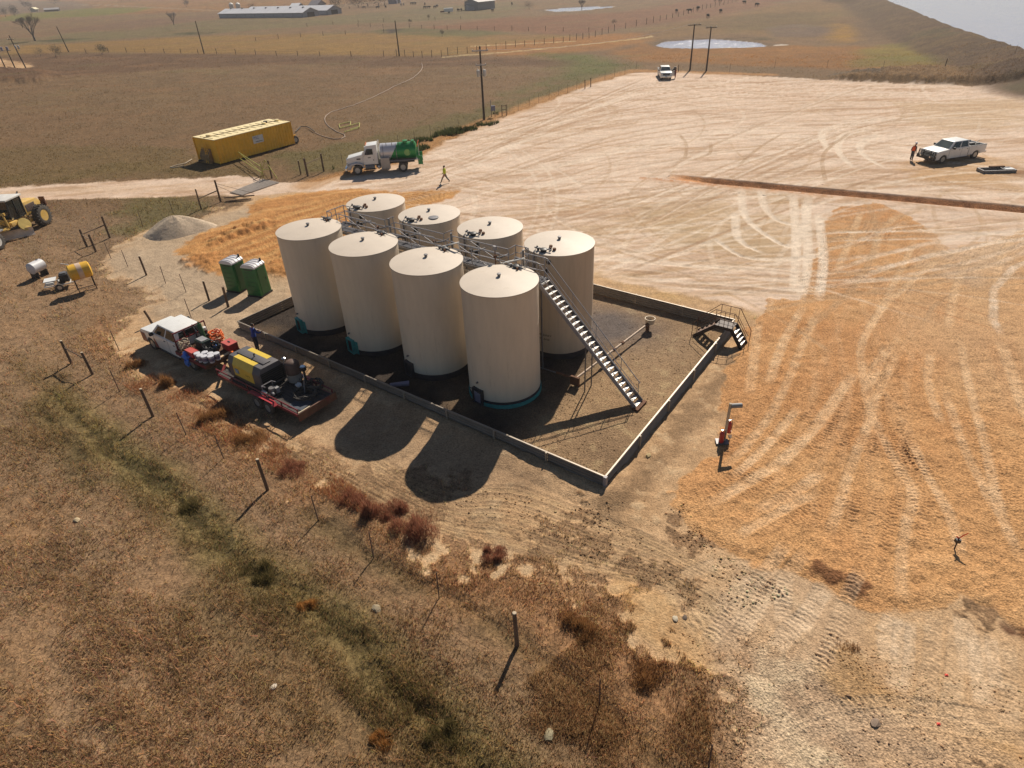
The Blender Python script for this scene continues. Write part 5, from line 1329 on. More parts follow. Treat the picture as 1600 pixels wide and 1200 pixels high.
for s_ in (-1, 1):
    MB().add([(-4.15, s_ * .55, 2.6), (-4.15, s_ * 1.0, 1.7), (-4.65, s_ * 1.05, .55), (-4.2, s_ * 1.05, .95), (-3.95, s_ * .98, 1.6)], [(0, 1, 4), (1, 2, 3, 4)]).build('rear_fin', M_greenp, vt)
    MB().box(-4.35, s_ * .92, 1.1, .5, .08, .9).build('rear_panel', M_greenp, vt)
MB().box(-4.4, 0, .9, .16, 2.1, .2).build('rear_bumper', M_greenp, vt)
MB().tube([(-4.1, .6, 2.4), (-4.35, .75, 3.1)], .04, 6).build('light_mast', M_hivizo, vt)
g = MB()
for k in range(6): g.beam((-4.25, -.25, 1.1 + k * .3), (-4.25, .25, 1.1 + k * .3), .03)
g.beam((-4.25, -.25, 1.0), (-4.25, -.25, 2.9), .04); g.beam((-4.25, .25, 1.0), (-4.25, .25, 2.9), .04); g.build('ladder', M_white2, vt)
MB().lathe([(.33, 0), (.33, .008)], (-3.05, 0, 0), 28, 'y').build('door_emblem', mat('emblem_green', (.20, .40, .12), .4), vt).location = (0, br + .003, bz - .05)
for s_ in (-1, 1):
    wheel(vt, fx, s_ * 1.03, .50, .30, s_); wheel(vt, rx, s_ * 1.0, .50, .30, s_); wheel(vt, rx, s_ * .66, .50, .28, s_)
    MB().prism([(rx - .6, 1.08), (rx + .6, 1.08), (rx + .6, 1.12), (rx - .6, 1.12)], s_ * .7, s_ * 1.15).build('mud_guard', M_dsteel, vt)

# ------------------------------------------------------------------ motor grader at the left edge
gr_ = thing('motor_grader', 'yellow motor grader with big lugged wheels at the left edge', 'grader', (-43.4, 56.0, 0), math.radians(-92))
# x forward (toward the camera side), left side (+y) faces us
M_yg = M_yellow
for s_ in (-1, 1):
    wheel(gr_, -2.75, s_ * 1.08, .92, .62, s_, lug=True, rim=M_yellow)
    wheel(gr_, 3.4, s_ * 1.0, .72, .42, s_, lug=True, rim=M_white2)
    MB().box(-2.3, s_ * .66, .85, 1.6, .2, .45).build('axle_case', M_yg, gr_, bevel=.03)
hd_ = [(-3.9, 1.15), (-3.95, 1.9), (-3.6, 2.3), (-1.3, 2.4), (-1.3, 1.15)]
MB().prism(hd_, -.58, .58).build('engine_hood', M_yg, gr_, bevel=.06)
MB().box(-2.5, .59, 1.8, 1.2, .03, .6).build('side_grille', M_dsteel, gr_)
for z_ in range(5): MB().box(-2.5, .61, 1.58 + z_ * .11, 1.1, .02, .035).build('grille_bar', M_rust, gr_)
MB().box(-4.05, 0, 1.3, .25, 1.3, .6).build('rear_bumper', mat('counter_brown', (.12, .05, .03), .7), gr_, bevel=.03)
MB().box(-4.35, .5, 1.75, .12, .5, .8).build('ripper_frame', mat('counter_brown', (.12, .05, .03)), gr_)
MB().tube([(-2.6, -.2, 2.35), (-2.6, -.2, 3.0), (-2.75, -.2, 3.1)], .07, 8).build('exhaust_stack', M_blackm, gr_)
cabv = [(-1.35, -.8, 1.5), (-1.35, .8, 1.5), (.35, .62, 1.45), (.35, -.62, 1.45), (-1.4, -.82, 3.1), (-1.4, .82, 3.1), (.25, .78, 3.1), (.25, -.78, 3.1)]
fr_ = MB()
for i in range(4): fr_.beam(cabv[i], cabv[i + 4], .09); fr_.beam(cabv[i], cabv[(i + 1) % 4], .08)
fr_.beam((-.5, .79, 1.5), (-.5, .8, 3.1), .07); fr_.beam((-.5, -.79, 1.5), (-.5, -.8, 3.1), .07)
fr_.build('cab_frame', M_blackm, gr_)
MB().box(-.58, 0, 3.17, 2.1, 1.85, .14).build('cab_roof', M_white2, gr_, bevel=.03)
MB().plate([cabv[1], cabv[2], cabv[6], cabv[5]], .01).build('side_glass', M_glass, gr_); MB().plate([cabv[2], cabv[3], cabv[7], cabv[6]], .01).build('front_glass', M_glass, gr_); MB().plate([cabv[0], cabv[1], cabv[5], cabv[4]], .01).build('rear_glass', M_glass, gr_)
MB().box(-.5, 0, 1.4, 1.9, 1.3, .35).build('cab_floor', M_yg, gr_)
MB().box(-.75, 0, 1.95, .5, .5, .7).build('seat', M_blackm, gr_)
fp = [(-.9, 1.15), (.5, 1.5), (1.6, 2.15), (4.0, 1.35), (4.3, .95), (4.0, .85), (3.4, 1.05), (1.7, 1.8), (.7, 1.1), (-.9, .8)]
MB().prism(fp, -.17, .17).build('main_frame', M_yg, gr_, bevel=.03)
MB().beam((3.4, -.95, .72), (3.4, .95, .72), .18, .22).build('front_axle', M_yg, gr_)
MB().lathe([(.72, .95), (.78, .95), (.78, 1.07), (.001, 1.07)], (1.25, 0, 0), 32).build('circle', M_yg, gr_, True)
MB().beam((1.2, -.1, 1.0), (3.7, 0, 1.0), .16).build('drawbar', M_yg, gr_)
o = MB().lathe([(.001, .02), (.5, .02), (.52, 0), (.52, -.10), (.001, -.10)], n=32, axis='x').build('pivot_plate', mat('pale_machine_yellow', (.66, .48, .14), .5, 0, .15, 3), gr_, True); o.location = (-.1, 1.25, .98); o.rotation_euler = (0, math.radians(-22), math.radians(66))
bl = MB(); prf = [(.0, 0), (-.10, .2), (-.12, .4), (-.06, .6), (.04, .72)]
vs = []; fs = []
for y_ in (-1.85, 1.85):
    for x_, z_ in prf: vs.append((x_, y_, z_))
    for x_, z_ in prf[::-1]: vs.append((x_ - .04, y_, z_))
n_ = len(prf) * 2
bl.add(vs, [tuple(range(n_)), tuple(range(2 * n_ - 1, n_ - 1, -1))] + [((i + 1) % n_, i, n_ + i, n_ + (i + 1) % n_) for i in range(n_)])
o = bl.build('moldboard', mat('scoured_blade', (.66, .54, .42), .6, 0, .2, 2), gr_); o.location = (1.05, .35, .02); o.rotation_euler = (0, math.radians(-14), math.radians(38))
for s_ in (-1, 1):
    MB().tube([(1.0, s_ * .55, 2.3), (1.1, s_ * .75, 1.1)], .07, 8).tube([(1.05, s_ * .6, 1.9), (1.1, s_ * .75, 1.1)], .045, 8).build('lift_cylinder', M_yg, gr_)
MB().beam((.9, -.7, 2.2), (.9, .7, 2.2), .16, .2).build('lift_bracket', M_yg, gr_)
MB().box(.45, .75, 1.25, .8, .3, .35).build('battery_box', M_yg, gr_, bevel=.03); MB().box(2.0, .4, 1.15, .6, .5, .1).build('grey_plate', M_grey, gr_)
g = MB(); g.tube([(-1.2, .95, .7), (-1.2, .95, 2.4)], .02, 6); g.tube([(-.8, .95, .7), (-.8, .95, 2.4)], .02, 6)
for k in range(4): g.beam((-1.2, .95, .8 + k * .3), (-.8, .95, .8 + k * .3), .04)
g.build('cab_steps', M_blackm, gr_)

# ------------------------------------------------------------------ frac tank
fa, fb = Vector((-32.87, 77.92, 0)), Vector((-26.7, 86.5, 0))
e = (fb - fa).normalized(); hd = math.atan2(e.y, e.x); FL = 11.0; FW = 4.2; FH = 2.75
ft = thing('frac_tank', 'long mustard yellow steel water tank with one wheel on the pasture', 'water tank', fa + e * (FL / 2) + Vector((-e.y, e.x, 0)) * FW / 2, hd)
# ribbed sides
def ribbed(y_, s_):
    vs = []; n_ = 0; xs = [(-FL / 2, 0)]
    k = 26; st_ = FL / k
    for i in range(k):
        x_ = -FL / 2 + i * st_; xs += [(x_ + st_ * .12, 0), (x_ + st_ * .25, .07), (x_ + st_ * .65, .07), (x_ + st_ * .78, 0)]
    xs.append((FL / 2, 0))
    for x_, d_ in xs: vs += [(x_, y_ - s_ * d_, .12), (x_, y_ - s_ * d_, FH)]
    return MB().add(vs, [(2 * i, 2 * i + 2, 2 * i + 3, 2 * i + 1) for i in range(len(xs) - 1)])
MB().box(0, 0, (FH + .12) / 2, FL - .1, FW - .16, FH - .14).build('tank_body', M_frac, ft)
for s_ in (-1, 1): ribbed(s_ * FW / 2, s_).build('ribbed_side', M_frac, ft)
MB().box(0, 0, FH + .03, FL, FW, .07).build('roof', M_fractop, ft)
for i in range(13):
    for s_ in (-1, 1): MB().box(-FL / 2 + .45 + i * .87, s_ * .66, FH + .09, .10, 1.15, .05).build('roof_rib', M_fractop, ft)
MB().box(0, 0, FH + .10, FL - .2, .08, .04).build('roof_spine', M_rust, ft)
for s_ in (-1, 1):
    MB().beam((-FL / 2, s_ * FW / 2, .1), (-FL / 2, s_ * FW / 2, FH), .1).build('corner_post', M_frac, ft); MB().beam((FL / 2, s_ * FW / 2, .1), (FL / 2, s_ * FW / 2, FH), .1).build('corner_post', M_frac, ft)
MB().prism([(-FL / 2 + .0, .9), (-FL / 2 + .0, 1.7), (-FL / 2 - .5, .9), (-FL / 2 - .5, .1), (-FL / 2, .1)], -.9, .9).build('front_hopper', mat('stained_yellow', (.25, .15, .06), .8, 0, .4, 3), ft)
g = MB(); x_ = -FL / 2 - .55
for y_ in (-.55, -.2): g.beam((x_, y_, .15), (x_ + .4, y_, 2.3), .05)
for k in range(7): g.beam((x_ + .05 + k * .05, -.55, .35 + k * .28), (x_ + .05 + k * .05, -.2, .35 + k * .28), .04)
g.build('ladder', M_frac, ft)
g = MB()
for z_ in (1.75, 2.05): g.tube([(x_ + .1, -1.1, z_), (x_ + .1, 1.1, z_)], .025, 6)
for y_ in (-1.1, -.4, .4, 1.1): g.tube([(x_ + .1, y_, 1.5), (x_ + .1, y_, 2.05)], .025, 6)
g.build('guard_rail', M_frac, ft)
for y_ in (.35, .75): MB().tube([(x_, y_, .4), (x_ - .35, y_, .4)], .09, 10).build('outlet_valve', M_dhose, ft)
for s_ in (-1, 1): wheel(ft, FL / 2 + .35, s_ * (FW / 2 - .25), .5, .42, s_)
MB().box(FL / 2 + .35, 0, .55, .6, FW - .5, .25).build('axle', M_dsteel, ft); MB().beam((FL / 2, -FW / 2 + .1, 1.0), (FL / 2 + .45, -FW / 2 + .1, 1.1), .1).build('bracket', M_frac, ft)
MB().box(.3, -FW / 2 - .02, 1.75, 1.5, .03, .85).build('sign', mat('sign_white', (.66, .63, .6), .5), ft)
sign_text('PSC', .46, Matrix.Translation((.05, -FW / 2 - .04, 1.93)) @ Matrix.Rotation(PI / 2, 4, 'X'), mat('sign_blue', (.05, .04, .18), .5), ft)
MB().box(.35, -FW / 2 - .04, 1.5, 1.0, .01, .07).build('sign_line', M_dsteel, ft)
for i, x_ in enumerate((-4.6, 2.9, 3.6, 4.9)): MB().lathe([(.26, FH + .05), (.26, FH + .28), (.001, FH + .34)], (x_, .3 * (-1) ** i, 0), 16).build('hatch', M_fractop if i != 2 else M_dhose, ft, True)

# ------------------------------------------------------------------ portable toilets
def toilet(label, p, rz):
    t_ = thing('portable_toilet', label, 'portable toilet', p, rz, 'green portable toilets by the orange fill')
    w = 1.12; h = 2.0
    MB().box(0, 0, h / 2 + .1, w, w, h, taper=.97).build('cabin', M_green, t_, bevel=.03)
    MB().box(0, 0, .06, w + .08, w + .08, .12).build('base', M_blackm, t_)
    roof = [(-.58, 0), (-.58, .08), (-.44, .2), (-.2, .27), (.2, .27), (.44, .2), (.58, .08), (.58, 0)]
    mb_ = xprism([(a, b + h + .08) for a, b in roof], -.56, .56); mb_.build('roof', mat('toilet_roof', (.60, .58, .60), .4, 0, .05), t_, bevel=.02)
    for k in range(4): 
        xx = -.42 + k * .28
        xprism([(a * 1.01, b * 1.05 + h + .09) for a, b in roof], xx - .035, xx + .035).build('roof_rib', mat('rib_grey', (.34, .33, .36), .5), t_)
    MB().lathe([(.07, h + .1), (.07, h + .5), (.001, h + .52)], (.42, -.36, 0), 10).build('vent_pipe', M_blackm, t_, True)
    MB().box(0, -w / 2 - .01, 1.08, .74, .03, 1.78).build('door', mat('door_green', (.012, .10, .028), .45), t_)
    MB().box(.28, -w / 2 - .035, 1.15, .06, .03, .14).build('latch', M_blackm, t_)
    for s_ in (-1, 1):
        for z_ in (.5, .8, 1.1, 1.45, 1.75): MB().box(s_ * (w / 2 + .006 - .005 * z_), 0, z_, .02, .7, .05).build('side_rib', MATS['door_green'], t_)
        MB().box(s_ * (w / 2 - .012), .0, 1.98, .02, .7, .07).build('side_vent', M_blackm, t_)
    return t_
toilet('green portable toilet with white roof, the one farther from the tanks', at(374, 452), PH + PI / 2 + .25)
toilet('green portable toilet with white roof, the one closer to the tanks', at(407, 459), PH + PI / 2 + .3)

# ------------------------------------------------------------------ small tanks and trailer at far left
p = at(137, 452)
yt = thing('fuel_tank', 'yellow drum-shaped fuel tank on a tall black stand', 'fuel tank', p, math.radians(38))
MB().lathe([(.001, -.74), (.42, -.70), (.56, -.62), (.56, .62), (.42, .70), (.001, .74)], (0, 0, 1.42), 28, 'x').build('drum', mat('fuel_yellow', (.70, .40, .04), .45, 0, .08, 2), yt, True)
MB().lathe([(.563, -.16), (.568, -.16), (.568, .16), (.563, .16)], (0, 0, 1.42), 28, 'x').build('pale_band', mat('fuel_band', (.62, .45, .32), .5), yt, True)
for x_ in (-.55, .55):
    for y_ in (-.4, .4): MB().beam((x_, y_, 0), (x_, y_ * .8, 1.05), .05).build('leg', M_blackm, yt)
MB().beam((-.6, -.4, .05), (.6, -.4, .05), .04).beam((-.6, .4, .05), (.6, .4, .05), .04).beam((-.55, -.35, .95), (-.55, .35, .95), .05).beam((.55, -.35, .95), (.55, .35, .95), .05).build('stand_rail', M_blackm, yt)
MB().tube([(-.5, 0, 1.95), (-.5, 0, 2.05), (-.9, .1, 2.2)], .03, 6).build('nozzle_pipe', M_white2, yt)
p = at(64, 432)
wt = thing('water_drum', 'white drum-shaped tank sitting low on the grass', 'tank', p, math.radians(75))
MB().lathe([(.001, -.7), (.4, -.66), (.5, -.58), (.5, .58), (.4, .66), (.001, .7)], (0, 0, .95), 28, 'x').build('drum', mat('drum_white', (.58, .57, .58), .45, 0, .08, 2), wt, True)
MB().lathe([(.09, 1.42), (.09, 1.5), (.001, 1.51)], (.3, 0, 0), 12).build('filler_cap', M_dsteel, wt, True)
for x_ in (-.45, .45): MB().box(x_, 0, .28, .1, .9, .55).build('cradle', M_blackm, wt)
MB().tube([(-.7, -.2, .5), (-.9, -.3, .2)], .03, 6).build('drain_pipe', M_blackm, wt); wt.scale = (.85, .85, .85)
p = at(97, 449)
gt_ = thing('utility_trailer', 'small low trailer carrying a white panel and a black engine', 'trailer', p, math.radians(25))
g = MB()
for s_ in (-.55, .55): g.beam((-.9, s_, .4), (.7, s_, .4), .05, .07)
for x_ in (-.9, -.1, .7): g.beam((x_, -.55, .4), (x_, .55, .4), .05, .07)
g.beam((.7, -.5, .4), (1.7, 0, .4), .06); g.beam((.7, .5, .4), (1.7, 0, .4), .06)
g.build('frame', M_white2, gt_)
MB().box(-.55, .15, .66, .75, .8, .05).build('white_panel', M_white, gt_); MB().box(-.55, -.15, .52, .5, .5, .2).build('white_pump', M_white2, gt_, bevel=.04)
MB().box(.4, .1, .7, .6, .7, .55).build('engine', M_blackm, gt_, bevel=.05); MB().box(.4, .1, 1.0, .35, .4, .1).build('engine_top', M_dsteel, gt_)
for s_ in (-1, 1): wheel(gt_, 0, s_ * .68, .26, .16, s_)
# ================================================================== PEOPLE
def person(label, loc, rz, cloth, legs, skin, vest=None, hat=None, pose='stand', scale=1.0, bend=0.0):
    """one continuous skinned body; x forward"""
    V = []; E = []; Rr = []
    def add(p, r, par=None):
        V.append(p); Rr.append(r)
        if par is not None: E.append((par, len(V) - 1))
        return len(V) - 1
    def tilt(p):       # lean of the torso about the hips
        x, y, z = p; dz = z - .95
        return (x + dz * math.sin(bend), y, .95 + dz * math.cos(bend)) if dz > 0 else p
    pel = add((0, 0, .95), .135)
    waist = add(tilt((0, 0, 1.08)), .125, pel); chest = add(tilt((0, 0, 1.3)), .15, waist)
    up_ = add(tilt((0, 0, 1.43)), .11, chest); neck = add(tilt((.01, 0, 1.52)), .055, up_)
    jaw = add(tilt((.03, 0, 1.60)), .078, neck); head = add(tilt((.02, 0, 1.68)), .098, jaw); crown = add(tilt((.0, 0, 1.75)), .072, head)
    add(tilt((.115, 0, 1.645)), .018, jaw)
    for s_ in (-1, 1):
        if pose == 'walk': hip_a = .38 * s_; knee_x = .22 * s_; foot_x = .42 * s_ if s_ > 0 else -.46; fz = .05 if s_ > 0 else .14
        else: knee_x = .03; foot_x = .0; fz = .05
        hip = add((0, s_ * .09, .88), .118, pel)
        kn = add((knee_x + (.04 if pose == 'walk' else 0), s_ * .10, .50), .085, hip)
        an = add((foot_x, s_ * .10, fz + .05), .06, kn)
        add((foot_x + .16, s_ * .11, fz - (.0 if fz < .1 else .04)), .035, an)
        sh = add(tilt((0, s_ * .19, 1.40)), .072, up_)
        if pose == 'walk': el, ha = (-.12 * s_, s_ * .26, 1.12), (.10 - .2 * s_, s_ * .25, .90)
        elif pose == 'work': el, ha = (.15, s_ * .25, 1.15), (.42, s_ * .18, 1.12)
        else: el, ha = (-.04, s_ * .27, 1.12), (.08, s_ * .26, .88)
        e_ = add(tilt(el), .056, sh); h_ = add(tilt(ha), .038, e_)
        d_ = (Vector(ha) - Vector(el)).normalized(); pm = Vector(ha) + d_ * .07
        p_ = add(tilt(tuple(pm)), .028, h_)
        for q in range(4):
            ff = pm + d_ * (.075 + .01 * (1.5 - abs(q - 1.5))) + Vector((.02 * (q - 1.5), 0, -.012))
            add(tilt(tuple(ff)), .009, p_)
        add(tilt(tuple(Vector(ha) + d_ * .05 + Vector((.05, 0, .0)))), .01, h_)
    me = bpy.data.meshes.new('person'); me.from_pydata(V, E, []); o = bpy.data.objects.new('person', me); C.objects.link(o)
    sk = o.modifiers.new('skin', 'SKIN'); sk.use_smooth_shade = True
    for i, r in enumerate(Rr): me.skin_vertices[0].data[i].radius = (r, r)
    me.skin_vertices[0].data[pel].use_root = True
    ss = o.modifiers.new('sub', 'SUBSURF'); ss.levels = 1; ss.render_levels = 1
    bpy.context.view_layer.update()
    nm = bpy.data.meshes.new_from_object(o.evaluated_get(bpy.context.evaluated_depsgraph_get()))
    o.modifiers.clear(); o.data = nm; nm.name = 'person'
    nm.materials.clear()
    for m_ in (cloth, legs, skin, M_blackm): nm.materials.append(m_)
    for f_ in nm.polygons:
        x, y, z = f_.center
        hnd = abs(y) > .15 and z < 1.0 and abs(x) < .5
        if pose == 'work': hnd = x > .36
        k = 0
        if z < .97: k = 1
        if z < .12: k = 3
        if hnd and z > .6: k = 2
        hx_ = (z - .95)
        if z > .95 + .55 * math.cos(bend): k = 2
        f_.material_index = k; f_.use_smooth = True
    o.location = loc; o.rotation_euler = (0, 0, rz); o.scale = (scale,) * 3
    tag(o, label, 'person', None)
    c0 = tilt((.02, 0, 1.68))
    for s_ in (-1, 1):
        MB().ico(tilt((.108, s_ * .035, 1.685)), .013, 1).build('eye', M_blackm, o)
        MB().ico(tilt((.01, s_ * .098, 1.67)), .025, 1, 0, (.6, .4, 1.2)).build('ear', skin, o)
    MB().box(*tilt((.108, 0, 1.60)), .02, .05, .012).build('mouth', M_maroonc, o)
    if hat: 
        b_ = MB(); c = tilt((.0, 0, 1.74)); b_.lathe([(.155, 0), (.125, .015), (.118, .06), (.08, .115), (.001, .13)], c, 18).build('hard_hat', hat, o, True)
    else:
        b_ = MB(); c = tilt((-.02, 0, 1.70)); b_.ico(c, .108, 2, .03, (1, .95, .85)).build('hair', mat('dark_hair', (.03, .02, .015), .8), o, True)
    if vest:
        vs = MB(); pr = [(.165, 1.02), (.175, 1.2), (.19, 1.34), (.13, 1.46)]
        n_ = 20; vv_ = []; ff = []
        for r, z in pr:
            for j in range(n_):
                a = 2 * PI * j / n_; vv_.append(tilt((r * .88 * math.cos(a), r * 1.12 * math.sin(a), z)))
        for i in range(len(pr) - 1):
            for j in range(n_): ff.append((i * n_ + j, i * n_ + (j + 1) % n_, (i + 1) * n_ + (j + 1) % n_, (i + 1) * n_ + j))
        vs.add(vv_, ff).build('vest', vest, o, True)
    return o
person('person in a yellow safety shirt walking across the pad behind the truck', at(696, 286), math.radians(165), M_hiviz, M_khaki, M_skin, vest=M_hiviz, pose='walk', scale=.98)
person('person in an orange vest and white hard hat standing at the pickup bumper', at(1423, 251), math.radians(20), mat('dark_shirt', (.03, .025, .025), .8), M_denim, M_skin, vest=M_hivizo, hat=M_white, pose='stand', scale=.97, bend=.12)
person('person in a blue shirt working in the shade by the containment wall', W(-.75, -4.75), PH + PI / 2, M_blue, M_denim, M_skin, pose='work', scale=1.0, bend=.15)
fp = Vector((30.1, 126.2, 0)); 
person('person standing behind the open door of the distant pickup', Vector((31.75, 124.75, 0)), math.radians(150), M_maroonc, M_maroonc, M_skin, pose='work', scale=.98)

# ================================================================== POWER POLES
def pole(label, base, h, lean=(0, 0), arms=(), trans=0, box=False, arm_rz=0, group='wooden power poles in the pastures'):
    b = at(*base) if not isinstance(base, Vector) else base
    t_ = thing('power_pole', label, 'power pole', b, arm_rz, group)
    lx = lean[0] * math.cos(-arm_rz) - lean[1] * math.sin(-arm_rz); ly = lean[0] * math.sin(-arm_rz) + lean[1] * math.cos(-arm_rz)
    MB().tube([(0, 0, -.3), (lx * h, ly * h, h)], .17, 10, .11).build('pole', M_polewood, t_, True)
    for z_, w in arms:
        a_ = MB().box(lx * z_, ly * z_ - .14, z_, w, .09, .12).build('crossarm', M_steel if trans == 2 else M_polewood, t_)
        for k in (-.45, 0, .45) if w > 1 else ():
            MB().lathe([(.05, 0), (.06, .06), (.03, .1), (.05, .14), (.001, .18)], (lx * z_ + k * w, ly * z_ - .14, z_ + .06), 8).build('insulator', M_white2, a_)
    if trans:
        for k in ((-.42, .42) if trans == 2 else (-.4, .4)):
            x_ = k; z_ = h - (3.7 if trans == 2 else 3.2)
            o = MB().lathe([(.2, 0), (.23, .05), (.23, .75), (.2, .82), (.001, .86)], (x_, -.2, z_), 16).build('transformer', mat('can_grey', (.48, .46, .44), .5, .2), t_, True)
            MB().tube([(x_ - .08, -.2, z_ + .84), (x_ - .08, -.2, z_ + 1.05)], .035, 6).build('bushing', M_white2, o)
        MB().beam((-.4, -.1, h - 3.5), (.4, -.1, h - 3.5), .08).build('bracket', M_dsteel, t_)
    return t_
pole('nearest tall power pole with two grey transformers at the edge of the pad', (756.5, 187), 9.29, arms=((8.75, 2.2), (7.0, 1.4)), trans=2, arm_rz=.05)
mbx = thing('meter_panel', 'blue-grey meter box on a board frame beside the nearest power pole', 'meter', at(771, 183), .1)
MB().box(0, 0, 1.2, .6, .25, .65).build('box', mat('meter_blue', (.16, .17, .26), .5), mbx); MB().beam((-.25, .1, 0), (-.25, .1, 1.5), .08).beam((.25, .1, 0), (.25, .1, 1.2), .08).build('leg', M_wood, mbx)
MB().tube([(-.3, 0, 1.4), (-.3, 0, 2.3)], .04, 6).build('conduit', M_steel, mbx)
hb = thing('fence_brace', 'short ladder-like wooden brace frame beside the blue meter box', 'frame', at(788, 181), .1)
for x_ in (-.32, .32): MB().beam((x_, 0, 0), (x_, 0, 1.5), .1).build('post', M_wood, hb)
for z_ in (.4, .85, 1.35): MB().beam((-.3, 0, z_), (.3, 0, z_), .07).build('rail', M_wood, hb)
pole('slim power pole standing at the middle of the far fence line', (624, 88), 7.84, arms=())
pole('left one of the twin power poles in front of the pond', (1078, 110), 7.75, arms=((7.55, 2.4),), arm_rz=.05)
pole('right one of the twin power poles in front of the pond', (1103.5, 111), 7.35, arms=((7.15, 2.0),), arm_rz=.05)
pole('leaning slim pole on the far fence below the long barns', (319, 84), 8.3, arms=())
pole('bare leaning pole between the bare tree and the far fence', (107.5, 81), 7.3, lean=(-.12, 0))
pole('leaning pole with three grey transformers at the left edge mound', (41, 107), 7.9, lean=(-.12, 0), arms=((7.0, 1.6),), trans=1)
pole('short pole second in the transformer bank at the far left', (24, 107), 4.4, lean=(-.05, 0), trans=0)
pole('short pole third in the transformer bank at the far left', (9, 107), 4.6, lean=(-.05, 0), trans=0)
tb_ = thing('transformer_bank', 'row of grey transformers on a beam at the far left', 'transformer', at(20, 107, 0), 0)
q = Vector((0, 0, 0))
MB().beam((-2.4, -.3, 4.3), (1.6, -.3, 4.3), .12).build('beam', M_dsteel, tb_)
for x_ in (-2.0, -.6, .9): MB().lathe([(.3, 4.4), (.3, 5.2), (.001, 5.3)], (x_, -.3, 0), 14).build('transformer', mat('can_violet', (.26, .25, .32), .5, .2), tb_, True)
# wires
wr = [((756.5, 187), 8.9, (624, 88), 7.7), ((624, 88), 7.7, (319, 84), 8.1), ((319, 84), 8.1, (107.5, 81), 7.2)]
def cable(a, b, sag, r=.012, name='power_line', label=''):
    a = Vector(a); b = Vector(b); pts = []
    for k in range(15):
        t = k / 14; p = a.lerp(b, t); p.z -= sag * 4 * t * (1 - t); pts.append(p)
    o = MB().tube(pts, r, 4).build(name, M_steel); return tag(o, label, 'power line', 'overhead power lines')
cable(at(1078, 110) + Vector((0, 0, 7.7)), at(1103.5, 111) + Vector((0, 0, 7.3)), .1, label='short wire joining the twin poles by the pond')
cable(at(756.5, 187) + Vector((1.0, 0, 8.8)), at(1078, 110) + Vector((-.8, 0, 7.7)), 1.0, label='long wire from the transformer pole to the twin poles')

# ================================================================== FENCES, POSTS
def on(px, py): 
    p = at(px, py); p.z = gz(p.x, p.y); return p
def wpost(parent, p, h, r=.075, lean=None, cap=False):
    lx, ly = lean or (random.uniform(-.05, .05), random.uniform(-.04, .04))
    o = MB().tube([(p.x, p.y, p.z - .15), (p.x + lx * .5, p.y + ly * .5, p.z + h * .5), (p.x + lx, p.y + ly, p.z + h)], r, 8, r * .92).build('wooden_post', M_wood, parent, True)
    if cap: MB().lathe([(r * 1.0, 0), (r * .8, .02), (.001, .025)], (p.x + lx, p.y + ly, p.z + h), 8).build('cut_top', mat('cut_wood', (.5, .40, .28), .8), o)
    return o
def tpost(parent, p, h=1.35):
    lx, ly = random.uniform(-.05, .05), random.uniform(-.04, .04)
    return MB().beam((p.x, p.y, p.z - .1), (p.x + lx, p.y + ly, p.z + h), .035, .03).build('steel_post', M_rstake, parent)
def wires(parent, pts, hs=(.35, .62, .88, 1.12), r=.004):
    m_ = MB()
    for h in hs:
        for a, b in zip(pts[:-1], pts[1:]): m_.tube([(a.x, a.y, a.z + h), (b.x, b.y, b.z + h)], r, 3)
    return m_.build('wire', M_rstake, parent)
fn = thing('wire_fence', 'barbed wire fence of wooden and rusty steel posts crossing the foreground weeds', 'fence')
seq = [(174, 405, 't'), (200, 417, 't'), (229, 430, 'w', 1.5), (259, 443, 't'), (291, 457, 't'), (327, 470, 'w', 1.45)]
near = [(112, 568, 'w', 1.5), (145, 585, 'w', 1.45), (187, 612, 't'), (239, 650, 'w', 1.7), (291, 679.5, 't'), (350, 717, 't'), (418, 765, 'w', 1.74), (497, 812, 't'), (583, 869, 't'), (686, 934, 't'), (808, 1006, 'w', 1.65), (937, 1099, 't'), (1106, 1205, 't'), (1290, 1330, 't')]
def run(parent, seq, wires_=True, hs=(.35, .62, .88, 1.12)):
    pts = []
    for s_ in seq:
        p = on(s_[0], s_[1]); pts.append(p)
        if s_[2] == 'w': wpost(parent, p, s_[3], cap=True)
        else: tpost(parent, p)
    if wires_: wires(parent, pts, hs)
    return pts
pts = run(fn, near)
MB().tube([pts[0] + Vector((0, 0, 1.05)), pts[1] + Vector((0, 0, 1.0))], .04, 6).build('brace_rail', M_wood, fn)
fn2 = thing('wire_fence', 'thin wire fence running past the portable toilets toward the gravel heap', 'fence')
run(fn2, seq)
fn3 = thing('brace_corner', 'three weathered posts joined by rails at the fence corner in the grass', 'fence')
c1, c2, c3 = on(131, 385), on(171.6, 371.5), on(150, 393.5)
for p, h in ((c2, 1.9), (c3, 1.5)): wpost(fn3, p, h, .09)
wpost(fn3, c1 + Vector((.25, 0, 0)), 1.5, .09)
MB().tube([c1 + Vector((.2, 0, 1.05)), c2 + Vector((0, 0, 1.15))], .045, 6).build('brace_rail', M_wood, fn3); MB().tube([c1 + Vector((.2, 0, 1.05)), c3 + Vector((0, 0, 1.05))], .03, 6).build('brace_rail', mat('pale_rail_wood', (.3, .22, .15), .8), fn3)
fn4 = thing('wire_fence', 'thin steel posts and wire between the fence corner and the access road', 'fence')
run(fn4, [(171.6, 371.5, 't'), (223.5, 354, 't'), (271, 334, 't'), (314.7, 327.6, 'w', 1.9)])
fn5 = thing('brace_posts', 'two stout posts with a rail at the end of the cattle guard', 'fence')
a, b = on(314.7, 327.6), on(345, 315.5)
wpost(fn5, b, 2.1, .1)
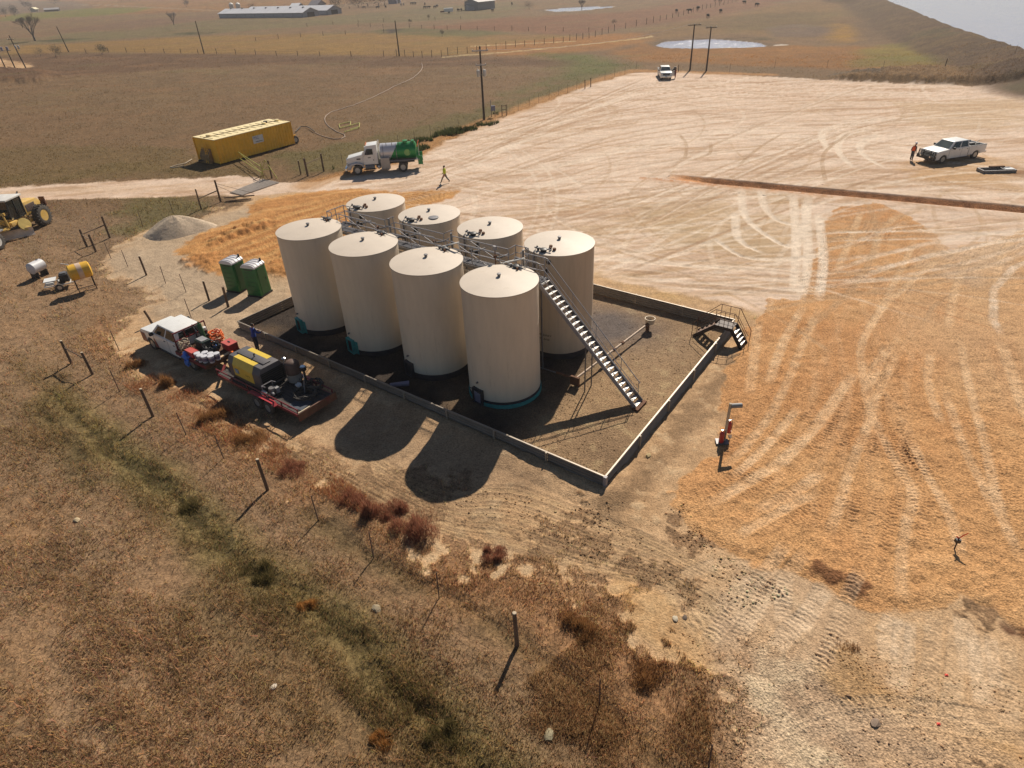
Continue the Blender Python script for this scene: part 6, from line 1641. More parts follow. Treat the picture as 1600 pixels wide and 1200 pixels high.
MB().tube([a + Vector((0, 0, 1.0)), b + Vector((0, 0, 1.1))], .05, 6).build('brace_rail', M_wood, fn5)
MB().tube([b + Vector((0, 0, 1.8)), b + Vector((3.0, 1.2, .3))], .015, 5).tube([b + Vector((0, 0, 1.6)), b + Vector((2.6, .2, .1))], .015, 5).build('guy_wire', M_rust, fn5)
MB().beam(b + Vector((.4, .1, .35)), b + Vector((3.2, .6, .3)), .12, .1).beam(b + Vector((.6, -.3, .12)), b + Vector((3.0, .1, .12)), .1).build('cattle_guard_wing', M_wood, fn5)
fn6 = thing('brace_posts', 'two short posts with a wire between the toilets and the work truck', 'fence')
a, b = on(327, 470), on(356.6, 479.5)
wpost(fn6, b, 1.45, .09); wires(fn6, [a, b], (.5, .8)); 
fn7 = thing('fence_post', 'lone leaning post behind the hood of the white work truck', 'fence post'); wpost(fn7, on(240, 508), 1.0, .08, (-.3, .1))
tag(fn7, None, 'fence post')
tpf = thing('steel_stake', 'thin rusty stake in the grass left of the work truck', 'stake'); tpost(tpf, on(187, 549)); 
tpf = thing('steel_stake', 'thin rusty stake just behind the far side of the work truck', 'stake'); tpost(tpf, on(299, 497))
# fence along the pad
fn8 = thing('wire_fence', 'stock fence of steel posts along the upper left edge of the white pad', 'fence')
run(fn8, [(470, 272, 'w', 1.5), (536, 258, 't'), (623, 228, 't'), (648, 222, 't'), (673, 212, 't'), (695, 208, 't'), (717, 202, 't'), (758, 190, 't'), (793, 178, 't'), (810, 173, 't'), (827, 166, 't'), (842, 161, 't'), (858, 154, 't'), (873, 149, 't'), (887, 145, 't'), (901, 140, 't'), (914, 139, 'w', 1.5), (923, 136, 'w', 1.5), (945, 125, 't'), (960, 120, 't'), (976, 116, 't'), (994, 108, 't')])
fn9 = thing('brace_posts', 'two posts with a white rail beside the green open gate', 'fence')
a, b = on(481, 275), on(506, 268); wpost(fn9, a, 1.9, .12); wpost(fn9, b, 1.9, .1)
MB().tube([a + Vector((0, 0, 1.3)), b + Vector((0, 0, 1.5))], .04, 6).build('brace_rail', mat('pale_rail_wood', (.5, .45, .36), .8), fn9)
fn10 = thing('wire_fence', 'steel post fence behind the right part of the white pad', 'fence')
run(fn10, [(1060, 112, 'w', 1.2), (1140, 112, 't'), (1210, 106, 't'), (1292, 106, 't'), (1380, 107, 't'), (1476, 106, 'w', 1.5), (1578, 106, 't'), (1680, 112, 't')])
# distant fences
def far_fence(label, pts, step, wood_every=0, h=1.3):
    t_ = thing('pasture_fence', label, 'fence', group='distant pasture fences')
    w = [at(*p) for p in pts]; ps = []
    for a, b in zip(w[:-1], w[1:]):
        n_ = max(1, int((b - a).length / step))
        for k in range(n_): ps.append(a.lerp(b, k / n_))
    ps.append(w[-1]); ps = ps[:100]
    p0 = None
    for i, p in enumerate(ps):
        if p0 is None:
            p0 = MB().beam((0, 0, -.1), (0, 0, h), .13, .13).build('post', M_wood, t_); o = p0
        else:
            o = p0.copy(); C.objects.link(o); o.parent = t_
        o.location = (p.x, p.y, gz(p.x, p.y)); o.scale = (1, 1, random.uniform(.85, 1.15))
    wires(t_, [Vector((p.x, p.y, gz(p.x, p.y))) for p in ps[::4]] , (.5, 1.0), .012)
    return t_
far_fence('far fence line dividing the brown pasture from the pale field', [(135, 84), (170, 82), (257, 83), (310, 84), (400, 86), (500, 88), (600, 89), (624, 88)], 7.0)
far_fence('close-set wooden posts beside the pole on the far fence line', [(620, 88), (660, 90), (690, 89), (700, 87)], 2.2, h=1.5)
far_fence('dense post fence along the dirt track right of the transformer pole', [(700, 86), (760, 80), (820, 72), (880, 66), (930, 58)], 2.6, h=1.5)
far_fence('post fence climbing from the dirt track toward the far right hill', [(930, 58), (960, 48), (1010, 38), (1060, 26), (1110, 12), (1150, 3)], 5.5, h=1.6)
far_fence('fence along the green strip in front of the grey shed', [(560, 42), (640, 44), (720, 47), (800, 48), (880, 49), (920, 50)], 6.0)
far_fence('faint fence crossing the pale field left of the middle pole', [(400, 64), (470, 58), (540, 54), (600, 52)], 7)
far_fence('faint fence right of the dark cattle, by the barns', [(480, 42), (560, 36), (640, 34), (720, 30)], 9)
sg = thing('survey_stake', 'wooden stake with orange-red ribbon standing in the orange gravel', 'stake', on(1491, 858))
MB().beam((0, 0, -.1), (-.02, 0, .55), .04, .03).build('lath', mat('lath_dark', (.10, .07, .05), .8), sg); MB().box(-.02, 0, .42, .16, .14, .14).build('knot', M_blackm, sg)
MB().add([(-.02, 0, .5), (.14, .02, .62), (.26, .0, .78), (.22, .0, .80), (.08, .02, .68), (-.04, 0, .56)], [(0, 1, 2, 3, 4, 5)]).add([(-.02, 0, .5), (-.14, .02, .62), (-.12, .02, .66), (0, 0, .56)], [(0, 1, 2, 3)]).build('ribbon', mat('ribbon_red', (.80, .07, .03), .6), sg)
for lb, x_, y_ in (('small red pin flag lying on the grey soil under the gravel', 1480, 1056), ('crumpled red-orange flag lying near the bottom right stones', 1468, 1132)):
    p = on(x_, y_); o = MB().add([(-.06, 0, .02), (.04, -.01, .02), (.06, .06, .03), (-.03, .08, .02), (0, .03, .05)], [(0, 1, 4), (1, 2, 4), (2, 3, 4), (3, 0, 4)]).build('marker_flag', mat('flag_red', (.75, .08, .05), .6)); o.location = p; tag(o, lb, 'flag', 'red marker flags on the soil')

# ================================================================== GATES, HOSES, HEAPS
gt2 = thing('pipe_gate', 'yellow-green pipe gate standing open by the cattle guard', 'gate')
M_gate = mat('gate_yellow', (.45, .42, .10), .5, 0, .2)
h0, h1, h2 = on(376, 252), on(412, 277), on(429, 281)
g = MB()
for z_ in (.35, 1.1): g.tube([h0 + Vector((0, 0, z_)), h1 + Vector((0, 0, z_))], .04, 6)
g.tube([h0 + Vector((0, 0, 1.1)), h1 + Vector((0, 0, .35))], .03, 6); g.tube([h1 + Vector((0, 0, 0)), h1 + Vector((0, 0, 1.4))], .06, 6)
g.build('gate_leaf', M_gate, gt2)
g = MB(); c = on(421, 279); 
g.tube([c + Vector((-1.0, 0, 0)), c + Vector((0, 0, 2.0)), c + Vector((.9, -.2, 0))], .05, 6); g.tube([c + Vector((-.5, 0, 1.0)), c + Vector((.45, 0, 1.0))], .04, 6)
g.build('gate_post', M_gate, gt2)
wpost(gt2, c + Vector((.25, .1, 0)), 1.9, .09)
MB().tube([c + Vector((-1.6, -.5, .1)), c + Vector((-.3, -.2, .5)), c + Vector((.2, -.9, .1))], .04, 6).build('latch_chain', M_rust, gt2)
cg = thing('cattle_guard', 'grey steel cattle guard set across the access road', 'cattle guard')
a, b, c_, d_ = [at(*p, .015) for p in ((362, 303), (372, 303), (432, 285), (412, 279))]
a = at(360, 302, .0); b = at(378, 306, .0); c_ = at(436, 286, .0); d_ = at(412, 281, .0)
g = MB()
for k in range(11):
    t_ = k / 10; p, q = a.lerp(b, t_), d_.lerp(c_, t_); g.tube([p + Vector((0, 0, .07)), q + Vector((0, 0, .07))], .055, 8)
g.build('pipe_bar', mat('guard_grey', (.34, .29, .25), .8, 0, .2, 4), cg)
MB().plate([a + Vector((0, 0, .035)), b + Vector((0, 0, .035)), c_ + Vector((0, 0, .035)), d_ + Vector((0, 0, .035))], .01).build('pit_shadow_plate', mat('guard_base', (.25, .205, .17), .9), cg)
M_hs = M_hose
def hose(label, pix, r, m, zz=.06, name='hose'):
    w = dense([tuple(at(*p)[:2]) for p in pix], 1.2); o = MB().tube([(p.x, p.y, gz(p.x, p.y) + zz) for p in w], r, 6).build(name, m, None, True); return tag(o, label, 'hose')
hose('long pale hose snaking across the brown pasture from the yellow tank', [(659, 99), (660, 106), (655, 114), (640, 125), (615, 136), (592, 148), (560, 162), (532, 171), (516, 176), (508, 184), (509, 192), (516, 200), (527, 207), (538, 211), (539, 214), (533, 217), (522, 218), (505, 214), (492, 208)], .055, mat('hose_pinkish', (.34, .25, .19), .7), .06)
hose('dark hose leaving the right end of the yellow tank', [(462, 208), (470, 200), (480, 200), (492, 208)], .06, M_dhose, .2)
hose('pale hose curling on the grass at the left end of the yellow tank', [(300, 250), (290, 256), (276, 259), (266, 262), (272, 263), (288, 260)], .06, M_hose, .08)
lp = thing('gate_panels', 'yellow tubular gate panels lying flat in the brown pasture', 'panel')
for (x0, y0, x1, y1) in ((530, 194, 548, 190), (531, 200, 562, 192), (547, 202, 562, 198), (538, 206, 560, 200)):
    p, q = at(x0, y0, .15), at(x1, y1, .15); MB().tube([p, q], .07, 6).build('pipe', M_gate, lp)
for (x0, y0, x1, y1) in ((530, 194, 531, 200), (548, 190, 547, 196), (562, 192, 561, 199)):
    p, q = at(x0, y0, .15), at(x1, y1, .15); MB().tube([p, q], .05, 6).build('pipe', M_gate, lp)
tbx = thing('trench_shield', 'low dark steel trench box with a white board beside the pickup', 'trench box', at(1556, 268), .05 + math.radians(-6))
g = MB(); g.box(0, -.55, .12, 3.0, .1, .3); g.box(0, .55, .12, 3.0, .1, .3); g.box(-1.45, 0, .12, .1, 1.1, .3); g.box(1.45, 0, .12, .1, 1.1, .3); g.box(.55, 0, .12, .08, 1.1, .3)
g.build('frame', M_dsteel, tbx); MB().box(.3, .55, .32, 1.4, .2, .1).build('rusty_lip', M_rust, tbx); MB().box(1.0, -.2, .3, .8, .5, .04).build('white_board', M_white, tbx)

# gravel heap
gp = at(278, 362)
nr, na = 26, 60; vs = []; fs = []
for i in range(nr):
    t_ = i / (nr - 1)
    for j in range(na):
        a = 2 * PI * j / na; rx_, ry_ = 2.7 + .4 * math.cos(2 * a) + .25 * math.sin(3 * a + 1), 1.9 + .2 * math.sin(2 * a)
        r = t_; x_ = rx_ * r * math.cos(a); y_ = ry_ * r * math.sin(a)
        h = 1.5 * max(0, 1 - r ** 1.35) - .05
        h += .10 * math.sin(a * 5 + 2 * r) * r * (1 - r) * 2 + random.uniform(-.02, .02)
        vs.append((x_, y_, h))
for i in range(nr - 1):
    for j in range(na): fs.append((i * na + j, i * na + (j + 1) % na, (i + 1) * na + (j + 1) % na, (i + 1) * na + j))
o = MB().add(vs, fs).build('gravel_heap', mat('heap_gravel', P(226, 198, 166), .95, 0, .22, 6, bump=.9, bscale=18), None, True, angle=180)
o.location = gp; o.rotation_euler = (0, 0, math.radians(20)); tag(o, 'smooth grey-tan gravel heap beside the left end of the orange fill', 'gravel heap')
# broken pipe and rubble by the third tank
lump = thing('concrete_pipe', 'short lilac-grey pipe lying in the shade by the third tank', 'pipe', W(9.1, -2.9, .12), PH + .75)
MB().tube([(-.5, 0, 0), (.5, 0, 0)], .11, 12, .15).build('pipe_body', mat('lilac_pipe', (.26, .23, .30), .7), lump, True)
# ================================================================== FAR BUILDINGS
M_barnw = mat('barn_wall', (.26, .27, .31), .7, 0, .08, .5); M_barnr = mat('barn_roof', (.66, .65, .66), .5, .1, .08, .3)
M_op = mat('dark_opening', (.03, .03, .035), .9)
def gable(name, label, A, B, depth, wh, rh, wallm, roofm, cat='barn', openings=0, over=.4, vents=0):
    a, b = at(*A), at(*B); e = b - a; L0 = e.length; hd = math.atan2(e.y, e.x)
    t_ = thing(name, label, cat, a, hd)
    prof = [(0, 0), (depth, 0), (depth, wh), (depth / 2, rh), (0, wh)]
    xprism(prof, 0, L0).build('wall', wallm, t_)
    rf = MB()
    for y0, y1 in ((-over, depth / 2), (depth + over, depth / 2)):
        z0 = wh - over * (rh - wh) / (depth / 2)
        rf.add([(-over, y0, z0 + .05), (L0 + over, y0, z0 + .05), (L0 + over, y1, rh + .06), (-over, y1, rh + .06), (-over, y0, z0 + .15), (L0 + over, y0, z0 + .15), (L0 + over, y1, rh + .18), (-over, y1, rh + .18)],
               [(0, 3, 2, 1), (4, 5, 6, 7), (0, 1, 5, 4), (1, 2, 6, 5), (2, 3, 7, 6), (3, 0, 4, 7)])
    rf.build('roof', roofm, t_)
    for k in range(openings):
        w_ = L0 / openings; MB().box(w_ * (k + .5), -.03, wh * .55, w_ * .86, .06, wh * .5).build('curtain_opening', mat('curtain', (.33, .34, .39), .8), t_)
    MB().box(L0 + .03, depth / 2, wh * .5, .08, depth * .45, wh * .95).build('door', M_op, t_)
    for k in range(vents): MB().box(L0 * (k + .5) / vents, depth / 2, rh + .25, .9, .7, .5).build('roof_vent', M_dsteel, t_)
    return t_
gable('long_barn', 'long pale-roofed barn in front, on the green strip', (343, 28.5), (474, 27.5), 11, 2.1, 3.9, M_barnw, M_barnr, openings=9, vents=7)
gable('long_barn', 'long pale-roofed barn behind, its end showing at the right', (384, 25.2), (512, 23.6), 11, 2.1, 4.0, M_barnw, M_barnr, openings=9)
gable('small_shed', 'tiny shed with bright white roof behind the long barns', (455, 17), (467, 16.6), 6, 2.4, 3.6, M_barnw, mat('roof_white', (.75, .75, .76), .5), 'shed')
gable('farmhouse', 'small violet-grey farmhouse right of the tiny white-roofed shed', (484, 15.5), (497, 15.2), 8, 2.6, 4.6, mat('house_grey', (.24, .22, .25)), mat('house_roof', (.20, .18, .20)), 'house')
gable('equipment_shed', 'grey metal shed in the far pasture with cattle near it', (748, 16.2), (773.5, 13.2), 9, 3.4, 4.6, mat('shed_wall', (.24, .235, .25)), mat('shed_roof', (.30, .28, .27)), 'shed')
gable('lean_to', 'low open lean-to at the left end of the grey metal shed', (732, 16.8), (747, 15.8), 7, 1.9, 2.6, mat('lean_wall', (.30, .32, .38)), mat('shed_roof'), 'shed')
gable('farmhouse', 'far farmhouse between trees at the top of the photo', (607, 6.5), (620, 6.0), 8, 3, 5, mat('house_blue', (.22, .22, .28)), mat('house_white_roof', (.5, .5, .52)), 'house')
gable('open_shed', 'long low dark shed with a white patch on the far left pasture', (70, 18.5), (92, 17.2), 6, 1.4, 2.4, M_op, mat('shed_top', (.35, .33, .33)), 'shed')
gable('small_shed', 'tiny pale yellow roofed hut on the far left pasture', (56, 18.5), (61.5, 18), 5, 2.0, 3.2, mat('hut_wall', (.45, .40, .30)), mat('hut_roof', (.75, .68, .45)), 'shed')
for lb, px in (('left one of two white feed silos behind the long barn', (364, 20)), ('right one of two white feed silos behind the long barn', (374.5, 20))):
    t_ = thing('feed_silo', lb, 'silo', at(*px)); MB().lathe([(.5, 1.0), (1.3, 2.2), (1.3, 4.6), (.3, 5.4), (.001, 5.4)], n=16).build('bin', M_white2, t_, True)
    for a in range(4): MB().beam((1.1 * math.cos(a * 1.57), 1.1 * math.sin(a * 1.57), 0), (1.1 * math.cos(a * 1.57), 1.1 * math.sin(a * 1.57), 2.4), .12).build('leg', M_dsteel, t_)
wv = thing('stock_trailer', 'small white trailer parked on the far green pasture', 'trailer', at(701, 20.5), .2)
MB().box(0, 0, 1.3, 4.2, 2.0, 1.5).build('box', M_white, wv, bevel=.1); MB().box(-2.8, 0, .8, 2.0, 1.6, .6).build('front_deck', M_rust, wv)
for s_ in (-1, 1): wheel(wv, .2, s_ * .9, .4, .25, s_)

# ================================================================== TREES
M_bark = mat('bark_grey', (.16, .125, .10), .95, 0, .3, 2)
M_twig = mat('twigs', (.15, .12, .10), .95, 0, .3, 1)
def leafmat(name, c): return mat(name, c, .9, 0, .45, .7)
def branch(mb_, p, d, L0, r, depth, spread, tips):
    q = p + d * L0
    mb_.tube([p, q], r, 5 if depth > 3 else 3, r * .6)
    if depth == 0: tips.append(q); return
    for k in range(3 if depth > 1 else 4):
        nd = (d + Vector((random.uniform(-1, 1), random.uniform(-1, 1), random.uniform(-.25, .6))) * spread).normalized()
        branch(mb_, p.lerp(q, random.uniform(.6, 1)), nd, L0 * random.uniform(.6, .82), r * .55, depth - 1, spread, tips)
def tree(name, label, px, h, kind='bare', r=None, col=(.06, .065, .035), group='scattered trees on the far pastures'):
    t_ = thing(name, label, 'tree', at(*px), random.random() * 6, group)
    trunk = MB(); tips = []
    trunk.tube([(0, 0, -.2), (.05, 0, h * .18)], h * .035, 8, h * .028)
    trunk.build('trunk', M_bark, t_)
    cr = MB()
    if kind == 'bare':
        for k in range(5):
            d = Vector((math.cos(k * 1.26) * .5, math.sin(k * 1.26) * .5, 1)).normalized(); branch(cr, Vector((.05, 0, h * .16)), d, h * .26, h * .018, 4, .55, tips)
        for q in tips:
            for k in range(3):
                e_ = q + Vector((random.gauss(0, 1), random.gauss(0, 1), random.gauss(.3, 1))) * h * .05
                cr.add([q, q + Vector((.04, 0, .02)), e_], [(0, 1, 2)])
        cr.build('crown', M_twig, t_)
    else:
        r = r or h * .45; n_ = 500 if h < 3 else 900
        lobes = [(Vector((random.uniform(-.6, .6) * r, random.uniform(-.6, .6) * r, h * random.uniform(.4, .8))), r * random.uniform(.35, .65)) for _ in range(9)]
        for k in range(n_):
            c, rr = random.choice(lobes); d = Vector((random.gauss(0, 1), random.gauss(0, 1), random.gauss(0, 1))).normalized(); p = c + d * rr * random.uniform(.35, 1.25)
            if p.z < h * .08: continue
            s_ = h * random.uniform(.012, .034); a = Vector((random.gauss(0, 1), random.gauss(0, 1), random.gauss(0, 1))).normalized(); b_ = a.orthogonal().normalized()
            cr.add([p - a * s_, p + b_ * s_, p + a * s_, p - b_ * s_ * .8], [(0, 1, 2, 3)])
        cr.build('crown', leafmat('leaf_%d_%d' % (int(col[0] * 1000), int(col[1] * 1000)), col), t_)
    return t_
tree('bare_tree', 'large bare tree beside the leaning pole at upper left', (55, 64), 11.5)
tree('bare_tree', 'small bare tree left of the leaning slim pole, on green grass', (272, 39), 6.5)
tree('bare_tree', 'faint little bare tree behind the large bare tree', (36, 44), 6)
tree('leafy_bush', 'olive bush at the end of the dark far fence line', (160, 85), 3.0, 'leaf', 1.7, (.075, .07, .04))
tree('leafy_bush', 'olive bush right of the transformer poles', (88, 89), 3.4, 'leaf', 2.0, (.10, .085, .055))
tree('leafy_bush', 'small bush on the bank behind the left transformer poles', (64, 88), 2.6, 'leaf', 1.6, (.09, .075, .055))
tree('round_tree', 'dark round tree at the left end of the tree row, top centre', (527, 14), 8, 'leaf', 5, (.045, .05, .03))
for i, (x_, y_, h, lb) in enumerate([(546, 13, 6, 'greyish tree just right of the dark round tree'), (560, 12, 7, 'broad grey tree in the middle of the tree row'), (575, 10, 9, 'tall violet-grey tree in the row'), (592, 10.5, 9, 'dense tree left of the far farmhouse'), (601, 8, 8, 'tree touching the far farmhouse')]):
    tree('grey_tree', lb, (x_, y_), h, 'leaf', h * .8, (.085, .07, .07))
tree('dark_tree', 'dark conical tree on the far left ridge', (45, 16), 9, 'leaf', 5, (.06, .045, .045))
tree('dark_tree', 'dark bushy tree above the left pasture edge', (24, 25.5), 7, 'leaf', 5, (.055, .05, .05))
tree('grey_tree', 'pale grey tree at the far left edge of the picture', (9, 26), 6.5, 'leaf', 4.5, (.10, .09, .07))
for i, (x_, y_, lb) in enumerate([(190, 3, 'dark tree in the cluster at the top left'), (204, 2.5, 'middle tree of the top left cluster'), (218, 2, 'right tree of the top left cluster'), (86, 7, 'hazy tree on the far left slope')]): tree('grey_tree', lb, (x_, y_), 9, 'leaf', 7, (.075, .055, .055))
tree('leafy_bush', 'small dark tree just left of the far barns on the track', (292, 11), 5, 'leaf', 3, (.07, .055, .05)); tree('leafy_bush', 'low bush behind the roof of the front long barn', (395, 18.5), 4, 'leaf', 3, (.07, .06, .05))
tree('leafy_bush', 'reed clump at the left end of the narrow far pond', (827, 15), 3, 'leaf', 3, (.09, .07, .06)); tree('bare_tree', 'thin bare tree standing in front of the narrow far pond', (909, 15), 4.5)
for i, (x_, y_, lb) in enumerate([(670, 31, 'lone post-like sapling left of the grey shed'), (641, 37, 'short sapling in the field beyond the middle pole'), (691, 57, 'weed stalk in the green hollow'), (960, 40, 'small weed by the far fence corner')]): tree('leafy_bush', lb, (x_, y_), 2.0, 'leaf', .8, (.08, .065, .045))

# cattle
def cow_mesh():
    V = []; E = []; Rr = []
    def add(p, r, par=None):
        V.append(p); Rr.append(r)
        if par is not None: E.append((par, len(V) - 1))
        return len(V) - 1
    a = add((0, 0, 1.05), .36); b_ = add((.55, 0, 1.08), .37, a); c = add((-.6, 0, 1.12), .33, a); n_ = add((.95, 0, 1.12), .2, b_); h = add((1.25, 0, .95), .15, n_); add((1.5, 0, .78), .09, h)
    tl_ = add((-.9, 0, 1.2), .05, c); add((-.98, 0, .7), .03, tl_)
    for s_ in (-1, 1):
        f = add((.6, s_ * .2, .75), .12, b_); k = add((.62, s_ * .2, .4), .07, f); add((.6, s_ * .2, .03), .06, k)
        f = add((-.62, s_ * .2, .8), .15, c); k = add((-.52, s_ * .2, .6), .09, f); k2 = add((-.7, s_ * .2, .42), .06, k); add((-.66, s_ * .2, .03), .06, k2)
        add((1.18, s_ * .2, 1.08), .03, h)
    me = bpy.data.meshes.new('cow'); me.from_pydata(V, E, []); o = bpy.data.objects.new('cow', me); C.objects.link(o)
    o.modifiers.new('skin', 'SKIN')
    for i, r in enumerate(Rr): me.skin_vertices[0].data[i].radius = (r, r)
    me.skin_vertices[0].data[a].use_root = True
    s_ = o.modifiers.new('s', 'SUBSURF'); s_.levels = 1; bpy.context.view_layer.update()
    nm = bpy.data.meshes.new_from_object(o.evaluated_get(bpy.context.evaluated_depsgraph_get())); o.modifiers.clear(); o.data = nm
    nm.materials.clear(); nm.materials.append(mat('cow_black', (.025, .018, .016), .8)); return o
cow0 = cow_mesh(); tag(cow0, 'dark cow grazing on the far pasture near the grey shed', 'cow', 'cattle on the far pasture near the shed')
flat = [(569, 14), (590, 14), (603, 13), (627, 9.5), (631, 9), (643, 7.5), (645.5, 7.6), (649, 7.2), (664, 8.3), (664, 14), (670, 13.6), (679.5, 13.2), (683, 11.6), (716, 18.5), (721, 18), (770, 18.6), (800, 8)]
hillc = [(1117, 2.2), (1125, 3.4), (1163, 6.4), (1182, 10.4), (1126, 20.6), (1106, 28.6), (1057, 20.4), (1077.5, 20), (1090, 16)]
for i, p in enumerate(flat + hillc):
    o = cow0 if i == 0 else cow0.copy()
    if i: C.objects.link(o)
    o.location = at(*p); o.rotation_euler = (0, 0, random.random() * 6.3)
    if i >= len(flat): tag(o, 'dark cow grazing on the brown rise right of the far fence', 'cow', 'cattle on the brown rise beyond the twin poles')

# ================================================================== GRASS, WEEDS, STONES
vm = bpy.data.materials.new('dry_grass_blades'); vm.use_nodes = True; nt = vm.node_tree; N = nt.nodes; L = nt.links
an = N.new('ShaderNodeAttribute'); an.attribute_name = 'tint'; b = N['Principled BSDF']; 
N.remove(b); out_ = N['Material Output']
df = N.new('ShaderNodeBsdfDiffuse'); tl_ = N.new('ShaderNodeBsdfTranslucent'); ms = N.new('ShaderNodeMixShader'); ms.inputs[0].default_value = .45
ge = N.new('ShaderNodeNewGeometry'); vm1 = N.new('ShaderNodeVectorMath'); vm1.operation = 'MULTIPLY_ADD'; vm1.inputs[1].default_value = (.35, .35, .35); vm1.inputs[2].default_value = (0, 0, .65)
L.new(ge.outputs['Normal'], vm1.inputs[0]); vm2 = N.new('ShaderNodeVectorMath'); vm2.operation = 'NORMALIZE'; L.new(vm1.outputs[0], vm2.inputs[0])
L.new(an.outputs['Color'], df.inputs[0]); L.new(an.outputs['Color'], tl_.inputs[0]); L.new(vm2.outputs[0], df.inputs['Normal'])
L.new(df.outputs[0], ms.inputs[1]); L.new(tl_.outputs[0], ms.inputs[2]); L.new(ms.outputs[0], out_.inputs[0])
def atv(px, py):
    d = np.array(cF)[None] + np.array(cX)[None] * ((px - 800) / FPX)[:, None] - np.array(cU)[None] * ((py - 600) / FPX)[:, None]
    t = -CAM_H / d[:, 2]; return d[:, 0] * t, d[:, 1] * t
def look(A, x, y):
    j = np.clip(np.searchsorted(Y1, y), 1, NR - 1); i = np.clip(np.searchsorted(uu, x / W1[j]), 1, NC - 1); return A[j, i]
def blades(name, x, y, h, w, colr, lean, label, kind='stuff', base=None, origin=None):
    n = len(x); z = look(Z, x, y) if base is None else base
    a = rng.random(n) * 2 * PI; la = rng.random(n) * 2 * PI; ll = lean * rng.random(n) * h
    P0 = np.stack([x - np.cos(a) * w, y - np.sin(a) * w, z - .02], -1); P1 = np.stack([x + np.cos(a) * w, y + np.sin(a) * w, z - .02], -1)
    P2 = np.stack([x + np.cos(la) * ll, y + np.sin(la) * ll, z + h], -1)
    co = np.stack([P0, P1, P2], 1).astype(np.float32)
    if origin is not None: co -= np.array(origin, np.float32)
    me = bpy.data.meshes.new(name); me.vertices.add(3 * n); me.vertices.foreach_set('co', co.ravel())
    me.loops.add(3 * n); me.loops.foreach_set('vertex_index', np.arange(3 * n, dtype=np.int32)); me.polygons.add(n); me.polygons.foreach_set('loop_start', np.arange(n, dtype=np.int32) * 3)
    me.update(calc_edges=True)
    c4 = np.ones((n, 3, 4), np.float32); c4[:, :, :3] = colr[:, None, :]; c4[:, :2, :3] *= .8
    t_ = me.attributes.new('tint', 'FLOAT_COLOR', 'POINT'); t_.data.foreach_set('color', c4.ravel())
    me.materials.append(vm); o = bpy.data.objects.new(name, me); C.objects.link(o)
    if origin is not None: o.location = origin
    if kind: tag(o, label, None, None, kind)
    return o
def inpoly(pts, px, py):
    ins = np.zeros(px.shape, bool); n = len(pts)
    for i in range(n):
        ax, ay = pts[i]; bx, by = pts[(i + 1) % n]
        if ay != by: ins ^= ((ay > py) != (by > py)) & (px < (bx - ax) * (py - ay) / (by - ay) + ax)
    return ins
n = 420000
px = rng.uniform(-150, 1250, n); py = 290 + (1300 - 290) * rng.random(n)
x, y = atv(px, py); g = look(GR, x, y); nm_ = look(n_mid, x, y); nb = look(n_big, x, y); nf = look(n_fine, x, y)
st_ = look(STRIP, x, y); keep = (g > .5) & (rng.random(n) < np.clip(.45 + .4 * nm_ + .4 * nf - .45 * st_, .06, 1))
px, py, x, y, nm_, nf = px[keep], py[keep], x[keep], y[keep], nm_[keep], nf[keep]
dist = np.sqrt(x * x + y * y + CAM_H ** 2)
h = (.05 + .11 * rng.random(len(x)) ** 2) * (1 + .5 * np.clip(nm_, 0, 1)) * (1 + dist / 90); w = .006 + .0004 * dist
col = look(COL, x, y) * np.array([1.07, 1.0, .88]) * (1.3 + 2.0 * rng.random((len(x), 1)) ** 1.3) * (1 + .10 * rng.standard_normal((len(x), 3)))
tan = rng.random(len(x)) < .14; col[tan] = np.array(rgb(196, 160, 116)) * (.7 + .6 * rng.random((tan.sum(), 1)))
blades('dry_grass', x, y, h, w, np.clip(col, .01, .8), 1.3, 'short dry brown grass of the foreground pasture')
n = 130000
px = rng.uniform(-80, 1680, n); py = 84 + 210 * rng.random(n)
x, y = atv(px, py); g = look(GR, x, y); nm_ = look(n_mid, x, y); keep = (g > .5) & (rng.random(n) < np.clip(.5 + .8 * nm_, .05, 1)); x, y = x[keep], y[keep]
dist = np.sqrt(x * x + y * y)
col = look(COL, x, y) * np.array([1.05, 1, .9]) * (1.3 + 1.2 * rng.random((len(x), 1)))
blades('pasture_grass', x, y, .04 + .10 * rng.random(len(x)), .0006 * dist, np.clip(col, .01, .8), 1.0, 'rough brown grass of the pasture behind the road')
# tall weeds
def weeds(name, label, pts, n, hmin, hmax, cols, thr=.0, w=.006, seed=9):
    P_ = np.array(pts); px = rng.uniform(P_[:, 0].min(), P_[:, 0].max(), n); py = rng.uniform(P_[:, 1].min(), P_[:, 1].max(), n)
    k = inpoly(pts, px, py); x, y = atv(px[k], py[k]); cl = fbm(x, y, 1.3, 3, seed); g = look(GR, x, y)
    k = (cl + rng.normal(0, .22, len(cl)) > thr) & (g > .12); x, y, cl = x[k], y[k], cl[k]
    c = np.array([rgb(*c_) for c_ in cols])[rng.integers(0, len(cols), len(x))] * (1.3 + 1.4 * rng.random((len(x), 1)))
    h = (hmin + (hmax - hmin) * rng.random(len(x))) * np.clip(.5 + cl * 1.2, .4, 1.2)
    return blades(name, x, y, h, w + .008 * rng.random(len(x)), np.clip(c, .01, .7), .7, label)
weeds('rusty_weeds', 'rust-brown weeds growing along the fence line', weedp, 80000, .08, .26, [(158, 106, 74), (176, 124, 84), (140, 100, 72), (196, 150, 106), (130, 100, 70)], .2)
weeds('tall_dry_weeds', 'tall brown grass at the lower right corner of the pasture', [(760, 860), (900, 880), (1040, 960), (1100, 1060), (1120, 1210), (850, 1260), (800, 1080), (900, 1000), (840, 900)], 75000, .06, .22, [(168, 124, 84), (150, 108, 72), (190, 150, 104), (136, 104, 66)], -.15, seed=10)
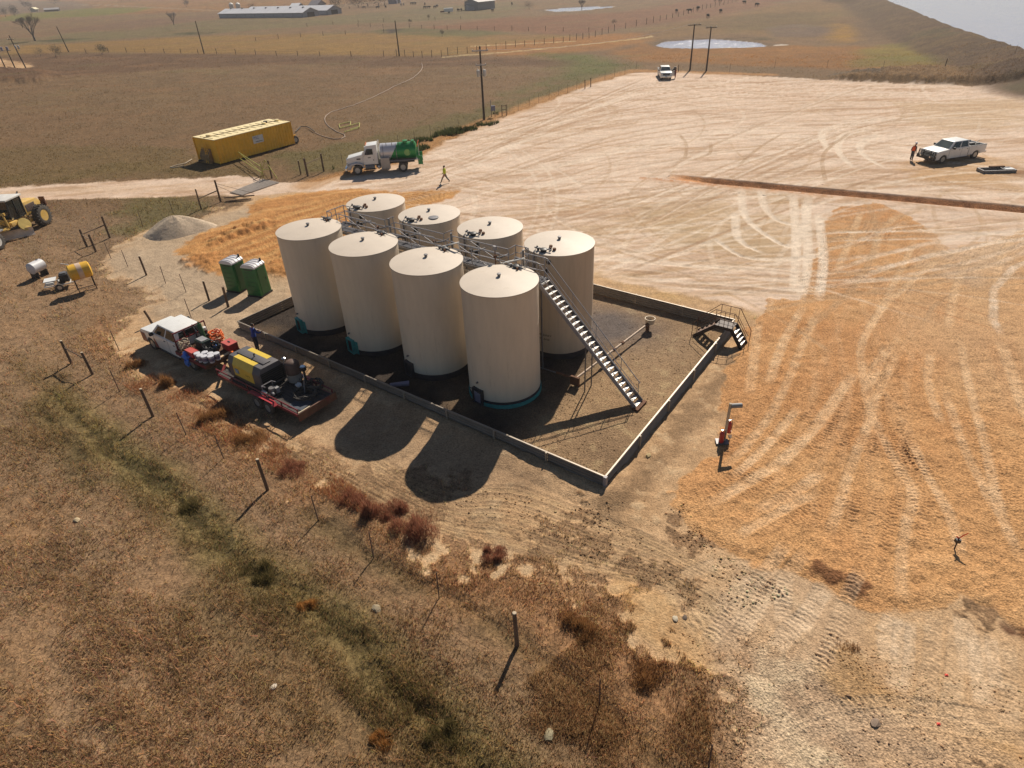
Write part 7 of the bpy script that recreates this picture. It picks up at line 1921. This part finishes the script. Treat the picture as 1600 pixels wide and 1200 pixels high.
weeds('green_weeds', 'olive-green weeds filling the ditch in the foreground', [(90, 610), (160, 650), (300, 760), (400, 860), (500, 920), (600, 1000), (700, 1100), (790, 1210), (660, 1230), (540, 1090), (440, 1000), (330, 900), (220, 790), (120, 700), (60, 640)], 110000, .08, .28, [(110, 98, 56), (96, 88, 50), (136, 112, 70), (146, 108, 74), (112, 88, 58)], .0, seed=11)
weeds('left_brown_weeds', 'clumps of brown weeds left of the work truck and trailer', [(190, 540), (260, 590), (330, 620), (430, 690), (520, 740), (600, 790), (560, 800), (430, 740), (330, 680), (250, 650), (190, 600), (150, 560)], 60000, .12, .36, [(168, 110, 68), (186, 130, 84), (140, 92, 62), (150, 80, 56)], .0, seed=12)
def shrub(label, pxy, r, h, cols, n=2000, red=False):
    p = on(*pxy)
    sub_ = np.stack([rng.uniform(-.6, .6, 5) * r, rng.uniform(-.45, .45, 5) * r], 1); si = rng.integers(0, 5, n); sr_ = r * (.3 + .35 * rng.random(5))
    a = rng.random(n) * 2 * PI; rr = sr_[si] * rng.random(n) ** .7; x = p.x + sub_[si, 0] + rr * np.cos(a); y = p.y + sub_[si, 1] + rr * np.sin(a); rr = rr / sr_[si] * r; h = h * (.55 + .6 * rng.random(5))[si]
    lump = fbm(x, y, r * .8, 2, 13); hh = h * np.clip(1 - (rr / r) ** 1.6, .1, 1) * (.45 + .55 * rng.random(n)) * (1 + .5 * lump)
    c = np.array([rgb(*c_) for c_ in cols])[rng.integers(0, len(cols), n)] * (.9 + 1.1 * rng.random((n, 1)))
    z = rng.random(n) * hh * .55 + p.z
    o = blades('shrub', x, y, np.maximum(hh - (z - p.z), .08), np.full(n, .009), np.clip(c, .01, .7), .9, None, None, base=z, origin=(p.x, p.y, p.z))
    tag(o, label, 'shrub', 'dry shrubs along the fence'); return o
redc = [(160, 98, 74), (178, 114, 86), (140, 86, 66), (190, 134, 100)]; brc = [(168, 116, 70), (188, 136, 84), (140, 96, 62)]; grc = [(110, 96, 58), (92, 84, 48), (140, 116, 74)]
for lb, p, r, h, c in [('large rust-red bush nearest the rounded tank shadow', (648, 838), 1.15, .95, redc), ('rust-red bush right behind the largest one, closest to the shadow', (618, 800), .8, .8, redc), ('rust-red bush left of the tank shadow, second from left', (590, 795), .8, .85, redc), ('small rust-red bush at the left end of the red bushes', (548, 782), .7, .65, redc),
                       ('low dark-red tuft at the edge of the rutted lane', (768, 868), .55, .4, redc), ('orange-brown bush by the fence left of the trailer shadow', (262, 605), .9, .6, brc), ('orange-brown bush between two stakes below the trailer', (330, 655), .9, .6, brc), ('wide orange-brown bush below the trailer wheels', (385, 690), 1.0, .6, brc),
                       ('dark-based reddish bush at the left of the truck shadow', (215, 570), .8, .55, brc), ('reddish bush beside the tall fence post in the middle', (455, 735), .8, .5, redc), ('olive bush in the ditch left of the middle fence post', (300, 790), .9, .45, grc), ('olive bush farther down the ditch', (400, 895), .9, .5, grc),
                       ('orange tuft on the ditch bank near the lower middle', (478, 948), .45, .4, [(206, 142, 78), (186, 128, 72)]), ('bright orange tuft at the bottom of the ditch', (598, 1160), .45, .4, [(206, 142, 78), (186, 128, 72)]), ('brown bush in the tall grass right of the wooden post', (915, 985), .9, .55, brc), ('lowest brown bush near the bottom right of the grass', (1010, 1060), .9, .6, brc),
                       ('dark olive bush at the bottom of the ditch line', (690, 1150), .8, .5, grc), ('small twiggy bush on the cleated soil at lower right', (1325, 1010), .45, .12, brc)]:
    shrub(lb, p, r, h, c, 2000 if h > .2 else 260)
# green weeds at the foot of the fence by the pad
x, y = atv(rng.uniform(520, 780, 60000), rng.uniform(150, 265, 60000)); 
dpl = np.full(len(x), 99.0); vp = px2w([(540, 262), (640, 232), (700, 212), (760, 190), (800, 176)])
for (ax, ay), (bx, by) in zip(vp[:-1], vp[1:]):
    ex, ey = bx - ax, by - ay; t = np.clip(((x - ax) * ex + (y - ay) * ey) / (ex * ex + ey * ey), 0, 1); dpl = np.minimum(dpl, np.hypot(x - ax - t * ex, y - ay - t * ey))
k = (dpl < 2.2) & (fbm(x, y, 2, 2, 14) > .15); x, y = x[k], y[k]
blades('verge_weeds', x, y, .2 + .4 * rng.random(len(x)), np.full(len(x), .06), np.array(rgb(92, 96, 52)) * (.5 + .9 * rng.random((len(x), 1))), .6, 'green weeds at the foot of the fence beside the pad')

# stones and clods
def stones(name, label, px, py, size, colr, m=None):
    x, y = atv(px, py); z = look(Z, x, y); n = len(x)
    base = np.array([(1, 0, 0), (-1, 0, 0), (0, 1, 0), (0, -1, 0), (0, 0, 1), (0, 0, -1)], float); tri = np.array([(4, 0, 2), (4, 2, 1), (4, 1, 3), (4, 3, 0), (5, 2, 0), (5, 1, 2), (5, 3, 1), (5, 0, 3)])
    s_ = size[:, None, None] * (.55 + .8 * rng.random((n, 6, 1))); a = rng.random(n) * 6.28; ca, sa = np.cos(a), np.sin(a)
    v = base[None] * s_; v[:, :, 2] *= .65; vx = v[:, :, 0] * ca[:, None] - v[:, :, 1] * sa[:, None]; vy = v[:, :, 0] * sa[:, None] + v[:, :, 1] * ca[:, None]
    co = np.stack([vx + x[:, None], vy + y[:, None], v[:, :, 2] + (z + size * .25)[:, None]], -1).astype(np.float32)
    f = (tri[None] + (np.arange(n) * 6)[:, None, None]).reshape(-1).astype(np.int32)
    me = bpy.data.meshes.new(name); me.vertices.add(6 * n); me.vertices.foreach_set('co', co.ravel()); me.loops.add(len(f)); me.loops.foreach_set('vertex_index', f)
    me.polygons.add(8 * n); me.polygons.foreach_set('loop_start', np.arange(8 * n, dtype=np.int32) * 3); me.update(calc_edges=True)
    c4 = np.ones((n, 6, 4), np.float32); c4[:, :, :3] = colr[:, None, :]; t_ = me.attributes.new('tint', 'FLOAT_COLOR', 'POINT'); t_.data.foreach_set('color', c4.ravel())
    me.materials.append(vm); o = bpy.data.objects.new(name, me); C.objects.link(o); return tag(o, label, None, None, 'stuff')
def scat(pts, n, thr, sc, seed):
    P_ = np.array(pts); px = rng.uniform(P_[:, 0].min(), P_[:, 0].max(), n); py = rng.uniform(P_[:, 1].min(), P_[:, 1].max(), n); k = inpoly(pts, px, py); px, py = px[k], py[k]
    x, y = atv(px, py); k = fbm(x, y, sc, 3, seed) + rng.normal(0, .45, len(x)) > thr; return px[k], py[k]
px, py = scat([(1060, 900), (1200, 950), (1400, 1030), (1600, 1080), (1650, 1260), (1120, 1260), (1110, 1080), (1060, 980)], 22000, .3, 1.8, 15)
sz = .01 + .035 * rng.random(len(px)) ** 5; stones('loose_rubble', 'loose pale stones and clods scattered over the lower right soil', px, py, sz, np.clip(look(COL, *atv(px, py)) * (1.2 + .6 * rng.random((len(px), 1))), .02, .7))
px, py = scat([(1240, 1060), (1330, 1080), (1420, 1120), (1520, 1180), (1600, 1250), (1480, 1250), (1380, 1170), (1300, 1120)], 1500, .0, 1.2, 16)
stones('dark_clods', 'dark clods and broken rock in a diagonal line at lower right', px, py, .015 + .06 * rng.random(len(px)) ** 5, np.array(rgb(200, 164, 134)) * (.8 + .9 * rng.random((len(px), 1))))
px, py = scat(orr[:0] + [(1195, 468), (1300, 330), (1470, 384), (1600, 360), (1700, 1040), (1475, 952), (1318, 940), (1128, 860), (1046, 792), (1130, 600)], 70000, -.3, 1.5, 17)
k = look(STN, *atv(px, py)) > .8; px, py = px[k], py[k]
sz = (.014 + .022 * rng.random(len(px)) ** 3); stones('orange_gravel', 'loose orange gravel lumps on the spread fill', px, py, sz, np.clip(look(COL, *atv(px, py)) * (1.1 + .7 * rng.random((len(px), 1))), .02, .8))
px, py = scat([(360, 500), (440, 440), (560, 400), (930, 440), (1150, 490), (950, 750), (660, 640)], 40000, -.2, 1.5, 18)
x, y = atv(px, py); k = look(cm, x, y) > .8; px, py = px[k], py[k]
stones('containment_gravel', 'pea gravel and small stones inside the containment wall', px, py, .01 + .035 * rng.random(len(px)) ** 5, np.clip(look(COL, *atv(px, py)) * (1.2 + .6 * rng.random((len(px), 1))), .02, .7))
px, py = scat([(680, 760), (960, 790), (1060, 770), (1120, 860), (1250, 930), (1100, 960), (960, 880), (760, 830)], 16000, .1, 1.2, 19)
stones('lane_clods', 'small clods on the rutted lane in front of the tanks', px, py, .012 + .05 * rng.random(len(px)) ** 6, np.clip(look(COL, *atv(px, py)) * (1.1 + .9 * rng.random((len(px), 1))), .02, .7))
for lb, p, s_, c in (('flat pale rock lying in the grass left of the wooden post', (588, 951), .16, (170, 150, 120)), ('pale rock in the tall grass near the bottom centre', (858, 1148), .16, (176, 160, 124)), ('dark boulder in the clod line at the lower right', (1367, 1130), .14, (160, 134, 112)), ('pale stone on the far left grass', (120, 813), .13, (206, 180, 140)),
                     ('white stone on the soil edge right of the weeds', (1055, 968), .1, (220, 200, 170)), ('pale rock on the soil outside the right wall', (1013, 714), .13, (200, 170, 120)), ('white stone in the weeds at the lower left ditch', (428, 1075), .1, (226, 206, 180)), ('pale stone by the orange gravel, bottom left edge', (1070, 966), .09, (120, 100, 84))):
    q = on(*p); o = MB().ico((0, 0, .03), s_, 2, .16, (1.2, .9, .45)).build('rock', mat('rock_%d' % c[0], P(*c), .9, 0, .2, 8, bump=.4), None, True, angle=30); o.location = q; o.rotation_euler = (0, 0, random.random() * 6); tag(o, lb, 'rock')
print('objects', len(bpy.data.objects))

# ================================================================== HAZE
hb_ = MB().box(0, 2950, 8.75, 7800, 6400, 22.5)
hz = hb_.build('haze', bpy.data.materials.new('haze_air')); tag(hz, 'thin pale dusty air over the fields', None, None, 'stuff')
hm = hz.data.materials[0]; hm.use_nodes = True; nt = hm.node_tree; nt.nodes.remove(nt.nodes['Principled BSDF'])
pv = nt.nodes.new('ShaderNodeVolumePrincipled'); pv.inputs['Color'].default_value = (.9, .86, .84, 1); pv.inputs['Density'].default_value = .00028; pv.inputs['Anisotropy'].default_value = .3
nt.links.new(pv.outputs[0], nt.nodes['Material Output'].inputs['Volume'])
